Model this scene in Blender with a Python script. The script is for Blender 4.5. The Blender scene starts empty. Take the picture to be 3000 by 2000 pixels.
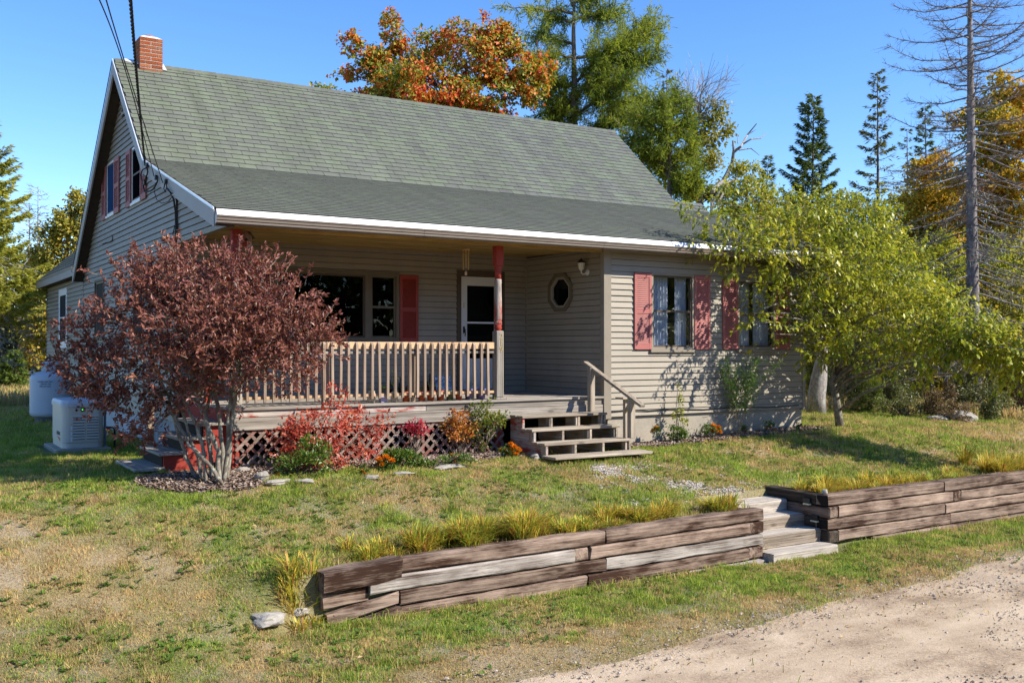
import bpy, math, random
import numpy as np
from mathutils import Vector, Matrix

# ------------------------------------------------------------------ camera, sky, sun, exposure
SC = bpy.context.scene
COL = SC.collection
CAM = np.array([-10.1779, -15.6475, 0.808])
YAW, PITCH, FPX = 0.5626, 0.0053, 2954.17
cam_data = bpy.data.cameras.new("camera")
cam_data.sensor_width = 36.0
cam_data.lens = FPX / 3000 * 36.0
cam_data.clip_start = 0.1
cam_data.clip_end = 2000
cam = bpy.data.objects.new("camera", cam_data)
cam.location = CAM
cam.rotation_euler = (math.pi / 2 + PITCH, 0, -YAW)
COL.objects.link(cam)
SC.camera = cam

SUN_TO = np.array([0.86, -1.0, 1.0]); SUN_TO = SUN_TO / np.linalg.norm(SUN_TO)
SUN_EL = math.asin(SUN_TO[2]); SUN_AZ = math.atan2(SUN_TO[0], SUN_TO[1])
world = bpy.data.worlds.new("World"); SC.world = world; world.use_nodes = True
wn = world.node_tree; wn.nodes.clear()
sky = wn.nodes.new("ShaderNodeTexSky"); sky.sky_type = 'NISHITA'; sky.sun_disc = False
sky.sun_elevation = SUN_EL; sky.sun_rotation = SUN_AZ
sky.altitude = 1200; sky.air_density = 1.0; sky.dust_density = 0.05; sky.ozone_density = 3.0
hsv = wn.nodes.new("ShaderNodeHueSaturation"); hsv.inputs['Saturation'].default_value = 1.22; hsv.inputs['Hue'].default_value = 0.507
bg = wn.nodes.new("ShaderNodeBackground"); bg.inputs['Strength'].default_value = 0.15
wo = wn.nodes.new("ShaderNodeOutputWorld")
wn.links.new(sky.outputs[0], hsv.inputs['Color']); wn.links.new(hsv.outputs[0], bg.inputs['Color'])
wn.links.new(bg.outputs[0], wo.inputs['Surface'])
sun_d = bpy.data.lights.new("sun", 'SUN'); sun_d.energy = 4.9; sun_d.angle = math.radians(0.53); sun_d.color = (1.0, 0.935, 0.81)
sun = bpy.data.objects.new("sun", sun_d); sun.rotation_euler = Vector(SUN_TO).to_track_quat('Z', 'Y').to_euler()
sun.location = (20, -25, 25); COL.objects.link(sun)
SC.view_settings.view_transform = 'Standard'; SC.view_settings.look = 'None'
SC.view_settings.exposure = 0.82; SC.view_settings.gamma = 1.0; SC.view_settings.use_curve_mapping = False
SC.cycles.max_bounces = 8; SC.cycles.transparent_max_bounces = 12
SC.cycles.diffuse_bounces = 4; SC.cycles.caustics_reflective = False; SC.cycles.caustics_refractive = False

_f = np.array([math.sin(YAW) * math.cos(PITCH), math.cos(YAW) * math.cos(PITCH), math.sin(PITCH)])
_r = np.array([math.cos(YAW), -math.sin(YAW), 0.0]); _u = np.cross(_r, _f)
def at(px, py, depth):
    """surveyed point: photo pixel (3000 wide) at a distance along the view"""
    return CAM + (_f + _r * (px - 1500) / FPX + _u * (1000 - py) / FPX) * depth
def depth_of(P):
    return (np.asarray(P) - CAM) @ _f
# ------------------------------------------------------------------ helpers
RNG = np.random.default_rng(7)
random.seed(7)

_VN = {}
def vnoise(x, y, scale, seed=0):
    """smooth value noise in 0..1 on numpy arrays"""
    if seed not in _VN: _VN[seed] = np.random.default_rng(1000 + seed).random((256, 256))
    g = _VN[seed]
    x = np.asarray(x, float) / scale + 500.37; y = np.asarray(y, float) / scale + 500.73
    xi = np.floor(x).astype(int); yi = np.floor(y).astype(int)
    fx = x - xi; fy = y - yi
    fx = fx * fx * (3 - 2 * fx); fy = fy * fy * (3 - 2 * fy)
    a = g[xi % 256, yi % 256]; b = g[(xi + 1) % 256, yi % 256]
    c = g[xi % 256, (yi + 1) % 256]; d = g[(xi + 1) % 256, (yi + 1) % 256]
    return (a * (1 - fx) + b * fx) * (1 - fy) + (c * (1 - fx) + d * fx) * fy

def fbm(x, y, scale, seed=0, octs=3):
    s = 0; amp = 1; tot = 0
    for i in range(octs):
        s = s + amp * vnoise(x, y, scale / 2 ** i, seed + i * 17); tot += amp; amp *= 0.55
    return s / tot

def sstep(t):
    t = np.clip(t, 0, 1); return t * t * (3 - 2 * t)

WLOC = {}
def put(o, parent=None, M=None):
    """link an object with world matrix M under a parent whose own placement is a translation"""
    COL.objects.link(o)
    M = Matrix.Identity(4) if M is None else M
    if parent is not None:
        o.parent = parent
        o.matrix_parent_inverse = WLOC[parent.name].inverted()
    o.matrix_basis = M
    WLOC[o.name] = M.copy()
    return o

def tag(o, label=None, cat=None, group=None, kind=None):
    if label: o["label"] = label
    if cat: o["category"] = cat
    if group: o["group"] = group
    if kind: o["kind"] = kind
    return o

def thing(name, label, cat, loc=(0, 0, 0), group=None):
    o = bpy.data.objects.new(name, None); o.empty_display_size = 0.2
    put(o, None, Matrix.Translation(Vector([float(c) for c in loc])))
    return tag(o, label, cat, group)

def part(name, parent, loc=(0, 0, 0)):
    o = bpy.data.objects.new(name, None); o.empty_display_size = 0.1
    return put(o, parent, Matrix.Translation(Vector([float(c) for c in loc])))

def np_mesh(name, V, F, mat=None, smooth=False, uv=None, col=None):
    """V (n,3); F (m,3) or (m,4) int array, or list of polygons"""
    me = bpy.data.meshes.new(name)
    V = np.asarray(V, np.float32)
    if isinstance(F, np.ndarray):
        m, k = F.shape
        me.vertices.add(len(V)); me.vertices.foreach_set("co", V.ravel())
        me.loops.add(m * k); me.loops.foreach_set("vertex_index", F.astype(np.int32).ravel())
        me.polygons.add(m)
        me.polygons.foreach_set("loop_start", np.arange(0, m * k, k, dtype=np.int32))
        me.polygons.foreach_set("loop_total", np.full(m, k, np.int32))
        me.update(calc_edges=True)
    else:
        me.from_pydata(V.tolist(), [], F); me.update()
    me.polygons.foreach_set("use_smooth", np.full(len(me.polygons), bool(smooth)))
    if col is not None:
        ca = me.color_attributes.new("Col", 'FLOAT_COLOR', 'POINT')
        c4 = np.ones((len(V), 4), np.float32); c4[:, :3] = col
        ca.data.foreach_set("color", c4.ravel())
    if mat is not None: me.materials.append(mat)
    return me

def add(name, me, parent=None, M=None):
    return put(bpy.data.objects.new(name, me), parent, M)

class MB:
    """collects simple solids into one mesh"""
    def __init__(s): s.v = []; s.f = []
    def _add(s, vs, fs):
        b = len(s.v); s.v += [tuple(map(float, p)) for p in vs]; s.f += [tuple(b + i for i in f) for f in fs]
        return s
    def box(s, x0, y0, z0, x1, y1, z1):
        if x0 > x1: x0, x1 = x1, x0
        if y0 > y1: y0, y1 = y1, y0
        if z0 > z1: z0, z1 = z1, z0
        return s._add([(x0,y0,z0),(x1,y0,z0),(x1,y1,z0),(x0,y1,z0),(x0,y0,z1),(x1,y0,z1),(x1,y1,z1),(x0,y1,z1)],
                      [(0,3,2,1),(4,5,6,7),(0,1,5,4),(1,2,6,5),(2,3,7,6),(3,0,4,7)])
    def hexa(s, p):
        return s._add(p, [(0,3,2,1),(4,5,6,7),(0,1,5,4),(1,2,6,5),(2,3,7,6),(3,0,4,7)])
    def obox(s, c, ax, h):
        c = np.asarray(c, float); A = [np.asarray(a, float) * k for a, k in zip(ax, h)]
        P = [c + i * A[0] + j * A[1] + k * A[2] for k in (-1, 1) for i, j in ((-1,-1),(1,-1),(1,1),(-1,1))]
        return s.hexa(P)
    def beam(s, p, q, w, h, up=(0, 0, 1)):
        p = np.asarray(p, float); q = np.asarray(q, float); d = q - p; L = np.linalg.norm(d); d /= L
        u = np.asarray(up, float); r = np.cross(d, u); r /= np.linalg.norm(r); u = np.cross(r, d)
        return s.obox((p + q) / 2, (d, r, u), (L / 2, w / 2, h / 2))
    def chbox(s, x0, y0, z0, x1, y1, z1, b=0.008, jit=0.0):
        """box with chamfered edges, corners slightly uneven"""
        c = np.array([(x0+x1)/2, (y0+y1)/2, (z0+z1)/2]); h = np.abs(np.array([x1-x0, y1-y0, z1-z0])) / 2
        vs = []; idx = {}
        for sx in (-1, 1):
            for sy in (-1, 1):
                for sz in (-1, 1):
                    sg = np.array([sx, sy, sz]); j = (RNG.random(3) - .5) * 2 * jit
                    for k in range(3):
                        o = h - b; o[k] = h[k]
                        idx[(sx, sy, sz, k)] = len(vs); vs.append(c + sg * o + j)
        fs = []
        for k in range(3):
            i, j = [(1, 2), (2, 0), (0, 1)][k]
            for sg in (-1, 1):
                q = []
                for a, bb in ((-1,-1),(1,-1),(1,1),(-1,1)):
                    t = [0,0,0]; t[k] = sg; t[i] = a; t[j] = bb; q.append(idx[(*t, k)])
                fs.append(tuple(q if sg > 0 else q[::-1]))
        for k in range(3):
            i, j = [(1, 2), (2, 0), (0, 1)][k]
            for a in (-1, 1):
                for bb in (-1, 1):
                    t0 = [0,0,0]; t0[k] = -1; t0[i] = a; t0[j] = bb; t1 = list(t0); t1[k] = 1
                    q = (idx[(*t0, i)], idx[(*t1, i)], idx[(*t1, j)], idx[(*t0, j)])
                    fs.append(q if a * bb < 0 else q[::-1])
        for sx in (-1, 1):
            for sy in (-1, 1):
                for sz in (-1, 1):
                    q = tuple(idx[(sx, sy, sz, k)] for k in range(3))
                    fs.append(q if sx * sy * sz > 0 else q[::-1])
        return s._add(vs, fs)
    def tube(s, path, rad, n=6, cap=True):
        P = np.asarray(path, float); m = len(P); rad = np.full(m, rad) if np.isscalar(rad) else np.asarray(rad)
        T = np.gradient(P, axis=0); T /= np.linalg.norm(T, axis=1)[:, None] + 1e-9
        ref = np.array([0, 0, 1.0]) if abs(T[0][2]) < .9 else np.array([1.0, 0, 0])
        vs = []
        for i in range(m):
            a = np.cross(T[i], ref); a /= np.linalg.norm(a) + 1e-9; b = np.cross(T[i], a); ref = np.cross(a, T[i])
            for k in range(n):
                t = 2 * math.pi * k / n; vs.append(P[i] + rad[i] * (math.cos(t) * a + math.sin(t) * b))
        fs = [(i*n+k, i*n+(k+1)%n, (i+1)*n+(k+1)%n, (i+1)*n+k) for i in range(m-1) for k in range(n)]
        if cap: fs += [tuple(range(n))[::-1], tuple((m-1)*n + k for k in range(n))]
        return s._add(vs, fs)
    def lathe(s, prof, c=(0, 0, 0), n=16):
        vs = [(c[0]+r*math.cos(2*math.pi*k/n), c[1]+r*math.sin(2*math.pi*k/n), c[2]+z) for r, z in prof for k in range(n)]
        m = len(prof)
        fs = [(i*n+k, i*n+(k+1)%n, (i+1)*n+(k+1)%n, (i+1)*n+k) for i in range(m-1) for k in range(n)]
        fs += [tuple(range(n))[::-1], tuple((m-1)*n+k for k in range(n))]
        return s._add(vs, fs)
    def prism(s, pts, ext):
        n = len(pts); e = np.asarray(ext, float)
        vs = [np.asarray(p, float) for p in pts] + [np.asarray(p, float) + e for p in pts]
        return s._add(vs, [tuple(range(n))[::-1], tuple(range(n, 2*n))] + [(i, (i+1)%n, n+(i+1)%n, n+i) for i in range(n)])
    def mesh(s, name, mat, smooth=False):
        me = bpy.data.meshes.new(name); me.from_pydata(s.v, [], s.f); me.update()
        if mat is not None: me.materials.append(mat)
        if smooth: me.polygons.foreach_set("use_smooth", np.ones(len(me.polygons), bool))
        return me
    def build(s, name, mat, parent=None, smooth=False):
        return add(name, s.mesh(name, mat, smooth), parent)

# ------------------------------------------------------------------ materials
def newmat(name):
    m = bpy.data.materials.new(name); m.use_nodes = True; nt = m.node_tree; nt.nodes.clear()
    out = nt.nodes.new("ShaderNodeOutputMaterial")
    return m, nt, out
def node(nt, t, **k):
    n = nt.nodes.new("ShaderNode" + t)
    for a, b in k.items():
        if hasattr(n, a) and a not in n.inputs: setattr(n, a, b)
        else:
            s = n.inputs[a.replace('_', ' ')] if a.replace('_', ' ') in n.inputs else n.inputs[a]
            if isinstance(b, bpy.types.NodeSocket): nt.links.new(b, s)
            else: s.default_value = b
    return n
def ramp(nt, fac, stops):
    r = nt.nodes.new("ShaderNodeValToRGB"); nt.links.new(fac, r.inputs[0]); e = r.color_ramp.elements
    while len(e) < len(stops): e.new(0.5)
    for el, (p, c) in zip(e, stops):
        el.position = p; el.color = (*c, 1) if len(c) == 3 else c
    return r.outputs[0]
def math_(nt, op, a, b=0.0):
    n = nt.nodes.new("ShaderNodeMath"); n.operation = op
    for i, v in enumerate((a, b)):
        if isinstance(v, bpy.types.NodeSocket): nt.links.new(v, n.inputs[i])
        else: n.inputs[i].default_value = v
    return n.outputs[0]
def mixc(nt, fac, a, b, mode='MIX'):
    n = nt.nodes.new("ShaderNodeMix"); n.data_type = 'RGBA'; n.blend_type = mode
    for i, v in ((0, fac), (6, a), (7, b)):
        if isinstance(v, bpy.types.NodeSocket): nt.links.new(v, n.inputs[i])
        else: n.inputs[i].default_value = v if i == 0 else ((*v, 1) if len(v) == 3 else v)
    return n.outputs[2]
def coord(nt, scale=(1, 1, 1), world_=True):
    if world_:
        o = node(nt, "NewGeometry").outputs['Position']
    else:
        o = node(nt, "TexCoord").outputs['Object']
    mp = node(nt, "Mapping"); mp.inputs['Scale'].default_value = scale; nt.links.new(o, mp.inputs[0])
    return mp.outputs[0]
def noise(nt, vec, scale, detail=3, rough=.55):
    n = node(nt, "TexNoise"); n.inputs['Scale'].default_value = scale; n.inputs['Detail'].default_value = detail
    n.inputs['Roughness'].default_value = rough; nt.links.new(vec, n.inputs['Vector']); return n.outputs['Fac']
def bump(nt, h, strength=.3, dist=.01):
    b = node(nt, "Bump"); b.inputs['Strength'].default_value = strength; b.inputs['Distance'].default_value = dist
    nt.links.new(h, b.inputs['Height']); return b.outputs[0]
def finish(nt, out, col, rough=.7, spec=.3, normal=None, metal=0.0):
    p = node(nt, "BsdfPrincipled")
    for k, v in (('Base Color', col), ('Roughness', rough), ('Metallic', metal), ('Specular IOR Level', spec)):
        if isinstance(v, bpy.types.NodeSocket): nt.links.new(v, p.inputs[k])
        else: p.inputs[k].default_value = (*v, 1) if k == 'Base Color' else v
    if normal is not None: nt.links.new(normal, p.inputs['Normal'])
    nt.links.new(p.outputs[0], out.inputs[0]); return p
def objrand(nt): return node(nt, "ObjectInfo").outputs['Random']
def island(nt): return node(nt, "NewGeometry").outputs['Random Per Island']

def plain(name, c, rough=.6, spec=.3, var=.12, scale=6, metal=0, bmp=.08, objvar=0.0, dirt=None):
    """paint, plastic, plaster: soft blotches, faint relief, optional per-object shift"""
    m, nt, out = newmat(name); v = coord(nt)
    n = noise(nt, v, scale, 4); n2 = noise(nt, v, scale * 9, 3)
    f = math_(nt, 'ADD', math_(nt, 'MULTIPLY', n, .65), math_(nt, 'MULTIPLY', n2, .35))
    c0 = tuple(x * (1 - var) for x in c); c1 = tuple(min(1, x * (1 + var)) for x in c)
    col = ramp(nt, f, [(.3, c0), (.7, c1)])
    if objvar:
        k = math_(nt, 'ADD', math_(nt, 'MULTIPLY', objrand(nt), 2 * objvar), 1 - objvar)
        col = mixc(nt, 1.0, col, k, 'MULTIPLY')
    if dirt:
        d = ramp(nt, noise(nt, coord(nt, (1, 1, .35)), 3.2, 5, .65), [(.5, (0, 0, 0)), (.72, (1, 1, 1))])
        col = mixc(nt, math_(nt, 'MULTIPLY', d, dirt[3]), col, dirt[:3])
    finish(nt, out, col, rough, spec, bump(nt, n2, bmp, .004), metal); return m

def wood(name, dark, light, axis='x', rough=.85, grain=1.0, paint=None, paint_amt=.5, objvar=.22, bmp=.6, knots=True, patch=.1, stops=(.38, .53, .66)):
    """weathered board: streaks along the axis, cracks, knots, optional flaking paint"""
    m, nt, out = newmat(name)
    s = {'x': (1, 14, 14), 'y': (14, 1, 14), 'z': (14, 14, 1)}[axis]; st_ = {'x': (.32, 14, 14), 'y': (14, .32, 14), 'z': (14, 14, .32)}[axis]
    shift = node(nt, "VectorMath"); shift.operation = 'ADD'
    rnd = node(nt, "CombineXYZ"); r = objrand(nt)
    for i in range(3): nt.links.new(math_(nt, 'MULTIPLY', r, 17.0 + 9 * i), rnd.inputs[i])
    nt.links.new(node(nt, "NewGeometry").outputs['Position'], shift.inputs[0]); nt.links.new(rnd.outputs[0], shift.inputs[1])
    def mapped(sc):
        mp = node(nt, "Mapping"); mp.inputs['Scale'].default_value = sc; nt.links.new(shift.outputs[0], mp.inputs[0]); return mp.outputs[0]
    g = noise(nt, mapped(tuple(a * grain for a in st_)), 2.2, 5, .65)
    fine = noise(nt, mapped(tuple(a * 2.5 * grain if a > 1 else a * 1.2 for a in st_)), 4.0, 4, .6)
    big = noise(nt, mapped(tuple(1.0 if a == 1 else 2.6 for a in s)), 1.7, 4, .6)
    f = math_(nt, 'ADD', math_(nt, 'MULTIPLY', g, .6 - patch * .3), math_(nt, 'MULTIPLY', fine, .25)); f = math_(nt, 'ADD', f, math_(nt, 'MULTIPLY', big, .2 + patch * .35))
    mid = tuple((a + b) / 2 for a, b in zip(dark, light))
    col = ramp(nt, f, [(stops[0], dark), (stops[1], mid), (stops[2], light)])
    k = math_(nt, 'ADD', math_(nt, 'MULTIPLY', r, 2 * objvar), 1 - objvar)
    col = mixc(nt, 1.0, col, k, 'MULTIPLY')
    crack = ramp(nt, fine, [(.33, (1, 1, 1)), (.40, (0, 0, 0))])
    col = mixc(nt, math_(nt, 'MULTIPLY', crack, .75), col, tuple(a * .28 for a in dark))
    if knots:
        vo = node(nt, "TexVoronoi"); vo.inputs['Scale'].default_value = 2.1
        nt.links.new(mapped(tuple(.7 if a == 1 else 2.2 for a in s)), vo.inputs['Vector'])
        kn = ramp(nt, vo.outputs['Distance'], [(.05, (1, 1, 1)), (.13, (0, 0, 0))])
        col = mixc(nt, math_(nt, 'MULTIPLY', kn, .6), col, tuple(a * .45 for a in dark))
    if paint:
        pn = noise(nt, mapped(tuple(2.4 if a > 1 else .8 for a in s)), 2.2, 6, .7)
        pm = ramp(nt, pn, [(max(0, .5 - .32 * (paint_amt - .5) * 2 - .05), (0, 0, 0)), (.5 - .32 * (paint_amt - .5) * 2 + .05, (1, 1, 1))])
        col = mixc(nt, pm, col, mixc(nt, fine, tuple(a * .75 for a in paint), paint))
    finish(nt, out, col, rough, .2, bump(nt, math_(nt, 'ADD', g, math_(nt, 'MULTIPLY', fine, .7)), bmp, .006)); return m

def leafmat(name, stops, nscale=.8, nw=.5, rough=.45, spec=.35, trans=.35):
    """leaves: every leaf an island with its own tint, tints drift through the crown"""
    m, nt, out = newmat(name)
    n = noise(nt, coord(nt), nscale, 3)
    n = math_(nt, 'ADD', math_(nt, 'MULTIPLY', math_(nt, 'SUBTRACT', n, .5), 2.0), .5)
    f = math_(nt, 'ADD', math_(nt, 'MULTIPLY', n, nw), math_(nt, 'MULTIPLY', island(nt), 1 - nw))
    col = ramp(nt, f, stops)
    p = node(nt, "BsdfPrincipled"); nt.links.new(col, p.inputs['Base Color'])
    p.inputs['Roughness'].default_value = rough; p.inputs['Specular IOR Level'].default_value = spec
    t = node(nt, "BsdfTranslucent"); nt.links.new(mixc(nt, 1.0, col, (1.25, 1.2, .7), 'MULTIPLY'), t.inputs['Color'])
    mx = node(nt, "MixShader"); mx.inputs[0].default_value = trans
    nt.links.new(p.outputs[0], mx.inputs[1]); nt.links.new(t.outputs[0], mx.inputs[2]); nt.links.new(mx.outputs[0], out.inputs[0])
    return m

def bark(name, c0, c1, scale=9, lichen=None):
    m, nt, out = newmat(name); v = coord(nt, (1, 1, .35)); n = noise(nt, v, scale, 6, .65)
    col = ramp(nt, n, [(.3, c0), (.7, c1)])
    if lichen:
        l = ramp(nt, noise(nt, coord(nt), 14, 4, .6), [(.52, (0, 0, 0)), (.62, (1, 1, 1))]); col = mixc(nt, math_(nt, 'MULTIPLY', l, .7), col, lichen)
    finish(nt, out, col, .9, .15, bump(nt, n, .8, .02)); return m

def attrmat(name, rough=.75, spec=.2, trans=0.0, fine=None, bmp=0.0, spec_noise=None):
    """base colour from the mesh's own colour data times fine grain"""
    m, nt, out = newmat(name); a = node(nt, "VertexColor"); a.layer_name = "Col"; col = a.outputs[0]; nrm = None
    if fine:
        n = noise(nt, coord(nt), fine[0], 5, .7)
        col = mixc(nt, 1.0, col, ramp(nt, n, [(.25, (1 - fine[1],) * 3), (.75, (1 + fine[1],) * 3)]), 'MULTIPLY')
        if bmp: nrm = bump(nt, n, bmp, .03)
    p = finish(nt, out, col, rough, spec, nrm)
    if trans:
        t = node(nt, "BsdfTranslucent"); nt.links.new(col, t.inputs[0]); mx = node(nt, "MixShader"); mx.inputs[0].default_value = trans
        nt.links.new(p.outputs[0], mx.inputs[1]); nt.links.new(t.outputs[0], mx.inputs[2]); nt.links.new(mx.outputs[0], out.inputs[0])
    return m

def glassmat(name, tint=(.9, .95, 1.0), refl=1.0, screen=1.0):
    m, nt, out = newmat(name)
    ge = node(nt, "NewGeometry"); dt = node(nt, "VectorMath"); dt.operation = 'DOT_PRODUCT'; nt.links.new(ge.outputs['Normal'], dt.inputs[0]); nt.links.new(ge.outputs['Incoming'], dt.inputs[1])
    fz = math_(nt, 'ADD', math_(nt, 'MULTIPLY', math_(nt, 'POWER', math_(nt, 'SUBTRACT', 1.0, math_(nt, 'ABSOLUTE', dt.outputs['Value'])), 5.0), .96), .04)
    tr = node(nt, "BsdfTransparent"); tr.inputs[0].default_value = (*tint, 1)
    gl = node(nt, "BsdfGlossy"); gl.inputs['Roughness'].default_value = .015; gl.inputs['Color'].default_value = (refl, refl, refl, 1)
    bn = bump(nt, noise(nt, coord(nt), 1.3, 2), .06, .02); nt.links.new(bn, gl.inputs['Normal'])
    mx = node(nt, "MixShader"); nt.links.new(math_(nt, 'MULTIPLY', fz, screen), mx.inputs[0]); nt.links.new(tr.outputs[0], mx.inputs[1]); nt.links.new(gl.outputs[0], mx.inputs[2])
    nt.links.new(mx.outputs[0], out.inputs[0]); return m

SIDING = plain("siding_vinyl", (.292, .254, .200), .55, .3, .07, 2.5, objvar=.06, dirt=(.20, .18, .14, .25))
TRIM = plain("trim_taupe", (.235, .20, .155), .55, .3, .08, 4)
OLIVE = plain("olive_frame", (.135, .108, .072), .55, .3, .1, 5)
BROWN = plain("brown_frame", (.085, .06, .04), .6, .3, .15, 6)
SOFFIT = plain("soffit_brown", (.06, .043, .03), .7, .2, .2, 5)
RAKE = plain("rake_paint", (.36, .335, .31), .6, .3, .08, 3, dirt=(.4, .36, .3, .2))
WHITE = plain("white_paint", (.80, .80, .79), .45, .4, .05, 4, dirt=(.55, .53, .5, .15))
DOORW = plain("door_white", (.60, .60, .60), .4, .4, .05, 4)
REDSH = plain("shutter_red", (.345, .118, .105), .6, .25, .16, 3, objvar=.08)
REDPO = plain("shutter_deep_red", (.27, .035, .024), .5, .35, .10, 3)
GUTTER = plain("gutter_tan", (.17, .135, .105), .35, .5, .1, 4, dirt=(.10, .08, .06, .3))
CONC = plain("concrete", (.33, .29, .235), .9, .15, .2, 3, bmp=.4, dirt=(.3, .26, .2, .35))
SKIRT = plain("skirt_paint", (.45, .45, .46), .8, .2, .15, 5, bmp=.4, dirt=(.35, .33, .3, .4))
METALF = plain("flashing_metal", (.72, .72, .73), .35, .5, .12, 5, metal=.3, bmp=.3)
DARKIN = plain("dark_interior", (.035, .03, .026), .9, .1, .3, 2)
ROOMW = plain("room_wall", (.30, .29, .28), .9, .1, .1, 2)
CURTAIN = plain("curtain_white", (.50, .51, .54), .9, .1, .05, 2)
SHEATH = plain("sheathing_shadow", (.055, .048, .04), .9, .1, .1)  # near-black stands in for the shade in the slits between siding boards
SCREEN = plain("insect_screen", (.075, .08, .085), .6, .3, .2, 30)
BLACK = plain("black_plastic", (.015, .015, .016), .5, .4, .2, 8)
GLASS = glassmat("window_glass", (.86, .89, .92))
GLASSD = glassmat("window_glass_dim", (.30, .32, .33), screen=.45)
CEIL = wood("porch_ceiling_ply", (.15, .088, .028), (.50, .34, .12), 'x', .8, .35, knots=False, objvar=.08, bmp=.15)
W_GREY = {a: wood("weathered_wood_" + a, (.12, .098, .08), (.43, .385, .33), a) for a in 'xyz'}
W_STEP = {a: wood("step_wood_" + a, (.13, .10, .07), (.46, .39, .31), a) for a in 'xyz'}
W_NEW = wood("new_wood_x", (.40, .25, .13), (.62, .43, .26), 'x', .7, objvar=.1)
W_BAL = wood("baluster_wood", (.17, .11, .075), (.43, .33, .25), 'z', objvar=.15)
W_RED = {a: wood("red_flaking_wood_" + a, (.20, .16, .14), (.48, .43, .38), a, paint=(.33, .06, .04), paint_amt=.45) for a in 'xyz'}
W_REDF = {a: wood("red_painted_wood_" + a, (.20, .15, .12), (.45, .38, .33), a, paint=(.33, .05, .035), paint_amt=.8) for a in 'xyz'}
W_LAT = wood("lattice_wood", (.12, .085, .07), (.32, .25, .21), 'x', paint=(.23, .075, .055), paint_amt=.42, objvar=.3)
TIMBER = {a: wood("timber_" + a, (.042, .019, .011), (.36, .265, .205), a, .9, .8, objvar=.2, bmp=1.0, patch=.9, stops=(.48, .575, .69)) for a in 'xyz'}
TIMBERP = wood("pale_timber_x", (.09, .062, .047), (.47, .42, .375), 'x', .9, .8, objvar=.12, bmp=.9, patch=.5, stops=(.42, .52, .63))
# ------------------------------------------------------------------ terrain
def upper_z(x, y):
    a = -.82 + .03 * np.clip(x - 1, 0, 4) - .02 * np.clip(x - 6, 0, 12)
    t = sstep((-2.9 - y) / 3.5)
    return a * (1 - t) + (-1.31 + .0125 * x) * t
def lower_z(x, y):
    return -1.915 + .010 * np.clip(-.6 - x, 0, 6) + .05 * sstep((x - .6) / .5) - .02 * np.clip(-6.5 - y, 0, 2.2)
def ground_z(x, y):
    x = np.asarray(x, float); y = np.asarray(y, float)
    w = .05 + 3.4 * sstep((-6.62 - x) / 1.5)
    yc = -6.385 - .1 * sstep((-6.6 - x) / 1.5)
    gap = (x > -.68) & (x < .67)
    yc = np.where(gap, -5.42, yc)
    s = sstep((y - (yc - w / 2)) / w)
    z = lower_z(x, y) * (1 - s) + upper_z(x, y) * s
    return z + .03 * (fbm(x, y, 1.6, 3) - .5) * np.where(gap & (y < -5.2), 0, 1)
def gz(x, y): return float(ground_z(x, y))
def on(px, py, zguess=None):
    """point where the view through a photo pixel meets the terrain"""
    d = at(px, py, 1.0) - CAM; t = np.arange(4, 120, .05)
    k = np.where(CAM[2] + d[2] * t < ground_z(CAM[0] + d[0] * t, CAM[1] + d[1] * t))[0]
    return CAM + d * (t[k[0]] if len(k) else 60.0)

def dryness(x, y):
    """0 lush .. 1 straw and bare soil"""
    n = fbm(x, y, 1.1, 40, 4); n2 = fbm(x, y, .35, 60, 2)
    base = np.full(np.shape(x), .38)
    base = base + .27 * sstep((-6.1 - x) / 2.0) * sstep((-3.6 - y) / 2.0)      # worn slope at the left
    strip = sstep((-6.4 - y) / .2) * sstep((x + 7.0) / 1.2)
    base = base * (1 - strip) + strip * (.12 + .75 * sstep((-7.15 - y) / 1.0))
    base = base + .12 * sstep((x - 4) / 5) * sstep((-1.5 - y) / 3)
    base = base - .10 * sstep((y + 4.2) / 1.5)
    return np.clip(base + (n - .5) * 1.3 + (n2 - .5) * 1.1, 0, 1)

PATH = [(-1.2, -4.1, .55), (-1.0, -4.6, .45), (-.6, -5.0, .5), (-.25, -5.4, .5), (-.05, -5.7, .5)]
def pathness(x, y):
    m = np.zeros(np.shape(x))
    for px, py, r in PATH:
        m = np.maximum(m, 1 - np.hypot((x - px), (y - py) * 1.3) / (r * .95))
    return np.clip(m + (fbm(x, y, .3, 77) - .5) * 1.5, 0, 1)

def bed_mask(x, y):
    """mulch beds along the porch, the wing and under the red shrub"""
    w = (fbm(x, y, .5, 88) - .5) * .35
    a = (x > -6.6) & (x < -2.0) & (y < -2.4) & (y > -3.15 + w)
    b = (x > -.2) & (x < 4.75) & (y < -2.3) & (y > -3.0 + w)
    c = np.hypot((x + 6.7) / .85, (y + 3.1) / .62) < 1 + w
    return a | b | c

def axis_lines(lo, hi, fine_lo, fine_hi, step, extra=()):
    L = list(np.arange(fine_lo, fine_hi + 1e-6, step)); k = step; p = fine_hi
    while p < hi: k *= 1.35; p = min(hi, p + k); L.append(p)
    k = step; p = fine_lo
    while p > lo: k *= 1.35; p = max(lo, p - k); L.append(p)
    return np.array(sorted(set([round(v, 4) for v in L] + list(extra))))
def grid_mesh(name, xs, ys, zf, mat, colf=None, smooth=True):
    X, Y = np.meshgrid(xs, ys, indexing='ij'); Z = zf(X, Y); V = np.stack([X, Y, Z], -1).reshape(-1, 3)
    n, m = len(xs), len(ys); i = np.arange(n - 1)[:, None] * m + np.arange(m - 1)[None, :]
    F = np.stack([i, i + m, i + m + 1, i + 1], -1).reshape(-1, 4)
    return np_mesh(name, V, F, mat, smooth, col=None if colf is None else colf(V[:, 0], V[:, 1]))
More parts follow.
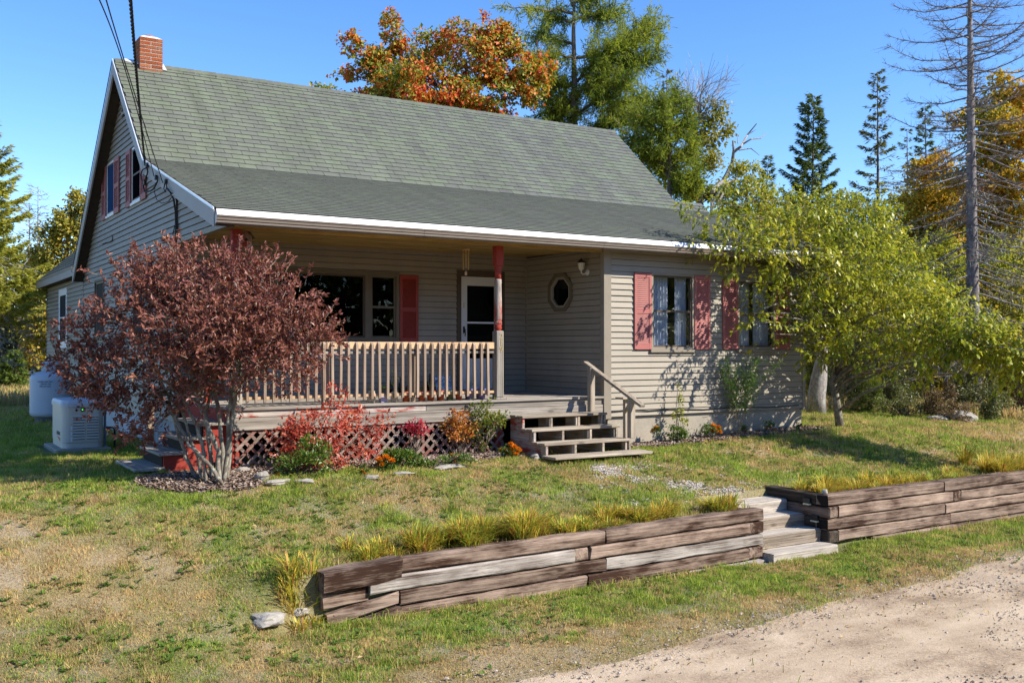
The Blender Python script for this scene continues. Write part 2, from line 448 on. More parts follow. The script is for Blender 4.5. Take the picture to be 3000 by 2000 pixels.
def ground_col(x, y):
    d = dryness(x, y)[:, None]
    green = np.array([.13, .15, .045]); straw = np.array([.31, .235, .12]); soil = np.array([.37, .29, .20])
    c = green * (1 - d) + straw * d
    b = np.clip((d - .90) * 5, 0, 1) * np.clip(fbm(x, y, .28, 33)[:, None] * 3 - .9, 0, 1); c = c * (1 - b) + soil * b
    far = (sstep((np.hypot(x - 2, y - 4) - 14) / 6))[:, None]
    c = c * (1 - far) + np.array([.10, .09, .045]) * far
    m = bed_mask(x, y)[:, None]; c = np.where(m, np.array([.20, .15, .115]), c)
    p = pathness(x, y)[:, None]; c = c * (1 - p) + np.array([.36, .31, .25]) * p
    g = ((x > -.68) & (x < .67) & (y < -5.4) & (y > -6.7))[:, None]
    return np.where(g, np.array([.2, .16, .12]), c)
GROUND = attrmat("soil_and_turf", .95, .1, fine=(38, .45), bmp=.9)
xs = axis_lines(-260, 260, -12, 13, .14, (-.69, -.67, .66, .68)); ys = axis_lines(-120, 320, -11, 8, .14, (-6.42, -6.40, -6.37, -6.35, -5.45, -5.40))
tag(add("ground", grid_mesh("ground", xs, ys, ground_z, GROUND, ground_col)), kind="structure")

# gravel road, its verge ragged, two worn wheel tracks
m, nt, out = newmat("gravel_road")
v = coord(nt); n1 = noise(nt, v, 1.1, 5, .6); n2 = noise(nt, coord(nt, (.28, 1, 1)), 1.6, 4, .6); n3 = noise(nt, v, 95, 3, .8)
vo = node(nt, "TexVoronoi"); vo.inputs['Scale'].default_value = 58; nt.links.new(v, vo.inputs['Vector'])
col = ramp(nt, math_(nt, 'ADD', math_(nt, 'MULTIPLY', n1, .45), math_(nt, 'MULTIPLY', n2, .55)), [(.38, (.27, .195, .13)), (.48, (.43, .328, .225)), (.60, (.55, .43, .305))])
stone = ramp(nt, vo.outputs['Color'], [(.15, (.62, .62, .64)), (.5, (1.0, 1.0, 1.0)), (.9, (1.25, 1.2, 1.15))])
loose = ramp(nt, n2, [(.42, (.8, .8, .8)), (.6, (.15, .15, .15))])
col = mixc(nt, loose, col, mixc(nt, 1.0, col, stone, 'MULTIPLY'))
col = mixc(nt, 1.0, col, ramp(nt, n3, [(.3, (.72, .72, .72)), (.7, (1.2, 1.2, 1.2))]), 'MULTIPLY')
finish(nt, out, col, .95, .1, bump(nt, math_(nt, 'ADD', n3, math_(nt, 'MULTIPLY', vo.outputs['Distance'], .5)), .45, .012)); ROAD = m
def road_edge(x): return -8.42 + .10 * np.sin(x * .5 + 1) + .35 * (fbm(x, x * 0, .9, 5) - .5) + .06 * (np.asarray(x) + 2)
rx = axis_lines(-120, 160, -12, 12, .16); tt = np.concatenate([np.linspace(0, 1, 26) ** 1.2, [1.5, 2.5]])
RX, RT = np.meshgrid(rx, tt, indexing='ij'); RY = road_edge(RX) - RT * 7.0
RZ = ground_z(RX, RY) + .004 + .02 * (fbm(RX * .5, RY, .7, 31) - .5) * np.clip(RT * 6, 0, 1) + .012 * np.clip(RT * 8, 0, 1)
RV = np.stack([RX, RY, RZ], -1).reshape(-1, 3); n, mm = RX.shape
ii = np.arange(n - 1)[:, None] * mm + np.arange(mm - 1)[None, :]
tag(add("road", np_mesh("road", RV, np.stack([ii, ii + 1, ii + mm + 1, ii + mm], -1).reshape(-1, 4), ROAD, True)), kind="structure")

def in_view(x, y, margin=1.30):
    d = (x - CAM[0]) * _f[0] + (y - CAM[1]) * _f[1]; l = (x - CAM[0]) * _r[0] + (y - CAM[1]) * _r[1]
    return (d > 5.5) & (np.abs(l) < d * 1500 / FPX * margin + 1.2), d
def in_house(x, y, e=0.0):
    a = (x > -6.31 - e) & (x < 4.65 + e) & (y > -.02 - e) & (y < 8.1 + e)
    b = (x > -6.25 - e) & (x < 4.65 + e) & (y > -2.46 - e) & (y < .1)
    return a | b
def on_wall(x, y):
    w = (y > -6.56) & (y < -6.27) & (x > -6.55) & ~((x > -.83) & (x < .82) & (y > -6.3))
    s = (x > -.85) & (x < .84) & (y > -6.66) & (y < -5.38)
    return w | s

def blades(name, label, P, H, W, lean, cols, mat, seg=1):
    """grass blades as slender triangles (seg 1) or bent strips (seg 2)"""
    n = len(P); a = RNG.random(n) * 2 * np.pi; t = np.stack([np.cos(a), np.sin(a), 0 * a], 1)
    b = RNG.random(n) * 2 * np.pi; L = np.stack([np.cos(b), np.sin(b), 0 * b], 1) * (lean * H * RNG.random(n))[:, None]
    up = np.array([0, 0, 1.0])
    lo = P - up * .01
    if seg == 1:
        V = np.stack([lo - t * (W / 2)[:, None], lo + t * (W / 2)[:, None], P + L + up * (H * (1 - .25 * lean))[:, None]], 1).reshape(-1, 3)
        F = np.arange(3 * n).reshape(-1, 3); C = np.repeat(cols, 3, 0)
    else:
        mid = P + L * .35 + up * (H * .62)[:, None]; tip = P + L * 1.25 + up * (H * (1 - .3 * lean))[:, None]
        V = np.stack([lo - t * (W / 2)[:, None], lo + t * (W / 2)[:, None], mid + t * (W * .4)[:, None], mid - t * (W * .4)[:, None], tip], 1).reshape(-1, 3)
        k = np.arange(n)[:, None] * 5
        F = np.concatenate([k + np.array([[0, 1, 2]]), k + np.array([[0, 2, 3]]), k + np.array([[3, 2, 4]])]); C = np.repeat(cols, 5, 0)
    return np_mesh(name, V, F, mat, col=C)
GRASSM = attrmat("grass_blades", .6, .25, trans=.45)
def grass_cols(d, n, tone=None):
    r = RNG.random(n); g1 = np.array([.145, .255, .024]); g2 = np.array([.44, .47, .085]); st = np.array([.60, .465, .20]); br = np.array([.43, .25, .105])
    r2 = RNG.random(n)[:, None]
    c = np.where((r > d * 1.15)[:, None], g1 * (1 - r2) + g2 * r2, st * (1 - r2 * .8) + br * r2 * .8)
    c = c * (.75 + .5 * RNG.random(n)[:, None])
    return c if tone is None else c * tone[:, None]
def scatter(x0, x1, y0, y1, dens, dref=10., pw=1.7):
    n = int((x1 - x0) * (y1 - y0) * dens); x = RNG.uniform(x0, x1, n); y = RNG.uniform(y0, y1, n)
    v, d = in_view(x, y); k = v & (RNG.random(n) < np.clip((dref / np.maximum(d, .1)) ** pw, 0, 1))
    return x[k], y[k], d[k]
# mown lawn
x, y, dd = [np.concatenate(q) for q in zip(scatter(-15, 2, -9.4, 4, 6300), scatter(2, 13, -6.6, 5, 6500), scatter(-2, 8, -8.6, -6.4, 6500), scatter(-16, -5, 4, 15, 3800))]
dr = dryness(x, y)
keep = ~in_house(x, y, .02) & ~on_wall(x, y) & ~bed_mask(x, y) & (y > road_edge(x) - .12 + .25 * (fbm(x, y, .25, 9) - .5))
verge = np.clip((road_edge(x) + .75 - y) / .8, 0, 1)
keep &= RNG.random(len(x)) < np.clip(1.35 - np.clip(dr - .45, 0, 1) * 1.5, .12, 1) * (1 - .85 * verge) * (1 - .93 * pathness(x, y))
keep &= ~((x > -8.0) & (x < -7.0) & (y > .85) & (y < 2.4))
x, y, dd, dr = x[keep], y[keep], dd[keep], dr[keep]
n = len(x); hh = (.014 + .03 * RNG.random(n) + .11 * np.clip(fbm(x, y, .14, 21, 2) - .42, 0, 1)) * (1.05 - .25 * dr) * np.clip(dd / 12, .9, 1.6)
tuft = (fbm(x, y, .22, 71, 2) > .68) & (dr < .5); hh = np.where(tuft, hh * 1.7, hh)
tag(add("lawn_grass", blades("lawn_grass", "", np.stack([x, y, ground_z(x, y)], 1), np.clip(hh, .012, .16), .005 + .0006 * dd, .9, grass_cols(np.clip(dr + .9 * (fbm(x, y, .13, 140, 2) - .5), 0, 1), n, .6 + .8 * fbm(x, y, .16, 150, 2)), GRASSM)),
    "short mown lawn grass, green with straw coloured worn patches", "grass", kind="stuff")
N_LAWN = n
# shaggy grass against the timbers, the road verge and the house
fr = []
for x0, x1, y0, y1, k in ((-6.4, -.9, -6.75, -6.52, 500), (.9, 8, -6.75, -6.52, 420), (-6.9, -6.1, -7.1, -6.3, 420), (-6.4, -.9, -6.3, -5.7, 420), (.9, 9, -6.3, -5.8, 380), (-1.9, -.3, -3.95, -3.72, 260), (-8.0, -6.9, .6, .98, 260), (-8.2, -7.1, -2.4, -1.3, 240), (-7.6, 12, -8.1, -7.0, 70), (-5, 9, -10.2, -8.5, 5), (-1, 10, -9.3, -8.7, 9)):
    q = int((x1 - x0) * (y1 - y0) * k * 2); fr.append(np.stack([RNG.uniform(x0, x1, q), RNG.uniform(y0, y1, q)], 1))
fr = np.concatenate(fr); kk = ~on_wall(fr[:, 0], fr[:, 1]) & ~in_house(fr[:, 0], fr[:, 1], .05) & ((fr[:, 0] < -.8) | (fr[:, 0] > .8) | (fr[:, 1] > -5) | (fr[:, 1] < -6.6)); fr = fr[kk]; n = len(fr)
dr = np.clip(dryness(fr[:, 0], fr[:, 1]) * .8 + .1, 0, 1)
tag(add("tall_grass", blades("tall_grass", "", np.stack([fr[:, 0], fr[:, 1], ground_z(fr[:, 0], fr[:, 1])], 1), .05 + .09 * RNG.random(n) ** 2, np.full(n, .008), 1.1, grass_cols(dr, n), GRASSM, 2)),
    "unmown longer grass along the timber wall and road verge", "grass", kind="stuff")
# rough field behind the house at the left, and below the wood at the right
fx, fy, fd = [np.concatenate(q) for q in zip(scatter(-18, 6, 15, 45, 130, 40), scatter(6, 22, -8, 12, 170, 40))]
edge = (fx > 6) & (fx + .35 * fy < 9.6 + .8 * (fbm(fx, fy, .8, 12) - .5)); k = ~edge; fx, fy, fd = fx[k], fy[k], fd[k]
n = len(fx)
tag(add("field_grass", blades("field_grass", "", np.stack([fx, fy, ground_z(fx, fy)], 1), .22 + .35 * RNG.random(n) * np.where(fx > 6, .6, 1), np.full(n, .03), .7, grass_cols(np.full(n, .72), n), GRASSM, 2)),
    "tall pale field grass beyond the mown lawn", "grass", kind="stuff")
# broad leaved weeds: rosettes in the turf
pts = []
for px, py, k, r in ((470, 1650, 16, .38), (180, 1740, 12, .3), (340, 1720, 9, .2), (180, 1880, 10, .22), (480, 1910, 9, .25), (850, 1930, 10, .25), (200, 1480, 7, .25), (330, 1545, 6, .2), (1500, 1440, 14, .45), (1180, 1870, 9, .22), (1200, 1930, 8, .25), (2690, 1600, 12, .28), (2560, 1640, 8, .2), (2900, 1560, 14, .4), (2950, 1640, 9, .25), (2320, 1370, 10, .4), (2200, 1350, 9, .3), (1700, 1420, 12, .4), (1100, 1480, 10, .4), (620, 1560, 8, .3), (1350, 1960, 8, .3), (1980, 1720, 9, .3), (2250, 1720, 8, .25), (1250, 1440, 16, .5), (980, 1440, 16, .5), (700, 1830, 8, .3), (540, 1660, 8, .2), (60, 1960, 8, .2)):
    c = on(px, py)
    for _ in range(k):
        a = RNG.random() * 6.28; q = r * RNG.random() ** .6; pts.append((c[0] + q * math.cos(a), c[1] + q * math.sin(a)))
for _ in range(5200):
    c = (RNG.uniform(-11.5, 7), RNG.uniform(-8.0, -2.6)); vv, _d = in_view(np.array(c[0]), np.array(c[1]))
    if vv and not in_house(*c, .1) and not on_wall(*c) and not bed_mask(np.array(c[0]), np.array(c[1])) and fbm(c[0], c[1], .8, 230, 2) + .25 * RNG.random() > .60 and c[1] > road_edge(np.array(c[0])) + .25: pts.append(c)
pts = np.array(pts); V = []; F = []; C = []
for (wx, wy) in pts:
    z0 = gz(wx, wy) + .012; base = np.array([.06, .135, .02]) * (.7 + .8 * RNG.random()) + np.array([.07, .05, 0]) * RNG.random()
    for k in range(int(RNG.integers(5, 9))):
        a = RNG.random() * 6.28; L = .018 + .055 * RNG.random(); w = L * .24; d = np.array([math.cos(a), math.sin(a), .25 + .5 * RNG.random()]); d /= np.linalg.norm(d); s = np.array([-math.sin(a), math.cos(a), 0])
        p = np.array([wx, wy, z0]); b = len(V); V += [p, p + d * L * .55 + s * w, p + d * L * .55 - s * w, p + d * L + np.array([0, 0, -.01])]; F += [(b, b + 1, b + 3), (b, b + 3, b + 2)]; C += [base] * 4
tag(add("weeds", np_mesh("weeds", np.array(V), np.array(F), attrmat("weed_leaves", .5, .3, .3), col=np.array(C))), "dark green broad leaved weeds dotted through the lawn", "weeds", kind="stuff")

def pebbles(name, label, cat, P, S, mat, flat=.6, kind="stuff"):
    """many small stones, each a squashed octahedron"""
    n = len(P); o = np.array([(1,0,0),(-1,0,0),(0,1,0),(0,-1,0),(0,0,1),(0,0,-1)], float)
    f = np.array([(0,2,4),(2,1,4),(1,3,4),(3,0,4),(2,0,5),(1,2,5),(3,1,5),(0,3,5)])
    R = o[None] * (S[:, None, None] * (.6 + .8 * RNG.random((n, 6, 1)))) * np.array([1, 1, flat])
    a = RNG.random(n) * 6.28; ca, sa = np.cos(a)[:, None], np.sin(a)[:, None]
    V = np.stack([R[..., 0] * ca - R[..., 1] * sa, R[..., 0] * sa + R[..., 1] * ca, R[..., 2]], -1) + P[:, None, :]
    F = (np.arange(n)[:, None, None] * 6 + f[None]).reshape(-1, 3)
    return tag(add(name, np_mesh(name, V.reshape(-1, 3), F, mat)), label, cat, kind=kind)
def islandmat(name, stops, rough=.9):
    m, nt, out = newmat(name); col = ramp(nt, island(nt), stops); finish(nt, out, mixc(nt, 1, col, ramp(nt, noise(nt, coord(nt), 120, 2), [(.3, (.8,) * 3), (.7, (1.15,) * 3)]), 'MULTIPLY'), rough, .15); return m
PEB = islandmat("pebble", [(0, (.17, .135, .10)), (.4, (.31, .245, .18)), (.8, (.42, .345, .27)), (1, (.52, .46, .40))])
x, y, dd = scatter(-9, 9, -13, -7.6, 420, 9, 1.2)
k = (y < road_edge(x) + .5) & (RNG.random(len(x)) < .10 + 1.0 * (fbm(x * .4, y, .8, 90) > .54) + .6 * (np.abs(y - road_edge(x)) < .35)); x, y = x[k], y[k]
pebbles("road_stones", "loose gravel stones scattered on the dirt road", "gravel", np.stack([x, y, ground_z(x, y) + .02], 1), .005 + .014 * RNG.random(len(x)) ** 3, PEB)
x = RNG.uniform(-2, .65, 9000); y = RNG.uniform(-6.0, -3.8, 9000); k = (RNG.random(9000) < pathness(x, y) * 1.4) & ~((x > -.7) & (y < -5.4)); x, y = x[k], y[k]
pebbles("path_gravel", "pale gravel showing through the turf between the two sets of steps", "gravel", np.stack([x, y, ground_z(x, y) + .008], 1), .008 + .014 * RNG.random(len(x)), islandmat("pale_gravel", [(0, (.26, .22, .18)), (1, (.55, .50, .44))]))
x = RNG.uniform(-8.2, 5, 60000); y = RNG.uniform(-4, -2.4, 60000); k = bed_mask(x, y) & ~((x > -2.1) & (x < -.3)); x, y = x[k], y[k]; n = len(x)
a = RNG.random(n) * 6.28; t = RNG.normal(0, .35, n); L = .018 + .03 * RNG.random(n); w = .006 + .007 * RNG.random(n)
D_ = np.stack([np.cos(a), np.sin(a), t], 1) * L[:, None]; S_ = np.stack([-np.sin(a), np.cos(a), RNG.normal(0, .4, n)], 1) * w[:, None]
P_ = np.stack([x, y, ground_z(x, y) + .008 + .02 * RNG.random(n)], 1)
V = np.stack([P_ - D_ - S_, P_ + D_ - S_, P_ + D_ + S_, P_ - D_ + S_], 1).reshape(-1, 3)
tag(add("mulch", np_mesh("mulch", V, np.arange(4 * n).reshape(-1, 4), islandmat("bark_chips", [(0, (.13, .09, .065)), (.5, (.24, .17, .13)), (.85, (.35, .27, .22)), (1, (.45, .38, .33))]))), "bark mulch in the beds along the porch and wing", "mulch", kind="stuff")
# ------------------------------------------------------------------ the house
GX, F_Y, WX = -6.31, -2.46, 4.65            # gable plane, front plane of wing and deck, right end
Z_SB = -.34                                 # bottom of the siding
house = thing("house", "taupe clapboard house with green shingle roof, red shutters and a covered front porch", "house", (-.8, 2.5, -.8))

class Wall:
    def __init__(s, O, U, N): s.O, s.U, s.N = map(lambda q: np.asarray(q, float), (O, U, N))
    def p(s, u, z, d): return s.O + s.U * u + s.N * d + np.array([0, 0, z])
    def box(s, mb, u0, u1, z0, z1, d0, d1):
        a = s.p(u0, z0, d0); b = s.p(u1, z1, d1); return mb.box(*a, *b)
    def ch(s, mb, u0, u1, z0, z1, d0, d1, b=.006, jit=0):
        a = s.p(min(u0, u1), z0, d0); q = s.p(max(u0, u1), z1, d1); lo = np.minimum(a, q); hi = np.maximum(a, q); return mb.chbox(*lo, *hi, b, jit)

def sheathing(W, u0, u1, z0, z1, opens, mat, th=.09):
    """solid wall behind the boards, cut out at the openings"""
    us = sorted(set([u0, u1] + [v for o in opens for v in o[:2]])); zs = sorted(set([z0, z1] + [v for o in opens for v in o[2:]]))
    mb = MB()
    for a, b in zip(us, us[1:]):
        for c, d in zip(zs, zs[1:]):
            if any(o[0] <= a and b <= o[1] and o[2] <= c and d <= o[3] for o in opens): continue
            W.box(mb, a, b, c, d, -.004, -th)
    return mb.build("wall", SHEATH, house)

def boards(W, lo, hi, z0, z1, opens, parent, mat=SIDING, e=.1):
    """one overlapping clapboard per course and bay; lo/hi are functions of height"""
    nz = int(math.ceil((z1 - z0) / e - 1e-6))
    for k in range(nz):
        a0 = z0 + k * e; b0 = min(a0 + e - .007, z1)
        cuts = sorted(set([a0, b0] + [z for o in opens for z in o[2:] if a0 + .004 < z < b0 - .004]))
        for a, b in zip(cuts, cuts[1:]):
            zm = (a + b) / 2; free = [(None, None)]
            segs = []; cur = None
            for o in sorted([o for o in opens if o[2] - 1e-6 <= zm <= o[3] + 1e-6]):
                segs.append((cur, o[0])); cur = o[1]
            segs.append((cur, None))
            da = .027 - .022 * (a - a0) / e; db = .027 - .022 * (b - a0) / e
            lap = []
            for s0, s1 in segs:
                q0 = lo(a) if s0 is None else s0; q1 = hi(a) if s1 is None else s1
                if q1 - q0 > 2.6: j_ = RNG.uniform(q0 + .7, q1 - .7); lap += [(s0, j_), (j_ + .0015, s1)]
                else: lap.append((s0, s1))
            for s0, s1 in lap:
                ua = lo(a) if s0 is None else s0; ub = lo(b) if s0 is None else s0
                va = hi(a) if s1 is None else s1; vb = hi(b) if s1 is None else s1
                if va - ua < .02 and vb - ub < .02: continue
                w = RNG.normal(0, .0012)
                P = [W.p(ua, a, .0), W.p(va, a, .0), W.p(va, a, da + w), W.p(ua, a, da + w), W.p(ub, b + .0, .0), W.p(max(vb, ub), b, .0), W.p(max(vb, ub), b, db + w), W.p(ub, b, db + w)]
                mb = MB().hexa(P); mb.build("siding_board", mat, parent)

def frame(mb, W, u0, u1, z0, z1, w, d0, d1):
    W.box(mb, u0, u1, z1 - w, z1, d0, d1); W.box(mb, u0, u1, z0, z0 + w, d0, d1)
    W.box(mb, u0, u0 + w, z0 + w, z1 - w, d0, d1); W.box(mb, u1 - w, u1, z0 + w, z1 - w, d0, d1)

def window(W, u0, u1, z0, z1, fmat, sash=None, meeting=None, glass=GLASS, back=None, sill=True, casing=.05, depth=.035, screen=False, label=None, inset=-.012):
    """casing, sash frame, pane, sill; returns the window part"""
    mb = MB(); frame(mb, W, u0, u1, z0, z1, casing, -.05, depth); w = mb.build("window", fmat, house)
    if label: w["label"] = label
    a, b, c, d = u0 + casing, u1 - casing, z0 + casing, z1 - casing
    mb = MB(); frame(mb, W, a, b, c, d, .028, -.04, .012)
    if meeting: W.box(mb, a + .028, b - .028, meeting - .016, meeting + .016, -.04, .014)
    mb.build("sash", sash or fmat, w)
    g = MB()
    zs = [c + .028, d - .028] if not meeting else [c + .028, meeting - .016, meeting + .016, d - .028]
    for q in range(0, len(zs), 2): W.box(g, a + .028, b - .028, zs[q], zs[q + 1], inset, inset + .006)
    if meeting:
        for q in range(0, 4, 2):
            g = MB(); W.box(g, a + .028, b - .028, zs[q], zs[q + 1], inset, inset + .006); g.build("pane", glass, w)
    else: g.build("pane", glass, w)
    if back is not None:
        g = MB(); W.box(g, a, b, c, d, -.075, -.07); g.build("backing", back, w)
    if sill:
        g = MB(); W.ch(g, u0 - .03, u1 + .03, z0 - .05, z0 - .002, 0, depth + .03); g.build("sill", fmat, w)
    return w

def shutter(W, u0, u1, z0, z1, mat=REDSH):
    """moulded frame with a middle rail and two louvred fields"""
    mb = MB(); s = .055; mid = z0 + (z1 - z0) * .50; d0, d1 = .022, .05
    W.ch(mb, u0, u0 + s, z0, z1, d0, d1, .004); W.ch(mb, u1 - s, u1, z0, z1, d0, d1, .004)
    for a, b in ((z0, z0 + .10), (z1 - .075, z1), (mid - .04, mid + .035)): W.box(mb, u0 + s - .002, u1 - s + .002, a, b, d0 + .001, d1 - .002)
    W.box(mb, u0 + s, u1 - s, z0 + .02, z1 - .02, d0, d0 + .006)
    for su in (u0 + .028, u1 - .028):
        for sz in (z0 + .12, z1 - .12): W.box(mb, su - .006, su + .006, sz - .006, sz + .006, d1 - .001, d1 + .003)
    o = mb.build("shutter", mat, house); lv = MB()
    for a, b in ((z0 + .10, mid - .04), (mid + .035, z1 - .075)):
        n = int((b - a) / .033)
        for i in range(n):
            z = a + (i + .15) * (b - a) / n; h = (b - a) / n * .8
            P = [W.p(u0 + s, z, d0 + .006), W.p(u1 - s, z, d0 + .006), W.p(u1 - s, z, d1 - .005), W.p(u0 + s, z, d1 - .005), W.p(u0 + s, z + h, d0 + .006), W.p(u1 - s, z + h, d0 + .006), W.p(u1 - s, z + h * .9, d0 + .011), W.p(u0 + s, z + h * .9, d0 + .011)]
            lv.hexa(P)
    tag(lv.build("louvers", mat, o), kind="stuff")
    return o

WF = Wall((0, F_Y, 0), (1, 0, 0), (0, -1, 0))        # wing front, u = x
WP = Wall((0, 0, 0), (1, 0, 0), (0, -1, 0))          # wall behind the porch
WL = Wall((0, 0, 0), (0, 1, 0), (-1, 0, 0))          # wing side facing the porch, u = y
WG = Wall((GX, 0, 0), (0, 1, 0), (-1, 0, 0))         # gable, u = y
WR = Wall((WX, 0, 0), (0, 1, 0), (1, 0, 0))          # right end

# roof lines
RY, RZ = 3.71, 6.03; BY, BZ = 1.25, 3.83; EY, EZ = -2.81, 2.57; KY, KZ = 8.15, 2.45
XL, XR = -6.525, 4.95
def roof_z(y):
    if y > RY: return RZ + (KZ - RZ) * (y - RY) / (KY - RY)
    if y > BY: return BZ + (RZ - BZ) * (y - BY) / (RY - BY)
    return EZ + (BZ - EZ) * (y - EY) / (BY - EY)

# --- foundation and wing
mb = MB(); mb.box(.02, F_Y + .03, -1.1, WX - .02, -.1, Z_SB + .02); mb.build("foundation", CONC, house)
mb = MB(); mb.box(GX + .05, .06, -1.0, WX - .03, 8.05, Z_SB + .01); mb.build("foundation", SKIRT, house)
O1 = [(.9, 1.87, .76, 2.07), (2.91, 3.86, .76, 2.03)]
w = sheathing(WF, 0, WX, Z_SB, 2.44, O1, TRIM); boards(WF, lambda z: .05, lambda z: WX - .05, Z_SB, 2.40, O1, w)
for o in O1: window(WF, *o, TRIM, BROWN, meeting=(o[2] + o[3]) / 2 - .0, glass=GLASS, casing=.045)
for a, b in ((.53, .90), (1.87, 2.24), (2.54, 2.91), (3.86, 4.23)): shutter(WF, a, b, .765, 2.05 if a < 2.3 else 2.02)
OCT = (-1.5, -.77, 1.43, 2.09)
w = sheathing(WL, F_Y, 0, -.02, 2.46, [(-1.42, -.85, 1.5, 2.02)], TRIM)
boards(WL, lambda z: F_Y + .05, lambda z: -.03, .0, 2.44, [(-1.42, -.85, 1.5, 2.02)], w)
# eight sided window
def octring(mb, r0, r1, d0, d1, cy=-1.135, cz=1.76, ry=.365, rz=.335):
    P = [[], [], [], []]
    for k in range(8):
        t = math.pi / 8 + k * math.pi / 4; c, s = math.cos(t), math.sin(t)
        for q, (r, d) in enumerate(((r1, d0), (r1, d1), (r0, d1), (r0, d0))): P[q].append(WL.p(cy + ry * r * c / math.cos(math.pi / 8), cz + rz * r * s / math.cos(math.pi / 8), d))
    b = len(mb.v); mb._add([p for q in P for p in q], [(q * 8 + k, q * 8 + (k + 1) % 8, ((q + 1) % 4) * 8 + (k + 1) % 8, ((q + 1) % 4) * 8 + k) for q in range(4) for k in range(8)])
mb = MB(); octring(mb, .80, 1.0, .0, .045); ow = mb.build("octagon_window", OLIVE, house)
mb = MB(); octring(mb, .68, .80, -.02, .03); mb.build("sash", SIDING, ow)
mb = MB(); mb.prism([WL.p(-1.135 + .365 * .70 * math.cos(math.pi / 8 + k * math.pi / 4) * 1.08, 1.76 + .335 * .70 * math.sin(math.pi / 8 + k * math.pi / 4) * 1.08, -.01) for k in range(8)], (.005, 0, 0)); mb.build("pane", GLASSD, ow)
# corner posts of the wing
for nm, u0, u1 in (("a", -.10, .055), ("b", WX - .055, WX + .03)):
    mb = MB(); mb.chbox(u0 if nm == "a" else u0, F_Y - .028, Z_SB - .04, u1, F_Y + .075, 2.44, .005); mb.build("corner_board", TRIM, house)
mb = MB(); mb.box(-.03, -.04, 0, .0, -.0, 2.46); mb.build("corner_board", TRIM, house)
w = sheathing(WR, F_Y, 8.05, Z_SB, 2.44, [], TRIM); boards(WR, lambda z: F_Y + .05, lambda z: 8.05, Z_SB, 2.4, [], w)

# --- wall behind the porch
OP = [(-5.30, -2.61, .90, 2.07), (-1.48, -.49, .0, 2.17)]
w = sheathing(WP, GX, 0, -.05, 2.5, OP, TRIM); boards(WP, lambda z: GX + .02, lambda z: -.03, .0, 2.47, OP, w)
mb = MB(); frame(mb, WP, -5.30, -2.61, .90, 2.07, .06, -.06, .04)
WP.box(mb, -4.83, -4.74, .96, 2.01, -.06, .03); WP.box(mb, -3.24, -3.13, .96, 2.01, -.06, .03)
pw = mb.build("picture_window", OLIVE, house)
for a, b, mr in ((-5.24, -4.83, True), (-4.74, -3.24, False), (-3.13, -2.67, True)):
    mb = MB(); frame(mb, WP, a, b, .96, 2.01, .03, -.05, .012)
    if mr: WP.box(mb, a + .03, b - .03, 1.46, 1.50, -.05, .014)
    mb.build("sash", BROWN if not mr else OLIVE, pw)
    g = MB(); WP.box(g, a + .03, b - .03, .99, 1.98 if not mr else 1.46, -.02, -.014); g.build("pane", GLASSD, pw)
    if mr: g = MB(); WP.box(g, a + .03, b - .03, 1.50, 1.98, -.02, -.014); g.build("pane", GLASSD, pw)
mb = MB(); WP.ch(mb, -5.34, -2.57, .85, .898, 0, .075); mb.build("sill", TRIM, pw)
shutter(WP, -2.605, -2.25, .86, 2.04, REDPO); shutter(WP, -5.67, -5.31, .86, 2.04, REDPO)
# rooms behind the glass: floor, walls, lid
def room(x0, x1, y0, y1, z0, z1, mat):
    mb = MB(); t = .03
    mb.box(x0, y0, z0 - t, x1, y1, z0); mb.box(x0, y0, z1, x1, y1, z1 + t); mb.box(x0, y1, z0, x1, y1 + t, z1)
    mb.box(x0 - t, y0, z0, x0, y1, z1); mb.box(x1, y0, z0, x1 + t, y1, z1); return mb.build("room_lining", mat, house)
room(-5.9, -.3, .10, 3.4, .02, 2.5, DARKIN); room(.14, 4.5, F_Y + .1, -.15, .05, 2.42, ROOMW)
# curtains in the wing windows: pleated sheets
for i, (a, b) in enumerate(((.95, 1.42), (1.56, 1.83), (2.95, 3.34), (3.46, 3.83))):
    us = np.linspace(a, b, 40); V = []; 
    for z in (.80, 2.02):
        for k, u in enumerate(us): V.append(WF.p(u, z, -.14 + .02 * math.sin(k * 1.1 + i) + (.0 if z > 1 else .008 * math.sin(k * .5))))
    F = [(k, k + 1, 40 + k + 1, 40 + k) for k in range(39)]
    add("curtain", np_mesh("curtain", V, F, CURTAIN, True), house)
# --- storm door
mb = MB(); WP.box(mb, -1.48, -1.395, 0, 2.17, -.05, .035); WP.box(mb, -.575, -.49, 0, 2.17, -.05, .035); WP.box(mb, -1.395, -.575, 2.07, 2.17, -.05, .035)
mb.build("door_casing", BROWN, house)
mb = MB(); WP.box(mb, -1.39, -1.27, .05, 2.06, -.02, .02); WP.box(mb, -.70, -.58, .05, 2.06, -.02, .02); WP.box(mb, -1.27, -.70, 1.90, 2.06, -.02, .02); WP.box(mb, -1.27, -.70, .05, .60, -.018, .014)
dr_ = mb.build("door", DOORW, house)
mb = MB(); WP.ch(mb, -1.24, -.73, .12, .54, .013, .022); mb.build("panel", DOORW, dr_)
mb = MB(); WP.box(mb, -1.27, -.70, 1.225, 1.255, -.01, .024); mb.build("glazing_bar", WHITE, dr_)
for a, b in ((.60, 1.225), (1.255, 1.90)):
    g = MB(); WP.box(g, -1.27, -.70, a, b, .0, .005); g.build("pane", GLASSD, dr_)
mb = MB(); WP.box(mb, -1.22, -.75, .60, 1.0, -.05, -.045); mb.build("pane_curtain", plain("door_curtain", (.33, .32, .30), .9, .1, .2), dr_)
mb = MB(); mb.box(-1.45, .05, .0, -.5, .07, 2.15); mb.build("inner_door", DARKIN, dr_)
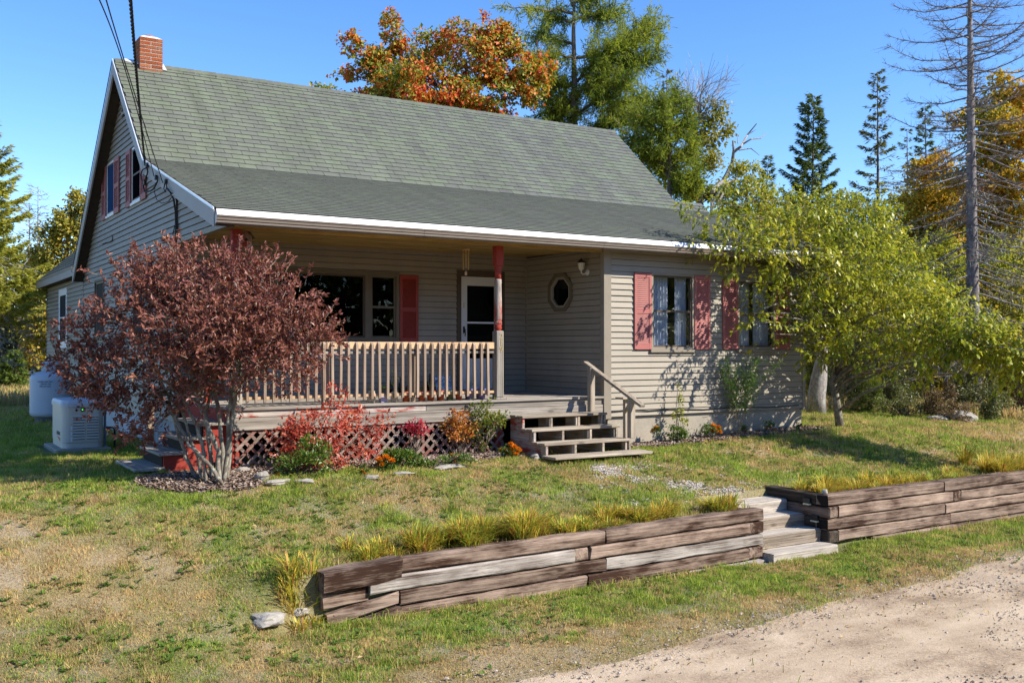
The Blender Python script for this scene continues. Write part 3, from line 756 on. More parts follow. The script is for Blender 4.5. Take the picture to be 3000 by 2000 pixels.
mb = MB(); WP.ch(mb, -1.355, -1.325, 1.05, 1.17, .02, .045, .004); mb.tube([WP.p(-1.34, 1.13, .045), WP.p(-1.34, 1.12, .075), WP.p(-1.335, 1.04, .075), WP.p(-1.335, 1.0, .06)], .009, 6); mb.build("handle", BLACK, dr_)
mb = MB(); WP.ch(mb, -1.352, -1.315, 1.50, 1.60, .02, .03, .004); mb.build("thermometer", plain("pale_plastic", (.6, .5, .38)), dr_)
# --- gable wall
def g_lo(z):      # front limit of the gable (small y)
    zz = z + .10
    if zz <= 2.48: return .0
    if zz < BZ: return max(F_Y - .2, EY + (zz - EZ) * (BY - EY) / (BZ - EZ))
    return BY + (zz - BZ) * (RY - BY) / (RZ - BZ)
def g_hi(z):
    zz = z + .10
    return 8.1 if zz < KZ else min(8.1, RY + (RZ - zz) * (KY - RY) / (RZ - KZ))
OG = [(4.67, 5.47, 3.38, 4.40), (2.40, 3.18, 3.36, 4.34), (5.72, 6.72, 1.0, 2.18), (2.2, 3.0, .9, 2.1)]
mb = MB(); prof = [(.0, Z_SB), (8.1, Z_SB), (8.1, 2.3)] + [(g_hi(z), z) for z in np.linspace(2.4, 5.85, 12)] + [(g_lo(z), z) for z in np.linspace(5.85, 2.45, 16)] + [(.0, 2.44)]
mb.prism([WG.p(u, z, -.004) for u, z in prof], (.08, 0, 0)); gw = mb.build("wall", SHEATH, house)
def g_lo2(z): return .03 if z + .05 < 2.45 else g_lo(z)
boards(WG, g_lo2, g_hi, Z_SB, 5.86, OG, gw)
for o, gm in zip(OG[:2], (plain("painted_sky_reflection", (.022, .055, .13), 1, 0, .1), plain("black_screen", (.004, .004, .005), 1, 0, .1))):  # first pane's blue is the sky's reflection put into its matte colour
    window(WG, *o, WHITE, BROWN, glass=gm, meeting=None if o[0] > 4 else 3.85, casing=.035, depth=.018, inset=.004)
for o in OG[2:]: window(WG, *o, BROWN, TRIM, glass=plain("small_pane", (.02, .025, .02), .6, .1, .3), meeting=(o[2] + o[3]) / 2)
for a, b, z0, z1 in ((5.48, 5.90, 3.33, 4.38), (4.20, 4.66, 3.33, 4.38), (3.19, 3.58, 3.32, 4.34), (1.98, 2.39, 3.31, 4.30)): shutter(WG, a, b, z0, z1)
mb = MB(); WG.box(mb, 3.58, 3.98, 5.06, 5.09, 0, .06); frame(mb, WG, 3.6, 3.96, 5.09, 5.36, .035, 0, .05); v = mb.build("gable_vent", TRIM, house)
mb = MB()
for k in range(6): WG.box(mb, 3.635, 3.925, 5.13 + k * .035, 5.145 + k * .035, .005, .035)
tag(mb.build("louvers", BROWN, v), kind="stuff")
mb = MB(); WG.box(mb, -.04, .03, Z_SB, 2.46, -.02, .03); mb.build("corner_board", TRIM, house)
mb = MB(); WG.box(mb, F_Y - .2, .0, 2.37, 2.445, -.06, .028); mb.build("frieze_board", TRIM, house)
# --- addition at the back, standing on piers
OA = [(10.42, 11.66, .78, 2.22)]
mb = MB(); 
for a, b, c, d in ((8.12, 10.42, -.33, 2.5), (11.66, 13.75, -.33, 2.5), (10.42, 11.66, -.33, .78), (10.42, 11.66, 2.22, 2.5)): WG.box(mb, a, b, c, d, -.006, -.1)
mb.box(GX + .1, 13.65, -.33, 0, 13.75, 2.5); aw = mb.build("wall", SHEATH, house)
boards(WG, lambda z: 8.14, lambda z: 13.72, -.33, 2.48, OA, aw)
window(WG, *OA[0], WHITE, WHITE, meeting=1.52, glass=plain("grey_screen_glass", (.05, .05, .05), 1, 0, .15), casing=.13, sill=False, depth=.02, inset=.006)
mb = MB(); WG.box(mb, 8.10, 8.14, -.33, 2.5, -.01, .018); WG.box(mb, 13.71, 13.80, -.33, 2.5, -.05, .02); mb.build("corner_board", BROWN, house)
mb = MB(); mb.box(GX + .02, 8.15, -.45, -1, 13.7, -.335); mb.build("floor_frame", SOFFIT, house)
for yy in (9.2, 11.4, 13.4):
    for xx in (-6.0, -4.0, -2.0):
        mb = MB(); mb.chbox(xx - .1, yy - .1, -1.0, xx + .1, yy + .1, -.45, .01); mb.build("pier", CONC, house)
# ------------------------------------------------------------------ roof
m, nt, out = newmat("shingle")
r = math_(nt, 'FRACT', math_(nt, 'ADD', objrand(nt), island(nt)))
big = noise(nt, coord(nt), .55, 2); v = coord(nt); gr = noise(nt, v, 210, 2, .9)
f = math_(nt, 'ADD', math_(nt, 'MULTIPLY', r, .75), math_(nt, 'MULTIPLY', big, .25))
col = ramp(nt, f, [(.10, (.098, .102, .097)), (.35, (.112, .118, .107)), (.6, (.118, .130, .105)), (.9, (.122, .142, .106))])
sx = node(nt, "SeparateXYZ"); nt.links.new(node(nt, "NewGeometry").outputs['Position'], sx.inputs[0])
moss = ramp(nt, math_(nt, 'ADD', math_(nt, 'MULTIPLY', sx.outputs[0], -.075), .35), [(.2, (0, 0, 0)), (.95, (1, 1, 1))])
col = mixc(nt, math_(nt, 'MULTIPLY', moss, .30), col, (.165, .175, .10))
col = mixc(nt, 1, col, ramp(nt, gr, [(.3, (.72,) * 3), (.7, (1.28,) * 3)]), 'MULTIPLY')
streak = noise(nt, coord(nt, (2.2, .22, .22)), 1.5, 4, .6)
col = mixc(nt, 1, col, ramp(nt, streak, [(.3, (.84, .84, .82)), (.7, (1.13, 1.13, 1.12))]), 'MULTIPLY')
finish(nt, out, col, .92, .25, bump(nt, gr, .5, .004)); SHINGLE = m
ROOFDECK = plain("roof_deck_felt", (.05, .05, .048), .95, .1, .2)

roof = part("roof", house)
def slab(name, pts, th, mat, parent=roof):
    p = np.array(pts, float); n = np.cross(p[1] - p[0], p[2] - p[0]); n /= np.linalg.norm(n)
    if n[2] < 0: n = -n
    mb = MB(); mb.prism(p, -n * th); return mb.build(name, mat, parent)
XE = 5.75   # the low roof reaches further right than the main one
slab("roof_deck", [(XL, BY, BZ), (XR, BY, BZ), (XR, RY, RZ), (XL, RY, RZ)], .10, ROOFDECK)
slab("roof_deck", [(XL, RY, RZ), (XR, RY, RZ), (XR, KY, KZ), (XL, KY, KZ)], .10, SHINGLE)
slab("roof_deck", [(XL, EY, EZ), (5.2, EY, EZ), (XE, BY, BZ), (XL, BY, BZ)], .09, ROOFDECK)
STY = BY + .26; STZ = roof_z(STY)
slab("roof_deck", [(XR - .02, BY, BZ), (XE, BY, BZ), (XE, STY, STZ), (XR - .02, STY, STZ)], .09, ROOFDECK)
mb = MB(); mb.prism([(XR - .3, RY, RZ - .12), (XR - .3, BY, BZ - .12), (XR - .3, F_Y, 2.4), (XR - .3, KY - .1, 2.4)], (.08, 0, 0)); mb.build("wall", TRIM, house)

UNIT = np.array([(0,0,.000),(1,0,.000),(1,1,.008),(0,1,.008),(0,0,.003),(1,0,.003),(1,1,.017),(0,1,.017)], float)
UF = [(0,3,2,1),(4,5,6,7),(0,1,5,4),(1,2,6,5),(2,3,7,6),(3,0,4,7)]
SHEDGE = plain("shingle_cut_edge", (.108, .113, .102), .95, .05, .2)
def edged(me):
    """the cut butts and sides of a shingle are bare dark asphalt"""
    me.materials.append(SHEDGE); me.polygons.foreach_set("material_index", np.array([0 if k % 6 == 1 else 1 for k in range(len(me.polygons))], np.int32)); return me
sh_me = edged(np_mesh("shingle", UNIT, UF, SHINGLE))
SH = []          # (matrix columns, projected size)
def lay(top, bot, x0, x1f, e=.139, w=.305):
    """courses from the eave up: top/bot are (y,z)"""
    t = np.array([0, *top]); b = np.array([0, *bot]); V = b - t; L = np.linalg.norm(V); V = V / L; N = np.cross(np.array([1.0, 0, 0]), V); N = N if N[2] > 0 else -N
    n = int(round(L / e)); e = L / n
    for i in range(n):
        v0 = i * e - .022; off = (i % 2) * w / 2 + RNG.uniform(-.03, .03); x = x0 - off
        x1 = x1f(i / n)
        while x < x1 - .01:
            a = max(x, x0 - .012); bq = min(x + w, x1 + .012); x += w
            if bq - a < .03: continue
            ln = e + .022 + RNG.uniform(-.003, .004)
            P = np.array([a + .002, t[1], t[2]]) + V * v0 + N * RNG.uniform(0, .0015)
            SH.append((P, np.array([bq - a - .007, 0, 0]), V * ln, N))
lay((RY - .06, RZ - .05), (BY, BZ), XL, lambda t: XR)
lay((STY, STZ), (BY, BZ), XR + .01, lambda t: XE)
lay((BY, BZ), (EY, EZ), XL, lambda t: XE + (5.2 - XE) * t)
def shown(s):
    P, A, B, N = s; c = P + A / 2 + B / 2; d = c - CAM; return np.dot(A, A) ** .5 * np.dot(B, B) ** .5 * abs(np.dot(N, d)) / np.dot(d, d) ** 1.5 * (0 if c[0] > 4.2 and c[1] < 0 else 1)
SH.sort(key=shown, reverse=True)
for P, A, B, N in SH[:300]:
    M = Matrix(((A[0], B[0], N[0], P[0]), (A[1], B[1], N[1], P[1]), (A[2], B[2], N[2], P[2]), (0, 0, 0, 1)))
    add("shingle", sh_me, roof, M)
V = []; F = []
for P, A, B, N in SH[300:]:
    b = len(V); V += [P + A * u[0] + B * u[1] + N * u[2] for u in UNIT]; F += [tuple(b + i for i in f) for f in UF]
tag(add("shingles", edged(np_mesh("shingles", np.array(V), np.array(F), SHINGLE)), roof), "remaining courses of grey green asphalt shingles", kind="stuff")
# ridge caps
x = XL; i = 0
cap_v = []
for sgn, (dy, dz) in ((-1, ((BY - RY), (BZ - RZ))), (1, ((KY - RY), (KZ - RZ)))):
    d = np.array([0, dy, dz]); d /= np.linalg.norm(d); cap_v.append(d)
def capmesh():
    mb = MB(); L = .155
    for d in cap_v:
        n = np.cross(np.array([1, 0, 0]), d); n = n if n[2] > 0 else -n
        o = np.zeros(3)
        mb.hexa([o + n * .010, np.array([L, 0, 0]) + n * .020, np.array([L, 0, 0]) + d * .13 + n * .018, d * .13 + n * .008, o + n * .020 + [0, 0, .004], np.array([L, 0, 0]) + n * .030 + [0, 0, .004], np.array([L, 0, 0]) + d * .13 + n * .028, d * .13 + n * .016])
    return mb.mesh("ridge_shingle", SHINGLE)
cm = capmesh()
while x < XR - .05:
    if not (-6.30 < x < -5.70): add("ridge_shingle", cm, roof, Matrix.Translation((x, RY, RZ + RNG.uniform(-.003, .003))))
    x += .14
# rake boards and drip edges at the left end, soffit
def rake(p, q, x=XL, h=.17, dz=.0, w=.028, mat=RAKE, name="rake_board"):
    mb = MB(); p = np.array(p, float); q = np.array(q, float)
    mb.prism([(x, p[0], p[1] - dz), (x, q[0], q[1] - dz), (x, q[0], q[1] - dz - h), (x, p[0], p[1] - dz - h)], (-w, 0, 0)); return mb.build(name, mat, roof)
rake((RY, RZ), (BY - .02, BZ - .02), h=.24, dz=.03); rake((BY - .0, BZ), (EY + .02, EZ), h=.215, dz=.02); rake((RY, RZ), (KY, KZ), h=.24, dz=.03)
rake((RY, RZ + .012), (BY, BZ + .012), XL - .03, .028, 0, .012, METALF, "drip_edge"); rake((BY, BZ + .014), (EY, EZ + .014), XL - .03, .032, 0, .012, METALF, "drip_edge"); rake((RY, RZ + .012), (KY, KZ + .012), XL - .03, .028, 0, .012, BROWN, "drip_edge")
for (p, q) in (((RY, RZ), (BY, BZ)), ((RY, RZ), (KY, KZ)), ((BY, BZ), (EY, EZ))):
    n = 24; p = np.array(p); q = np.array(q)
    for k in range(n):
        a = p + (q - p) * (k + .03) / n; b = p + (q - p) * (k + .97) / n; mb = MB()
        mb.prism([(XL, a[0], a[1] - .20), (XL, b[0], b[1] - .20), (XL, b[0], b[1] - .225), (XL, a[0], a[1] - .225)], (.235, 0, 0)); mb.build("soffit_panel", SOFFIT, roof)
rake((RY, RZ), (BY, BZ), XR + .03, .2, .02); rake((BY, BZ), (EY, EZ), 5.2, .18, .02)
# eave: white metal strip, fascia, gutter with rolled ribs
mb = MB(); mb.hexa([(XL, EY + .02, EZ - .075), (5.2, EY + .02, EZ - .075), (5.2, EY - .045, EZ - .085), (XL, EY - .045, EZ - .085), (XL, EY + .02, EZ - .005), (5.2, EY + .02, EZ - .005), (5.2, EY - .006, EZ - .006), (XL, EY - .006, EZ - .006)])
mb.build("eave_flashing", plain("white_metal", (.86, .86, .86), .4, .5, .03, 3), roof)
mb = MB(); mb.box(XL, EY + .022, EZ - .20, 5.2, EY + .05, EZ - .012); mb.build("fascia", RAKE, roof)
prof = [(.02, -.085), (-.075, -.085), (-.098, -.093), (-.098, -.108), (-.085, -.118), (-.082, -.150), (-.070, -.162), (-.070, -.185), (-.055, -.200), (.02, -.200)]
mb = MB(); mb.prism([(XL - .02, EY + a, EZ + b) for a, b in prof], (5.24 - XL, 0, 0)); mb.build("gutter", GUTTER, roof)
for sxp in (-3.6, -.4, 2.6):
    mb = MB(); mb.prism([(sxp, EY + a * 1.02 - .001, EZ + b) for a, b in prof], (.05, 0, 0)); mb.build("gutter_seam", GUTTER, roof)
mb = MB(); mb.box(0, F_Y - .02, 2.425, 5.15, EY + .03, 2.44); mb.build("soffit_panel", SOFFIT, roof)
# porch ceiling of plywood sheets
for k, (a, b) in enumerate(((GX + .02, -4.4), (-4.395, -2.2), (-2.195, -.04))):
    mb = MB(); mb.hexa([(a, -2.78, 2.405), (b, -2.78, 2.405), (b, 0, 2.465), (a, 0, 2.465), (a, -2.78, 2.42), (b, -2.78, 2.42), (b, 0, 2.48), (a, 0, 2.48)]); mb.build("ceiling_panel", CEIL, house)
mb = MB(); mb.box(GX + .05, F_Y + .01, 2.36, -.1, F_Y + .15, 2.408); mb.build("porch_beam", CEIL, house)
# flashing saddle and chimney
mb = MB(); d = cap_v[0]; n_ = np.array([0, -d[2], d[1]]); n_ = n_ if n_[2] > 0 else -n_
mb.prism([(-6.36, RY, RZ + .035), (-5.66, RY, RZ + .035), (-5.64, RY + d[1] * .24, RZ + d[2] * .24 + .045), (-6.2, RY + d[1] * .11, RZ + d[2] * .11 + .04), (-6.36, RY + d[1] * .07, RZ + d[2] * .07 + .04)], (0, 0, .012)); mb.build("chimney_flashing", METALF, roof)
MORTAR = plain("mortar", (.50, .45, .38), .95, .1, .15, 20, bmp=.4)
m, nt, out = newmat("brick"); r = objrand(nt); v = coord(nt)
col = ramp(nt, r, [(0, (.22, .065, .03)), (.3, (.36, .09, .032)), (.6, (.31, .115, .06)), (.8, (.29, .175, .12)), (1, (.40, .115, .042))])
sp = ramp(nt, noise(nt, v, 60, 4, .7), [(.42, (.45,) * 3), (.55, (1,) * 3), (.75, (1.3,) * 3)]); col = mixc(nt, 1, col, sp, 'MULTIPLY')
finish(nt, out, col, .9, .15, bump(nt, noise(nt, v, 90, 3), .5, .004)); BRICK = m
CX0, CX1, CY0, CY1, CZ0, CZ1 = -6.13, -5.72, 3.50, 3.90, 5.7, 6.47
mb = MB(); mb.box(CX0 + .008, CY0 + .008, CZ0, CX1 - .008, CY1 - .008, CZ1 - .004); ch = mb.build("chimney", MORTAR, house)
me_f = MB().chbox(-.098, -.05, -.029, .098, .05, .029, .003).mesh("brick", BRICK); me_h = MB().chbox(-.046, -.05, -.029, .046, .05, .029, .003).mesh("brick", BRICK)
nc = 11; hc = (CZ1 - CZ0) / nc
for k in range(nc):
    z = CZ0 + (k + .5) * hc
    for side in range(4):
        L = .41 if side % 2 == 0 else .40
        us = ([.101, .309] if (k + side) % 2 else [.049, .205, .361]); ms = ([me_f, me_f] if (k + side) % 2 else [me_h, me_f, me_h])
        for u, me in zip(us, ms):
            u *= L / .41
            M = {0: Matrix.Translation((CX0 + u, CY0 + .05, z)), 2: Matrix.Translation((CX1 - u, CY1 - .05, z)),
                 1: Matrix.Translation((CX1 - .051, CY0 + u, z)) @ Matrix.Rotation(math.pi / 2, 4, 'Z'), 3: Matrix.Translation((CX0 + .051, CY1 - u, z)) @ Matrix.Rotation(math.pi / 2, 4, 'Z')}[side]
            add("brick", me, ch, M)
mb = MB(); mb.hexa([(CX0 + .005, CY0 + .005, CZ1 - .003), (CX1 - .005, CY0 + .005, CZ1 - .003), (CX1 - .005, CY1 - .005, CZ1 - .003), (CX0 + .005, CY1 - .005, CZ1 - .003), (CX0 + .09, CY0 + .09, CZ1 + .05), (CX1 - .09, CY0 + .09, CZ1 + .05), (CX1 - .09, CY1 - .09, CZ1 + .05), (CX0 + .09, CY1 - .09, CZ1 + .05)]); mb.build("crown_mortar", plain("crown_mortar", (.62, .56, .48), .95, .1, .12, 12), ch)
mb = MB(); mb.lathe([(.10, CZ1 + .0), (.10, CZ1 + .075), (.085, CZ1 + .078), (.085, CZ1 + .03)], (-5.925, 3.70, 0), 16); mb.build("flue_liner", plain("flue_clay", (.36, .13, .06)), ch)
# roof of the addition: hipped, shingle courses on the near slope
AE = GX - .22; AZ = 2.56
aroof = part("roof", house)
slab("roof_deck", [(AE, 8.16, AZ), (AE, 13.95, AZ), (-4.13, 11.55, AZ + 2.3), (-4.13, 8.16, AZ + 2.3)], .08, ROOFDECK, aroof)
slab("roof_deck", [(AE, 13.95, AZ), (.2, 13.95, AZ), (-2.0, 11.55, AZ + 2.3), (-4.13, 11.55, AZ + 2.3)], .08, ROOFDECK, aroof)
Vd = np.array([AE + 4.13, 0.0, -2.3]); LL = np.linalg.norm(Vd); Vd /= LL; Nn = np.cross(Vd, np.array([0, 1.0, 0])); Nn = Nn if Nn[2] > 0 else -Nn
ne = 22; ee = LL / ne
for i in range(ne):
    fy = 13.95 + (11.55 - 13.95) * (1 - (i + 1) / ne); yq = 8.18; c0 = np.array([-4.13, 0, AZ + 2.3])
    while yq < fy - .05:
        w_ = min(.61, fy - yq)
        if i > 8: add("shingle", sh_me, aroof, Matrix(((0, Vd[0] * (ee + .02), Nn[0], c0[0] + Vd[0] * (i * ee - .02)), (w_ - .004, 0, 0, yq), (0, Vd[2] * (ee + .02), Nn[2], c0[2] + Vd[2] * (i * ee - .02)), (0, 0, 0, 1))))
        yq += .61
mb = MB(); mb.box(AE - .025, 8.14, AZ - .20, AE, 14.0, AZ - .01); mb.box(AE, 13.95, AZ - .2, .2, 13.98, AZ - .01); mb.build("fascia", RAKE, aroof)
mb = MB(); mb.box(AE - .032, 8.14, AZ - .05, AE - .026, 14.0, AZ + .012); mb.build("drip_edge", TRIM, aroof)
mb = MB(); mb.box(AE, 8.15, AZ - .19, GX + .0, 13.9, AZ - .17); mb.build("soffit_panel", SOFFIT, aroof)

# ------------------------------------------------------------------ porch deck, railing, lattice, steps
DX0, DX1 = -6.22, -.03
deck = part("porch", house)
nb = 17; bw = (0 - F_Y + .03) / nb
for k in range(nb):
    y0 = F_Y - .03 + k * bw; mb = MB(); mb.chbox(DX0, y0 + .003, -.036, DX1 if k else DX1 - .0, y0 + bw - .003, 0 + RNG.uniform(-.002, .002), .004); mb.build("deck_board", W_GREY['x'], deck)
for a, b, z0, z1, mm_, dd_ in ((DX0, -3.35, -.13, -.040, W_RED['x'], .012), (-3.345, DX1, -.13, -.040, W_GREY['x'], .012), (DX0 + .02, -2.9, -.30, -.134, W_GREY['x'], .03), (-2.895, DX1 - .0, -.315, -.134, W_GREY['x'], .03)):
    mb = MB(); mb.chbox(a, F_Y - .0 - dd_ + .02, z0, b, F_Y + .045 - dd_, z1, .004); mb.build("rim_board", mm_, deck)
mb = MB(); mb.chbox(DX0 - .005, F_Y + .05, -.30, DX0 + .035, -.02, -.04, .004); mb.build("rim_board", W_REDF['y'], deck)
for y_ in (-1.7, -.9):
    mb = MB(); mb.box(DX0 + .05, y_, -.25, DX1, y_ + .04, -.04); mb.build("joist", W_RED['x'], deck)
for x_ in (DX0 + .07, -4.1, -2.06, -.15):
    mb = MB(); mb.chbox(x_ - .05, F_Y + .05, -.95, x_ + .05, F_Y + .15, -.3, .006); mb.build("pier_post", W_REDF['z'], deck)
def turned_post(x, y, label=None):
    mb = MB(); mb.chbox(x - .068, y - .068, .03, x + .068, y + .068, 1.055, .012); mb.chbox(x - .10, y - .10, .0, x + .10, y + .10, .032, .006)
    o = mb.build("porch_post", W_GREY['z'], deck)
    prof = [(.060, 1.05), (.045, 1.075), (.060, 1.09), (.060, 1.11), (.048, 1.125), (.062, 1.15), (.062, 1.19), (.052, 1.205), (.052, 1.215), (.062, 1.24), (.060, 1.40), (.055, 1.62), (.052, 1.78), (.058, 1.80), (.050, 1.815), (.058, 1.83), (.048, 1.85), (.048, 1.93), (.060, 1.945), (.045, 1.965), (.060, 1.99), (.055, 2.01), (.066, 2.03), (.060, 2.06)]
    mb = MB(); mb.lathe(prof[5:17], (x, y, 0), 18); mb.build("turned_shaft", W_RED['z'], o, True)
    mb = MB(); mb.lathe(prof[:6], (x, y, 0), 18); mb.build("turned_collar", W_REDF['z'], o, True)
    mb = MB(); mb.lathe(prof[16:], (x, y, 0), 18); mb.build("turned_collar", W_REDF['z'], o, True)
    mb = MB(); mb.chbox(x - .066, y - .066, 2.055, x + .066, y + .066, 2.40, .012); mb.build("post_head", W_REDF['z'], o)
    return o
post = turned_post(-2.06, F_Y + .09); turned_post(DX0 + .08, F_Y + .09)
GOLD = plain("brass_number", (.50, .36, .14), .35, .5, .15, 40, metal=.6)
def text_part(name, txt, size, M, mat, parent, ext=.002, align='CENTER'):
    cu = bpy.data.curves.new(name, 'FONT'); cu.body = txt; cu.size = size; cu.extrude = ext; cu.align_x = align; cu.align_y = 'CENTER'; cu.resolution_u = 3
    o = bpy.data.objects.new("tmp", cu); COL.objects.link(o); dg = bpy.context.evaluated_depsgraph_get(); dg.update()
    me = bpy.data.meshes.new_from_object(o.evaluated_get(dg)); bpy.data.objects.remove(o); bpy.data.curves.remove(cu)
    me.materials.clear(); me.materials.append(mat); me.name = name
    return add(name, me, parent, M)
RXf = Matrix.Rotation(math.pi / 2, 4, 'X')
for t_, z_ in (("2", .965), ("1", .865), ("9", .765)):
    text_part("house_number", t_, .125, Matrix.Translation((-2.045, F_Y + .09 - .071, z_)) @ RXf, GOLD, post, .004)
# railing
rail = part("railing", house)
yr = F_Y + .06
mb = MB(); mb.chbox(DX0 + .16, yr, .775, -4.87, yr + .038, .875, .004); mb.build("top_rail", W_BAL, rail)
mb = MB(); mb.chbox(-4.865, yr, .775, -2.13, yr + .038, .878, .004); mb.build("top_rail", W_NEW, rail)
for a, b, mm_ in ((DX0 + .16, -4.6, W_GREY['x']), (-4.595, -2.13, W_GREY['x'])):
    mb = MB(); mb.chbox(a, yr + .002, .708, b, yr + .036, .745, .003); mb.build("middle_rail", mm_, rail)
for a, b in ((DX0 + .16, -4.2), (-4.195, -2.13)):
    mb = MB(); mb.chbox(a, yr + .002, .098, b, yr + .036, .138, .003); mb.build("bottom_rail", W_NEW, rail)
for x_, mt in ((-4.86, W_BAL), (-3.52, wood("rail_post_wood", (.16, .10, .06), (.38, .27, .18), 'z'))):
    mb = MB(); mb.chbox(x_ - .045, yr + .042, .0, x_ + .045, yr + .13, .77, .005); mb.build("rail_post", mt, rail)
xb = DX0 + .22; 
bal = MB(); bal.v = []; h_ = .0175
bal._add([(-h_, -h_, .065), (h_, -h_, .075), (h_, h_, .065), (-h_, h_, .055), (-h_, -h_, .84), (h_, -h_, .84), (h_, h_, .875), (-h_, h_, .875)], [(0,3,2,1),(4,5,6,7),(0,1,5,4),(1,2,6,5),(2,3,7,6),(3,0,4,7)])
bme = bal.mesh("baluster", W_BAL)
while xb < -2.16:
    add("baluster", bme, rail, Matrix.Translation((xb, yr - .019, RNG.uniform(-.004, .006))) @ Matrix.Rotation(RNG.normal(0, .008), 4, 'Y')); xb += .1205
# railing on the open left side of the deck (between post and wall, with a gap for the side steps)
mb = MB(); mb.chbox(DX0 + .06, -.95, .78, DX0 + .10, -.06, .87, .004); mb.build("top_rail", W_REDF['y'], rail)
for k in range(7): add("baluster", bme, rail, Matrix.Translation((DX0 + .08, -.85 + k * .125, 0)))
mb = MB(); mb.chbox(DX0 + .04, -1.06, .0, DX0 + .13, -.96, .92, .005); mb.build("rail_post", W_REDF['z'], rail)
# lattice: two layers of slats clipped to the opening
lat = part("lattice", house)
LX0, LX1, LZ0, LZ1 = DX0 + .06, -2.0, -.86, -.31
def slat(c, sgn, y, wd=.042):
    d = np.array([1, 0, sgn]) / math.sqrt(2)
    # line z = LZ0 + sgn*(x - c)
    xa, xb_ = (c, c + (LZ1 - LZ0)) if sgn > 0 else (c - (LZ1 - LZ0), c)
    za, zb = (LZ0, LZ1) if sgn > 0 else (LZ1, LZ0)
    if xb_ < LX0 + .02 or xa > LX1 - .02: return
    if xa < LX0: za += (LX0 - xa) * sgn; xa = LX0
    if xb_ > LX1: zb -= (xb_ - LX1) * sgn; xb_ = LX1
    if xb_ - xa < .03: return
    j = RNG.normal(0, .006, 2)
    mb = MB(); mb.beam((xa, y, za + j[0]), (xb_, y + RNG.normal(0, .003), zb + j[1]), .008, wd, up=(0, 0, 1)); mb.build("lattice_slat", W_LAT, lat)
c = LX0 - .6
while c < LX1 + .6:
    slat(c + RNG.normal(0, .004), 1, F_Y + .02); slat(c + .03 + RNG.normal(0, .004), -1, F_Y + .031); c += .158
for z_ in (LZ1 + .0,):
    mb = MB(); mb.chbox(LX0, F_Y + .036, z_ - .03, LX1, F_Y + .055, z_ + .01, .003); mb.build("lattice_frame", W_REDF['x'], lat)
for x_ in (LX0, -4.9, -3.4, LX1 - .04):
    mb = MB(); mb.chbox(x_, F_Y + .036, LZ0, x_ + .04, F_Y + .055, LZ1 - .03, .003); mb.build("lattice_frame", W_REDF['z'], lat)
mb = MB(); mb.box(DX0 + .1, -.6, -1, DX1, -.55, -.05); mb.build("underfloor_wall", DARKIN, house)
# front steps
steps = part("front_steps", house)
TR = [(-.235, -2.52, -2.86, -1.94, -.31), (-.42, -2.83, -3.16, -1.95, -.29), (-.60, -3.14, -3.48, -1.95, -.36), (-.775, -3.44, -3.80, -1.97, -.16)]
for i, (z, ya, yb, xa, xb_) in enumerate(TR):
    mid = (ya + yb) / 2
    for a, b in ((ya, mid + .003), (mid - .003, yb)):
        mb = MB(); mb.chbox(xa + RNG.uniform(-.01, .01), b, z - .038, xb_ + RNG.uniform(-.01, .01), a, z + RNG.uniform(-.003, .002), .005, .002); mb.build("tread", W_STEP['x'], steps)
for i in range(3):
    z = TR[i][0] - .040; zn = TR[i + 1][0] + .001; yb = TR[i][2] + .03
    for x_ in np.linspace(-1.90, -.38, 4) + RNG.normal(0, .015, 4):
        mb = MB(); mb.chbox(x_ - .019, yb, zn, x_ + .019, yb + .09, z, .003); mb.build("riser_block", W_STEP['z'], steps)
def stringer(x):
    mb = MB(); pts = [(-2.5, -.31), (-2.5, -.62), (-3.35, -1.0), (-3.47, -1.0), (-3.47, -.642), (-3.15, -.642), (-3.15, -.462), (-2.84, -.462), (-2.84, -.277), (-2.5, -.277)]
    mb.prism([(x, a, b) for a, b in pts[::-1]], (.038, 0, 0)); mb.build("stringer", W_STEP['y'] if x > -1.8 else W_RED['y'], steps)
for x_ in (-1.915, -1.40, -.88, -.37): stringer(x_)
for x_, y_, z0, z1, t_ in ((-.43, -2.58, -.235, .50, .045), (-.30, -3.44, -.60, .02, .045), (-.14, -3.10, -.82, -.02, .032)):
    mb = MB(); mb.chbox(x_ - t_, y_ - t_, z0, x_ + t_, y_ + t_, z1, .004); mb.build("handrail_post", W_STEP['z'], steps)
mb = MB(); mb.beam((-.43, -2.42, .555), (-.27, -3.68, -.10), .095, .04); mb.build("handrail", W_STEP['y'], steps)
mb = MB(); mb.chbox(-.27, -3.2, -.02, -.05, -3.0, .012, .003); mb.beam((-.17, -3.12, -.22), (-.29, -3.40, -.06), .03, .05); mb.build("handrail_bracket", W_STEP['x'], steps)
# side steps at the left end, going down towards -x
ss = part("side_steps", house)
for z, xa, xb_ in ((-.19, -6.60, -6.24), (-.37, -6.86, -6.50), (-.55, -7.12, -6.76), (-.735, -7.42, -7.04)):
    mb = MB(); mb.chbox(xa, -2.36, z - .038, xb_, -1.15, z, .005, .003); mb.build("tread", W_GREY['y'], ss)
for y_ in (-2.30, -1.2):
    mb = MB(); pts = [(-6.24, -.05), (-6.24, -.6), (-6.75, -.95), (-7.05, -.95), (-7.05, -.592), (-6.80, -.592), (-6.80, -.412), (-6.54, -.412), (-6.54, -.232), (-6.26, -.232)]
    mb.prism([(a, y_, b) for a, b in pts], (0, .038, 0)); mb.build("stringer", W_REDF['x'], ss)
for x_, z0 in ((-6.55, -.232), (-6.81, -.412), (-7.06, -.592)):
    mb = MB(); mb.box(x_ - .0, -2.25, z0 - .14, x_ + .02, -1.2, z0 - .0); mb.build("riser", DARKIN, ss)
mb = MB(); mb.chbox(-7.0, -1.16, -.82, -6.91, -1.07, .05, .005); mb.build("newel_post", W_BAL, ss)
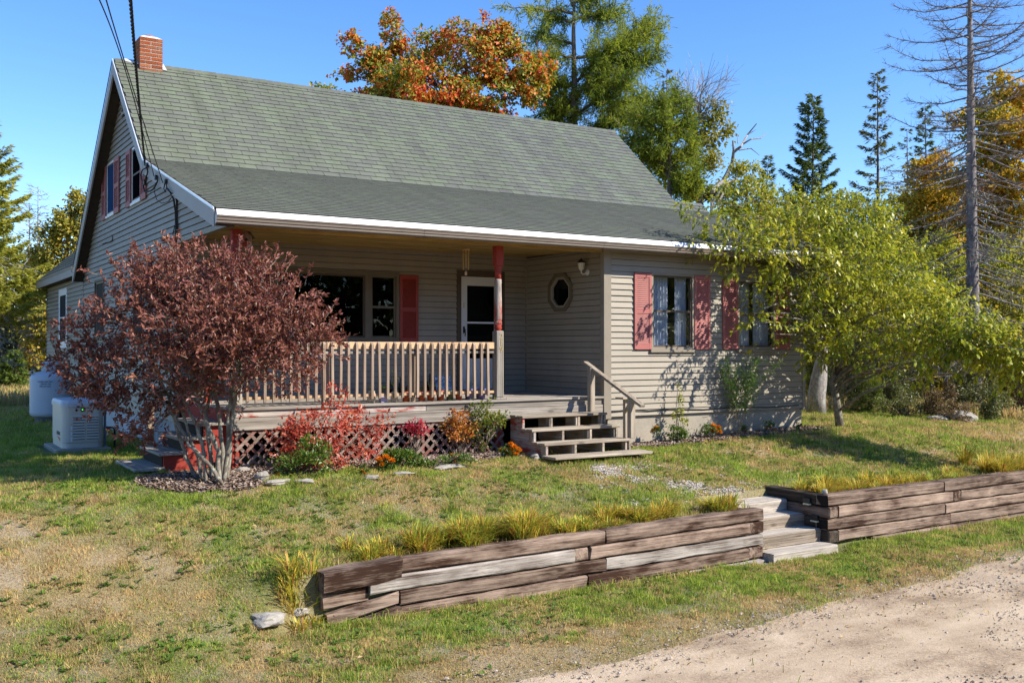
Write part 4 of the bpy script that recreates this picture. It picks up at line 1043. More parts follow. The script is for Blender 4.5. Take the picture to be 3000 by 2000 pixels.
# gable foundation skirt of upright boards
sk = part("skirting", house)
yq = .12
while yq < 8.0:
    mb = MB(); mb.chbox(GX + .03, yq, -1.0, GX + .05, yq + .178, Z_SB - .003, .003); mb.build("skirt_board", SKIRT, sk); yq += .182
# wall lantern beside the porch
lamp = thing("wall_lantern", "white carriage lantern with black cap on the porch side of the wing", "lantern", (0, -1.86, 2.1))
PW = plain("lantern_white", (.62, .60, .55), .5, .4, .1, 20)
mb = MB(); mb.lathe([(.045, 0), (.05, .01), (.05, .03), (.03, .04)], (0, 0, 0), 12)
mb.v = [(-z * 1.0, -1.93 + x_, 2.06 + y_) for x_, y_, z in mb.v]; mb.build("wall_plate", PW, lamp)
mb = MB(); mb.tube([(-.03, -1.93, 2.06), (-.09, -1.92, 2.03), (-.13, -1.90, 2.05), (-.13, -1.90, 2.10)], .012, 6); mb.build("arm", PW, lamp)
mb = MB(); mb.lathe([(.03, 2.10), (.045, 2.12), (.065, 2.22), (.06, 2.225)], (-.13, -1.90, 0), 8); mb.build("lamp_glass", plain("frosted_lamp", (.55, .52, .45), .3, .5), lamp)
mb = MB(); mb.lathe([(.075, 2.222), (.07, 2.235), (.03, 2.275), (.012, 2.285), (.012, 2.30)], (-.13, -1.90, 0), 8); mb.build("lamp_cap", BLACK, lamp)
# ------------------------------------------------------------------ timber retaining wall with steps
def onY(px, py, Y):
    d = at(px, py, 1.0) - CAM; return CAM + d * (Y - CAM[1]) / d[1]
def onX(px, py, X):
    d = at(px, py, 1.0) - CAM; return CAM + d * (X - CAM[0]) / d[0]
def onZ(px, py, Z):
    d = at(px, py, 1.0) - CAM; return CAM + d * (Z - CAM[2]) / d[2]
WY = -6.5
def xw(px): return onY(px, 1520, WY)[0]
def tie(parent, x0, x1, z0, z1, y0=WY, y1=WY + .22, mat=None, slope=0.0, x_ref=0.0, yaw=0.0, jit=.0045, name="timber"):
    """squared log: chamfered, split into a few bays so that its faces undulate"""
    n = max(2, int((x1 - x0) / .22) + 1); xs_ = np.linspace(x0, x1, n); b = .014; V = []; F = []
    sec = [(y0 + b, z0), (y1 - b, z0), (y1, z0 + b), (y1, z1 - b), (y1 - b, z1), (y0 + b, z1), (y0, z1 - b), (y0, z0 + b)]
    wob = RNG.normal(0, 1, (n, 8, 2)) * jit; wob = wob * .6 + np.roll(wob, 1, 1) * .4; side = RNG.normal(0, .004, n)
    for i, x_ in enumerate(xs_):
        for k, (yy, zz) in enumerate(sec):
            xx = x_ + (RNG.normal(0, .006) if i in (0, n - 1) else 0)
            dx = x_ - x_ref
            V.append((xx, yy + wob[i, k, 0] + side[i] + yaw * dx, zz + wob[i, k, 1] + slope * dx))
    for i in range(n - 1):
        for k in range(8): F.append((i * 8 + k, i * 8 + (k + 1) % 8, (i + 1) * 8 + (k + 1) % 8, (i + 1) * 8 + k))
    F += [tuple(range(8))[::-1], tuple((n - 1) * 8 + k for k in range(8))]
    F = [f[::-1] for f in F]
    return add(name, np_mesh(name, V, F, mat or TIMBER['x'], False), parent)
def tie_y(parent, x0, x1, y0, y1, z0, z1, mat=None, name="timber"):
    mb = MB(); n = 3
    mb.chbox(x0, y0, z0, x1, y1, z1, .014, .007); return mb.build(name, mat or TIMBER['y'], parent)
rwl = thing("retaining_wall", "long weathered timber retaining wall whose left end has rotted and slumped", "retaining wall", (-3.4, WY, -1.85))
H1 = .157; SL = .0135
def top_l(k): return -1.25 - k * H1
E1 = xw(2239)
for k, segs in enumerate(([(1177, 1776, 0), (1778, 2239, 0)], [(1085, 1683, 2), (1684, 1725, 1), (1731, 2200, 0), (2202, 2239, 1)], [(1172, 1777, 0), (1779, 2238, 2)], [(1172, 1720, 0), (1722, 2196, 0), (2198, 2236, 1)])):
    for a, b, t in segs:
        o = tie(rwl, xw(a) + .004, xw(b) - .004, top_l(k) - H1 + .012, top_l(k) - .004, mat={0: TIMBER['x'], 1: TIMBER['y'], 2: TIMBERP}[t], slope=SL, x_ref=E1, y0=WY + RNG.uniform(-.008, .012) + .012 * k * 0)
tie(rwl, xw(1560), xw(2236), -2.0, -1.885, y0=WY - .05, mat=TIMBERP, slope=.008, x_ref=E1)
tie(rwl, xw(1180), xw(1545), -2.0, -1.865, y0=WY - .03, slope=.004, x_ref=E1)
# slumped left end
xk = xw(1177)
tie(rwl, xw(945) + .0, xk - .004, top_l(0) - .195 + SL * (xk - E1), top_l(0) + .0 + SL * (xk - E1), y0=WY - .02, y1=WY + .23, slope=.05, x_ref=xk, yaw=.03, jit=.011)
tie(rwl, xw(950), xw(1085) - .004, top_l(1) - H1 + SL * (xk - E1) - .035, top_l(1) + SL * (xk - E1) - .03, y0=WY + .03, slope=.07, x_ref=xk, mat=TIMBER['x'])
tie(rwl, xw(960), xw(1168), top_l(2) - H1 * .8 + SL * (xk - E1), top_l(2) + SL * (xk - E1) - .012, y0=WY + .01, slope=.16, x_ref=xk, jit=.010)
tie(rwl, xw(930), xw(1172), top_l(2) - H1 * 1.55 + SL * (xk - E1), top_l(2) - H1 * .95 + SL * (xk - E1), y0=WY - .05, y1=WY + .10, slope=.19, x_ref=xk, jit=.012, mat=TIMBER['x'])
tie(rwl, xw(1060), xw(1172), -1.95, top_l(3) - H1 * .4 + SL * (xk - E1), y0=WY + .03, slope=.02, x_ref=xk)
for k in range(4): tie_y(rwl, E1 - .20, E1 - .004, (WY + .225 if k % 2 == 0 else WY + .23), -5.35, top_l(k) - H1 + .005, top_l(k) - .006 - (.03 if k == 0 else 0))
rwr = thing("retaining_wall", "weathered timber retaining wall to the right of the garden steps with dark log ends", "retaining wall", (3.5, WY, -1.85))
H2 = .1625; E2 = xw(2428)
def top_r(k): return -1.172 - k * H2
for k, segs in enumerate(([(2428, 2767, 0), (2769, 3110, 0)], [(2459, 2793, 0), (2794, 2815, 1), (2818, 3140, 0)], [(2428, 2769, 0), (2771, 3090, 0)], [(2459, 2786, 0), (2788, 3120, 0)])):
    for a, b, t in segs:
        tie(rwr, xw(a) + .004, xw(b) - .004, top_r(k) - H2 + .012, top_r(k) - .004, mat=TIMBER['x'] if not t else TIMBER['y'], y0=WY + RNG.uniform(-.006, .012), slope=.002, x_ref=E2)
xq = min(xw(3110), xw(3090))
for k in range(4): tie(rwr, xw((3110, 3140, 3090, 3120)[k]) + .006, xw((3110, 3140, 3090, 3120)[k]) + 2.6, top_r(k) - H2 + .008, top_r(k) + .003, slope=.002, x_ref=E2)
tie(rwr, xw(2560), xw(3100), -2.0, top_r(3) - H2 - .002, y0=WY - .04, slope=.002, x_ref=E2)
DARKT = wood("creosote_timber_y", (.012, .009, .007), (.10, .075, .055), 'y', .85, .8, objvar=.2, bmp=.9)
for k in range(4):
    y0 = WY + .225 if k % 2 == 0 else WY - .004
    tie_y(rwr, E2 + .0, E2 + (.20 if k % 2 == 0 else xw(2457) - E2 - .003), y0, -5.30, top_r(k) - H2 + .005, top_r(k) - .004 - (.012 if k == 0 else 0), DARKT if k != 1 else TIMBER['y'])
for k in (0, 2):     # dark sawn ends of the front timbers
    mb = MB(); mb.chbox(E2 - .004, WY + .016, top_r(k) - H2 + .02, E2 + .006, WY + .20, top_r(k) - .02, .002); mb.build("timber_end", plain("burnt_end", (.012, .009, .008), .8, .2, .4, 12), rwr)
gst = thing("garden_steps", "pale weathered timber steps between the two retaining walls", "steps", (0, -6.0, -1.85))
STW = wood("pale_step_x", (.20, .165, .13), (.58, .52, .45), 'x', .9, .8, objvar=.1, bmp=.7)
STR = wood("step_riser_x", (.10, .075, .055), (.40, .33, .26), 'x', .9, .8, objvar=.12, bmp=.8)
for j, (zt, ya, yb) in enumerate(((-1.80, -6.66, -6.36), (-1.638, -6.37, -6.06), (-1.475, -6.07, -5.76), (-1.315, -5.77, -5.42))):
    zb = zt - .175
    o = tie(gst, E1 + .006, E2 - .006, zb + (.0), zt - .004, y0=ya, y1=yb, mat=STW if j in (0, 3) else STR, jit=.004, name="step")
    if j in (1, 2, 3):
        mb = MB(); mb.chbox(E1 + .01, ya + .012, zt - .003, E2 - .01, yb - .004, zt + .004, .002); mb.build("tread", STW, gst)
# small solar lamps on the end wall
for i, (px, py, lab) in enumerate(((2368, 1468, "upper black solar step light on the dark end of the timber wall"), (2390, 1518, "lower black solar step light on the dark end of the timber wall"))):
    c = onX(px, py, E2); s_ = thing("solar_light", lab, "solar light", c, "solar step lights")
    mb = MB(); mb.chbox(E2 - .045, c[1] - .06, c[2] - .02, E2 - .002, c[1] + .06, c[2] + .05, .005); mb.build("housing", BLACK, s_)
    mb = MB(); mb.chbox(E2 - .05, c[1] - .055, c[2] - .042, E2 - .004, c[1] + .055, c[2] - .022, .003); mb.build("diffuser", plain("pale_diffuser", (.6, .58, .42), .4, .4), s_)

# ------------------------------------------------------------------ stones
STONE = plain("fieldstone", (.30, .275, .24), .95, .15, .3, 14, bmp=.8, objvar=.15)
def stone(px, py, sx, sy, sz, lab, P=None, grp="stones edging the flower bed", mat=None, sink=.3):
    P = on(px, py) if P is None else P
    bm = bpy.data.meshes.new("stone"); import bmesh; b = bmesh.new(); bmesh.ops.create_icosphere(b, subdivisions=3, radius=1.0)
    sd = RNG.integers(1, 900)
    for v_ in b.verts:
        c = v_.co; k = 1 + .45 * (float(vnoise(c.x * 1.3 + sd, c.y * 1.3 + c.z * 1.7, .8, 5)) - .5) + .2 * (float(vnoise(c.x * 3 + sd, c.z * 3 + c.y * 2, .8, 6)) - .5)
        q = max(abs(c.x), abs(c.y), abs(c.z)); c *= k * (1 + .25 * (1 / (q + .001) - 1)); c.x *= sx; c.y *= sy; c.z *= sz
    b.to_mesh(bm); b.free(); bm.materials.append(mat or STONE)
    o = add("stone", bm, None, Matrix.Translation((P[0], P[1], P[2] + sz * (1 - sink))) @ Matrix.Rotation(RNG.uniform(-.5, .5), 4, 'Z')); tag(o, lab, "stone", grp); return o
stone(768, 1408, .09, .08, .07, "round grey stone in the mulch just right of the red shrub's stems")
stone(712, 1385, .09, .07, .045, "low flat stone half buried close to the red shrub's stems")
stone(815, 1418, .17, .08, .04, "long flat pale edging stone near the lattice's left end")
stone(890, 1414, .13, .07, .03, "flat edging stone below the red leaved bush")
stone(1320, 1372, .24, .08, .035, "longest flat edging stone below the orange bush")
stone(1180, 1392, .15, .06, .03, "thin edging stone between the marigolds")
stone(1568, 1346, .08, .07, .05, "white stone beside the bottom front step")
stone(1090, 1402, .10, .06, .03, "small edging stone left of the marigolds")
stone(785, 1830, .17, .13, .06, "large rough pale rock in the worn slope left of the timber wall", grp=None, sink=.1)
stone(880, 1800, .08, .06, .04, "small rock beside the slumped end of the timber wall", grp=None)
pc = onY(2427, 1440, WY + .1); stone(0, 0, .045, .04, .035, "small round stone lying on the corner of the right timber wall", P=(E2 + .06, WY + .12, top_r(0) - .005), grp=None, sink=.05)
stone(2818, 1232, .30, .2, .16, "grey boulder at the edge of the wood", grp=None, P=on(2818, 1236), sink=.4)
stone(2750, 1232, .28, .2, .08, "low flat rock at the edge of the wood", grp=None, P=on(2755, 1234), sink=.4)

# ------------------------------------------------------------------ generator and propane tank
gx0, gx1, gy0, gy1, gzb = -7.77, -7.16, 1.05, 2.18, gz(-7.4, 1.5) + .07
gen = thing("generator", "cream standby generator in a louvred case beside the gable", "generator", (-7.46, 1.6, gzb - .07))
GENP = plain("generator_cream", (.52, .50, .44), .45, .4, .04, 3)
mb = MB(); mb.chbox(gx0 - .1, gy0 - .12, gzb - .16, gx1 + .08, gy1 + .1, gzb - .004, .01); mb.build("pad", CONC, gen)
def rrect(x0, x1, y0, y1, r, n=5):
    P = []
    for cx, cy, a0 in ((x1 - r, y0 + r, -90), (x1 - r, y1 - r, 0), (x0 + r, y1 - r, 90), (x0 + r, y0 + r, 180)):
        for k in range(n + 1): t = math.radians(a0 + 90 * k / n); P.append((cx + r * math.cos(t), cy + r * math.sin(t)))
    return P
mb = MB(); mb.prism([(a, b, gzb + .085) for a, b in rrect(gx0, gx1, gy0, gy1, .13)], (0, 0, .545)); body = mb.build("case", GENP, gen)
mb = MB(); mb.prism([(a, b, gzb) for a, b in rrect(gx0 + .008, gx1 - .008, gy0 + .008, gy1 - .008, .13)], (0, 0, .08)); mb.build("base", GENP, gen)
mb = MB(); rr = rrect(gx0 - .015, gx1 + .015, gy0 - .015, gy1 + .015, .14); n = len(rr)
lv = [[(a, b, gzb + .632) for a, b in rr], [(a, b, gzb + .69) for a, b in rr], [((a + 7.465) * .93 - 7.465, (b - 1.615) * .95 + 1.615, gzb + .735) for a, b in rr]]
mb._add([p for l in lv for p in l], [tuple(range(n))[::-1], tuple(2 * n + k for k in range(n))] + [(i * n + k, i * n + (k + 1) % n, (i + 1) * n + (k + 1) % n, (i + 1) * n + k) for i in range(2) for k in range(n)]); mb.build("lid", plain("generator_lid", (.48, .50, .53), .45, .4, .04), gen)
mb = MB(); mb.box(gx0 - .004, gy0 + .2, gzb + .655, gx0 + .02, gy0 + .9, gzb + .675); mb.build("lid_grip", BLACK, gen)
for col_ in (0, 1):
    for k in range(9):
        z = gzb + .14 + k * .042; xa = gx0 + .15 + col_ * .20; xb_ = xa + .175
        mb = MB(); mb.hexa([(xa, gy0 + .004, z), (xb_, gy0 + .004, z), (xb_, gy0 - .018, z + .002), (xa, gy0 - .018, z + .002), (xa, gy0 + .004, z + .026), (xb_, gy0 + .004, z + .026), (xb_, gy0 - .002, z + .026), (xa, gy0 - .002, z + .026)]); mb.build("louver", GENP, gen)
        mb = MB(); mb.box(xa + .004, gy0 - .0025, z - .010, xb_ - .004, gy0 + .002, z - .001); mb.build("vent_slot", BLACK, gen)
mb = MB(); mb.lathe([(.018, 0), (.018, .012), (.012, .014)], (0, 0, 0), 12); mb.v = [(gx0 + .20 + a, gy0 - c, gzb + .585 + b) for a, b, c in mb.v]; mb.build("key_lock", BLACK, gen)
mb = MB(); mb.lathe([(.028, 0), (.028, .014), (.02, .016)], (0, 0, 0), 14); mb.v = [(gx0 + .285 + a, gy0 - c, gzb + .585 + b) for a, b, c in mb.v]; sl = mb.build("status_ring", BLACK, gen)
m, nt, out = newmat("green_light"); em = node(nt, "Emission"); em.inputs[0].default_value = (.1, .9, .12, 1); em.inputs[1].default_value = .8; nt.links.new(em.outputs[0], out.inputs[0])
mb = MB(); mb.lathe([(.011, .015), (.011, .019), (.005, .021)], (0, 0, 0), 10); mb.v = [(gx0 + .285 + a, gy0 - c, gzb + .590 + b) for a, b, c in mb.v]; mb.build("status_light", m, sl)
LBL = plain("paper_label", (.70, .70, .74), .6, .3, .04); ORG = plain("orange_print", (.55, .13, .03), .6); DKT = plain("dark_print", (.07, .07, .06), .6)
mb = MB(); mb.box(gx0 + .118, gy0 - .003, gzb + .10, gx0 + .142, gy0 + .0, gzb + .36); lb = mb.build("warning_label", LBL, gen)
for z in (.36, .27, .19):
    mb = MB(); mb.box(gx0 + .118, gy0 - .005, gzb + z - .008, gx0 + .142, gy0 - .0032, gzb + z); mb.build("label_stripe", ORG, lb)
MT = Matrix.Translation((gx0 - .002, gy0 + .37, gzb + .215)) @ Matrix.Rotation(-math.pi / 2, 4, 'Z') @ RXf
text_part("maker_name", "GENERAC", .085, MT, DKT, gen, .001)
mb = MB(); mb.prism([(gx0 - .003, gy0 + .52, gzb + .165), (gx0 - .003, gy0 + .20, gzb + .155), (gx0 - .003, gy0 + .20, gzb + .10)], (.003, 0, 0)); mb.build("maker_stripe", ORG, gen)
mb = MB(); mb.tube([(gx1 + .04, gy0 + .2, gzb + .62), (gx1 + .04, gy0 + .2, gzb + .3), (gx1 + .04, gy0 + .2, gzb - .05)], .02, 8); mb.build("conduit", plain("grey_conduit", (.20, .24, .30), .5), gen)
mb = MB(); mb.tube([(gx1 + .06, gy0 + .25, gzb + .28), (gx1 + .17, gy0 + .25, gzb + .28), (gx1 + .2, gy0 + .27, gzb + .24), (gx1 + .2, gy0 + .28, gzb - .08)], .016, 8); mb.build("gas_pipe", BLACK, gen)
tx, ty, tz = -6.95, 8.23, gz(-6.95, 8.23) + .10
tank = thing("propane_tank", "white upright propane tank behind the generator", "propane tank", (tx, ty, tz - .1))
TNK = plain("tank_white", (.50, .52, .56), .5, .4, .04, 3)
R_ = .435
mb = MB(); prof = [(.30, .0), (.38, .015), (.43, .06), (R_, .12), (R_, .80), (.43, .86), (.40, .915), (.33, .96), (.22, .985), (.10, .99)]
mb.lathe(prof, (tx, ty, tz), 32); mb.build("vessel", TNK, tank, True)
mb = MB(); mb.lathe([(.34, -.10), (.34, .03), (.335, .03), (.335, -.10)], (tx, ty, tz), 24); mb.build("foot_ring", plain("foot_ring", (.10, .10, .10), .7), tank)
mb = MB(); mb.lathe([(.205, .965), (.205, 1.14), (.19, 1.185), (.12, 1.20), (.02, 1.205)], (tx, ty, tz), 24); mb.build("valve_dome", TNK, tank, True)
mb = MB(); mb.lathe([(.208, 1.118), (.208, 1.126)], (tx, ty, tz), 24); mb.build("dome_seam", plain("seam_grey", (.3, .33, .4)), tank)
mb = MB(); mb.lathe([(R_ + .001, .80), (R_ + .003, .806), (R_ + .001, .812)], (tx, ty, tz), 32); mb.build("weld_seam", TNK, tank, True)
t = np.linspace(0, 2 * np.pi, 13); mb = MB(); mb.tube([(tx - .40 + .04 * math.cos(a), ty - .1, tz + .965 + .04 * math.sin(a)) for a in t], .012, 6); mb.build("lifting_eye", TNK, tank)
for i, (s_, zz) in enumerate((("MAINE GAS, INC.", .775), ("UNION, ME", .725), ("800-222-4351", .675))):
    a0 = math.atan2(CAM[1] - ty, CAM[0] - tx) - .28
    M = Matrix.Translation((tx + (R_ + .003) * math.cos(a0), ty + (R_ + .003) * math.sin(a0), tz + zz)) @ Matrix.Rotation(a0 + math.pi / 2, 4, 'Z') @ RXf
    text_part("tank_lettering", s_, .042, M, plain("tank_print", (.06, .07, .16), .6), tank, .0012)
hose = [at(*q) for q in ((212, 1076, 21.8), (228, 1085, 21.6), (238, 1103, 21.4), (243, 1122, 21.3), (262, 1130, 21.2), (330, 1134, 19.8), (380, 1137, 18.6))]
mb = MB(); mb.tube(hose, .022, 8); tag(mb.build("gas_hose", BLACK), "black gas line running from the propane tank along the gable wall", "hose")

# ------------------------------------------------------------------ overhead cables and service wires
CABLE = plain("cable_black", (.022, .020, .020), .7, .2, .2, 20)
def quad(p0, p1, p2, t):
    t = np.asarray(t)[:, None]; return p0 * (2 * (t - .5) * (t - 1)) + p1 * (-4 * t * (t - 1)) + p2 * (2 * t * (t - .5))
def cable_pts(anchor, mid, top, n=80, far=1.35):
    a = np.array(anchor); da = depth_of(a); q2 = at(*top, 8.5)
    # depth is nearly linear along the span in 1/depth of the picture
    q1 = at(*mid, 1 / (.5 / da + .5 / 8.5)); s1 = np.linalg.norm(q1 - a) / np.linalg.norm(q2 - a)
    t = np.linspace(0, far, n); L = [(t - s1) * (t - 1) / (s1), (t * (t - 1)) / (s1 * (s1 - 1)), t * (t - s1) / (1 - s1)]
    return a[None] * L[0][:, None] + q1[None] * L[1][:, None] + q2[None] * L[2][:, None]
A1 = np.array((-6.56, .45, 3.44)); A2 = np.array((-6.56, -.12, 3.26)); A3 = np.array((-6.56, 1.06, 3.70))
for a, md, tp, lab in ((A1, (357, 174), (291, 0), "left thin utility cable running from the sky to the gable's rake board"), (A2, (366, 184), (311, 0), "middle thin utility cable running from the sky to the gable's rake board")):
    mb = MB(); mb.tube(cable_pts(a, md, tp), .0065, 6); tag(mb.build("utility_cable", CABLE), lab, "cable", "overhead cables")
cp = cable_pts(A3, (399, 210), (382, 0), 420)
tc = thing("service_cable", "thick twisted service cable running down to the gable beside the upper window", "cable", A3, "overhead cables")
s_ = np.concatenate([[0], np.cumsum(np.linalg.norm(np.diff(cp, axis=0), axis=1))])
tan = np.gradient(cp, axis=0); tan /= np.linalg.norm(tan, axis=1)[:, None]; e1 = np.cross(tan, [0, 0, 1.0]); e1 /= np.linalg.norm(e1, axis=1)[:, None]; e2 = np.cross(tan, e1)
for k in range(3):
    ph = s_ * 2 * math.pi / .42 + k * 2.094; mb = MB(); mb.tube(cp + (e1 * np.cos(ph)[:, None] + e2 * np.sin(ph)[:, None]) * .0095, .0082, 5); mb.build("strand", CABLE, tc)
lp = thing("drip_loops", "black drip loops and clamps of the service wires on the gable's rake board", "wires", (-6.56, .4, 3.3))
def wire(pts, r, name="wire"):
    P = np.array([onX(a, b, X) for a, b, X in pts]); t = np.linspace(0, len(P) - 1, len(P) * 6); i = np.clip(t.astype(int), 0, len(P) - 2); f = (t - i)[:, None]
    f = f * f * (3 - 2 * f) * .4 + f * .6; mb = MB(); mb.tube(P[i] * (1 - f) + P[i + 1] * f, r, 6); mb.build(name, CABLE, lp)
X0 = -6.585
wire([(431, 488, X0), (433, 505, X0), (428, 520, X0), (419, 535, X0), (421, 550, X0), (424, 562, X0)], .012)
wire([(428, 492, X0), (417, 498, X0), (412, 512, X0), (414, 525, X0), (422, 534, X0)], .010)
wire([(456, 516, X0), (462, 530, X0), (455, 545, X0), (448, 555, X0), (440, 560, X0), (425, 562, X0)], .012)
wire([(455, 535, X0), (453, 565, X0), (459, 585, X0), (475, 596, X0), (494, 590, X0), (505, 575, X0), (514, 570, -6.345)], .006)
wire([(484, 534, X0), (480, 552, X0), (484, 562, X0), (489, 548, X0), (486, 536, X0)], .008)
wire([(488, 550, X0), (500, 565, X0), (509, 585, -6.36), (514, 620, -6.345), (515, 665, -6.345), (514, 720, -6.345), (514, 800, -6.345)], .013)
wire([(518, 576, -6.345), (518, 640, -6.345), (517, 700, -6.345), (518, 800, -6.345)], .015)
wire([(512, 660, -6.345), (506, 690, -6.345), (505, 740, -6.345)], .007); wire([(520, 650, -6.345), (525, 690, -6.345), (527, 705, -6.345)], .007)
for px, py in ((424, 536), (457, 520), (485, 532), (431, 484)):
    c = onX(px, py, -6.575); mb = MB(); mb.chbox(c[0] - .02, c[1] - .035, c[2] - .035, c[0] + .02, c[1] + .035, c[2] + .035, .008); mb.build("clamp", BLACK, lp)
mb = MB(); P = np.array([onX(a, b, -6.338) for a, b in ((328, 688), (330, 697), (328, 706), (322, 709), (310, 711), (300, 715))]); mb.tube(P, .008, 5); tag(mb.build("cable_stub", CABLE), "short black cable end poking from the gable siding", "cable")
mb = MB(); P = np.array([onY(a, b, F_Y - .035) for a, b in ((1792, 1205), (1840, 1200), (1900, 1203), (1960, 1198), (2060, 1199), (2150, 1192), (2250, 1193), (2340, 1186))]); mb.tube(P, .009, 5); tag(mb.build("wall_cable", CABLE), "black cable slung along the bottom of the wing siding", "cable")

# ------------------------------------------------------------------ things on the porch
TERRA = plain("terracotta", (.42, .10, .04), .8, .2, .15, 10); PURP = plain("purple_plastic", (.145, .12, .26), .5, .3, .06); GRNP = plain("green_plastic", (.085, .11, .05), .5, .3, .1); JAR = plain("patterned_jar", (.42, .37, .27), .35, .5, .5, 45); LILAC = plain("lilac_box", (.45, .42, .58), .6, .3, .15, 30)
PLANT = leafmat("pot_plant_leaf", [(0, (.05, .11, .02)), (.6, (.16, .22, .03)), (1, (.35, .32, .04))], 3, .3)
def sprig(parent, c, n, h, sp, name="foliage", mat=PLANT, L=.05):
    V = []; F = []
    for _ in range(n):
        a = RNG.random() * 6.28; hh_ = h * (.3 + .7 * RNG.random()); p = np.array([c[0] + sp * RNG.normal() * .5, c[1] + sp * RNG.normal() * .5, c[2] + hh_]); d = np.array([math.cos(a), math.sin(a), RNG.uniform(-.4, .7)]); d /= np.linalg.norm(d); s = np.cross(d, [0, 0, 1]); s /= np.linalg.norm(s) + 1e-6
        l = L * (.6 + .7 * RNG.random()); b = len(V); V += [p, p + d * l * .5 + s * l * .28, p + d * l, p + d * l * .5 - s * l * .28]; F.append((b, b + 1, b + 2, b + 3))
    add(name, np_mesh(name, np.array(V), np.array(F), mat), parent)
    mb = MB()
    for _ in range(3): mb.tube([(c[0], c[1], c[2] - .02), (c[0] + sp * RNG.normal() * .3, c[1] + sp * RNG.normal() * .3, c[2] + h * .8)], .003, 4)
    mb.build("stem", GRNP, parent)
pots = [(1088, 1181, .062, .05, .17, JAR, "tall patterned jar, leftmost of the row of pots behind the railing", 18, .09, .06), (1122, 1180, .055, .055, .13, LILAC, "pale lilac box among the pots behind the railing", 30, .16, .07), (1155, 1179, .055, .045, .15, JAR, "narrow patterned jar with a tall yellow green sprig", 34, .32, .06),
        (1190, 1178, .063, .05, .15, TERRA, "terracotta pot just left of the middle railing post", 0, 0, 0), (1236, 1177, .060, .05, .14, TERRA, "terracotta pot just right of the middle railing post", 10, .14, .05), (1262, 1176, .064, .05, .15, TERRA, "terracotta pot with a thin leaning seedling, second right of the middle post", 14, .22, .08), (1290, 1175, .063, .05, .15, TERRA, "terracotta pot in front of the blue mosaic panel", 6, .10, .05),
        (1318, 1174, .064, .05, .15, GRNP, "dark green plastic pot between two terracotta pots", 0, 0, 0), (1344, 1173, .058, .045, .14, TERRA, "terracotta pot, rightmost of the terracotta ones", 0, 0, 0), (1376, 1173, .082, .066, .165, PURP, "purple pot with a spiky green plant, left of its purple twin", 26, .17, .07), (1408, 1172, .080, .066, .165, PURP, "purple pot nearest to the turned porch post", 0, 0, 0)]
for px, py, r1, r0, h, mt, lab, n_, hh_, sp in pots:
    c = onZ(px, py + 1, .0); c[1] = max(c[1], F_Y + .19); c[1] = min(c[1], F_Y + .30); c[0] = onY(px, py, c[1])[0]
    t_ = thing("plant_pot", lab, "pot", (c[0], c[1], .002), "pots behind the railing")
    mb = MB(); prof = [(r0, 0), (r1 * .97, h * .8), (r1 * 1.06, h * .81), (r1 * 1.06, h), (r1 * .92, h), (r1 * .9, h * .86)] if mt is not JAR else [(r0, 0), (r1, h * .15), (r1, h * .75), (r1 * .8, h * .86), (r1 * .85, h), (r1 * .75, h)]
    if mt is LILAC: mb.chbox(c[0] - .05, c[1] - .04, .003, c[0] + .05, c[1] + .04, h, .004)
    else: mb.lathe(prof, (c[0], c[1], .003), 18)
    mb.build("pot_body", mt, t_, mt is not LILAC)
    if mt is not LILAC: mb = MB(); mb.lathe([(r1 * .88, h * .84), (r1 * .5, h * .88), (.005, h * .88)], (c[0], c[1], .003), 12); mb.build("soil", plain("pot_soil", (.05, .035, .025), .95), t_)
    if n_: sprig(t_, (c[0], c[1], h * .9), n_, hh_, sp)
m, nt, out = newmat("blue_mosaic"); vo = node(nt, "TexVoronoi"); vo.inputs['Scale'].default_value = 38; nt.links.new(coord(nt), vo.inputs['Vector'])
finish(nt, out, ramp(nt, vo.outputs['Color'], [(.2, (.03, .06, .14)), (.5, (.12, .25, .40)), (.8, (.5, .6, .68))]), .3, .5); MOS = m
c = onY(1300, 1130, -.08); mb = MB(); mb.hexa([(c[0] - .17, -.13, .01), (c[0] + .15, -.13, .01), (c[0] + .15, -.11, .01), (c[0] - .17, -.11, .01), (c[0] - .17, -.05, .30), (c[0] + .15, -.05, .30), (c[0] + .15, -.03, .30), (c[0] - .17, -.03, .30)]); tag(mb.build("mosaic_panel", MOS), "blue mosaic panel leaning against the porch wall left of the door", "panel")
for i, (px, w_, h_, lab) in enumerate(((1140, .05, .26, "dark bottle standing by the wall under the picture window"), (1172, .035, .28, "slim dark bottle by the wall below the red shutter"), (1200, .06, .24, "squat dark jug by the wall right of the slim bottle"), (1258, .05, .34, "dark lantern standing left of the blue mosaic panel"))):
    c = onY(px, 1130, -.14); mb = MB(); mb.lathe([(w_, 0), (w_ * 1.05, h_ * .5), (w_ * .9, h_ * .62), (w_ * .35, h_ * .75), (w_ * .3, h_ * .97), (w_ * .36, h_)], (c[0], -.16, .002), 14); tag(mb.build("bottle", plain("dark_glass", (.02, .013, .01), .2, .5), None, True), lab, "bottle", "dark bottles by the porch wall")
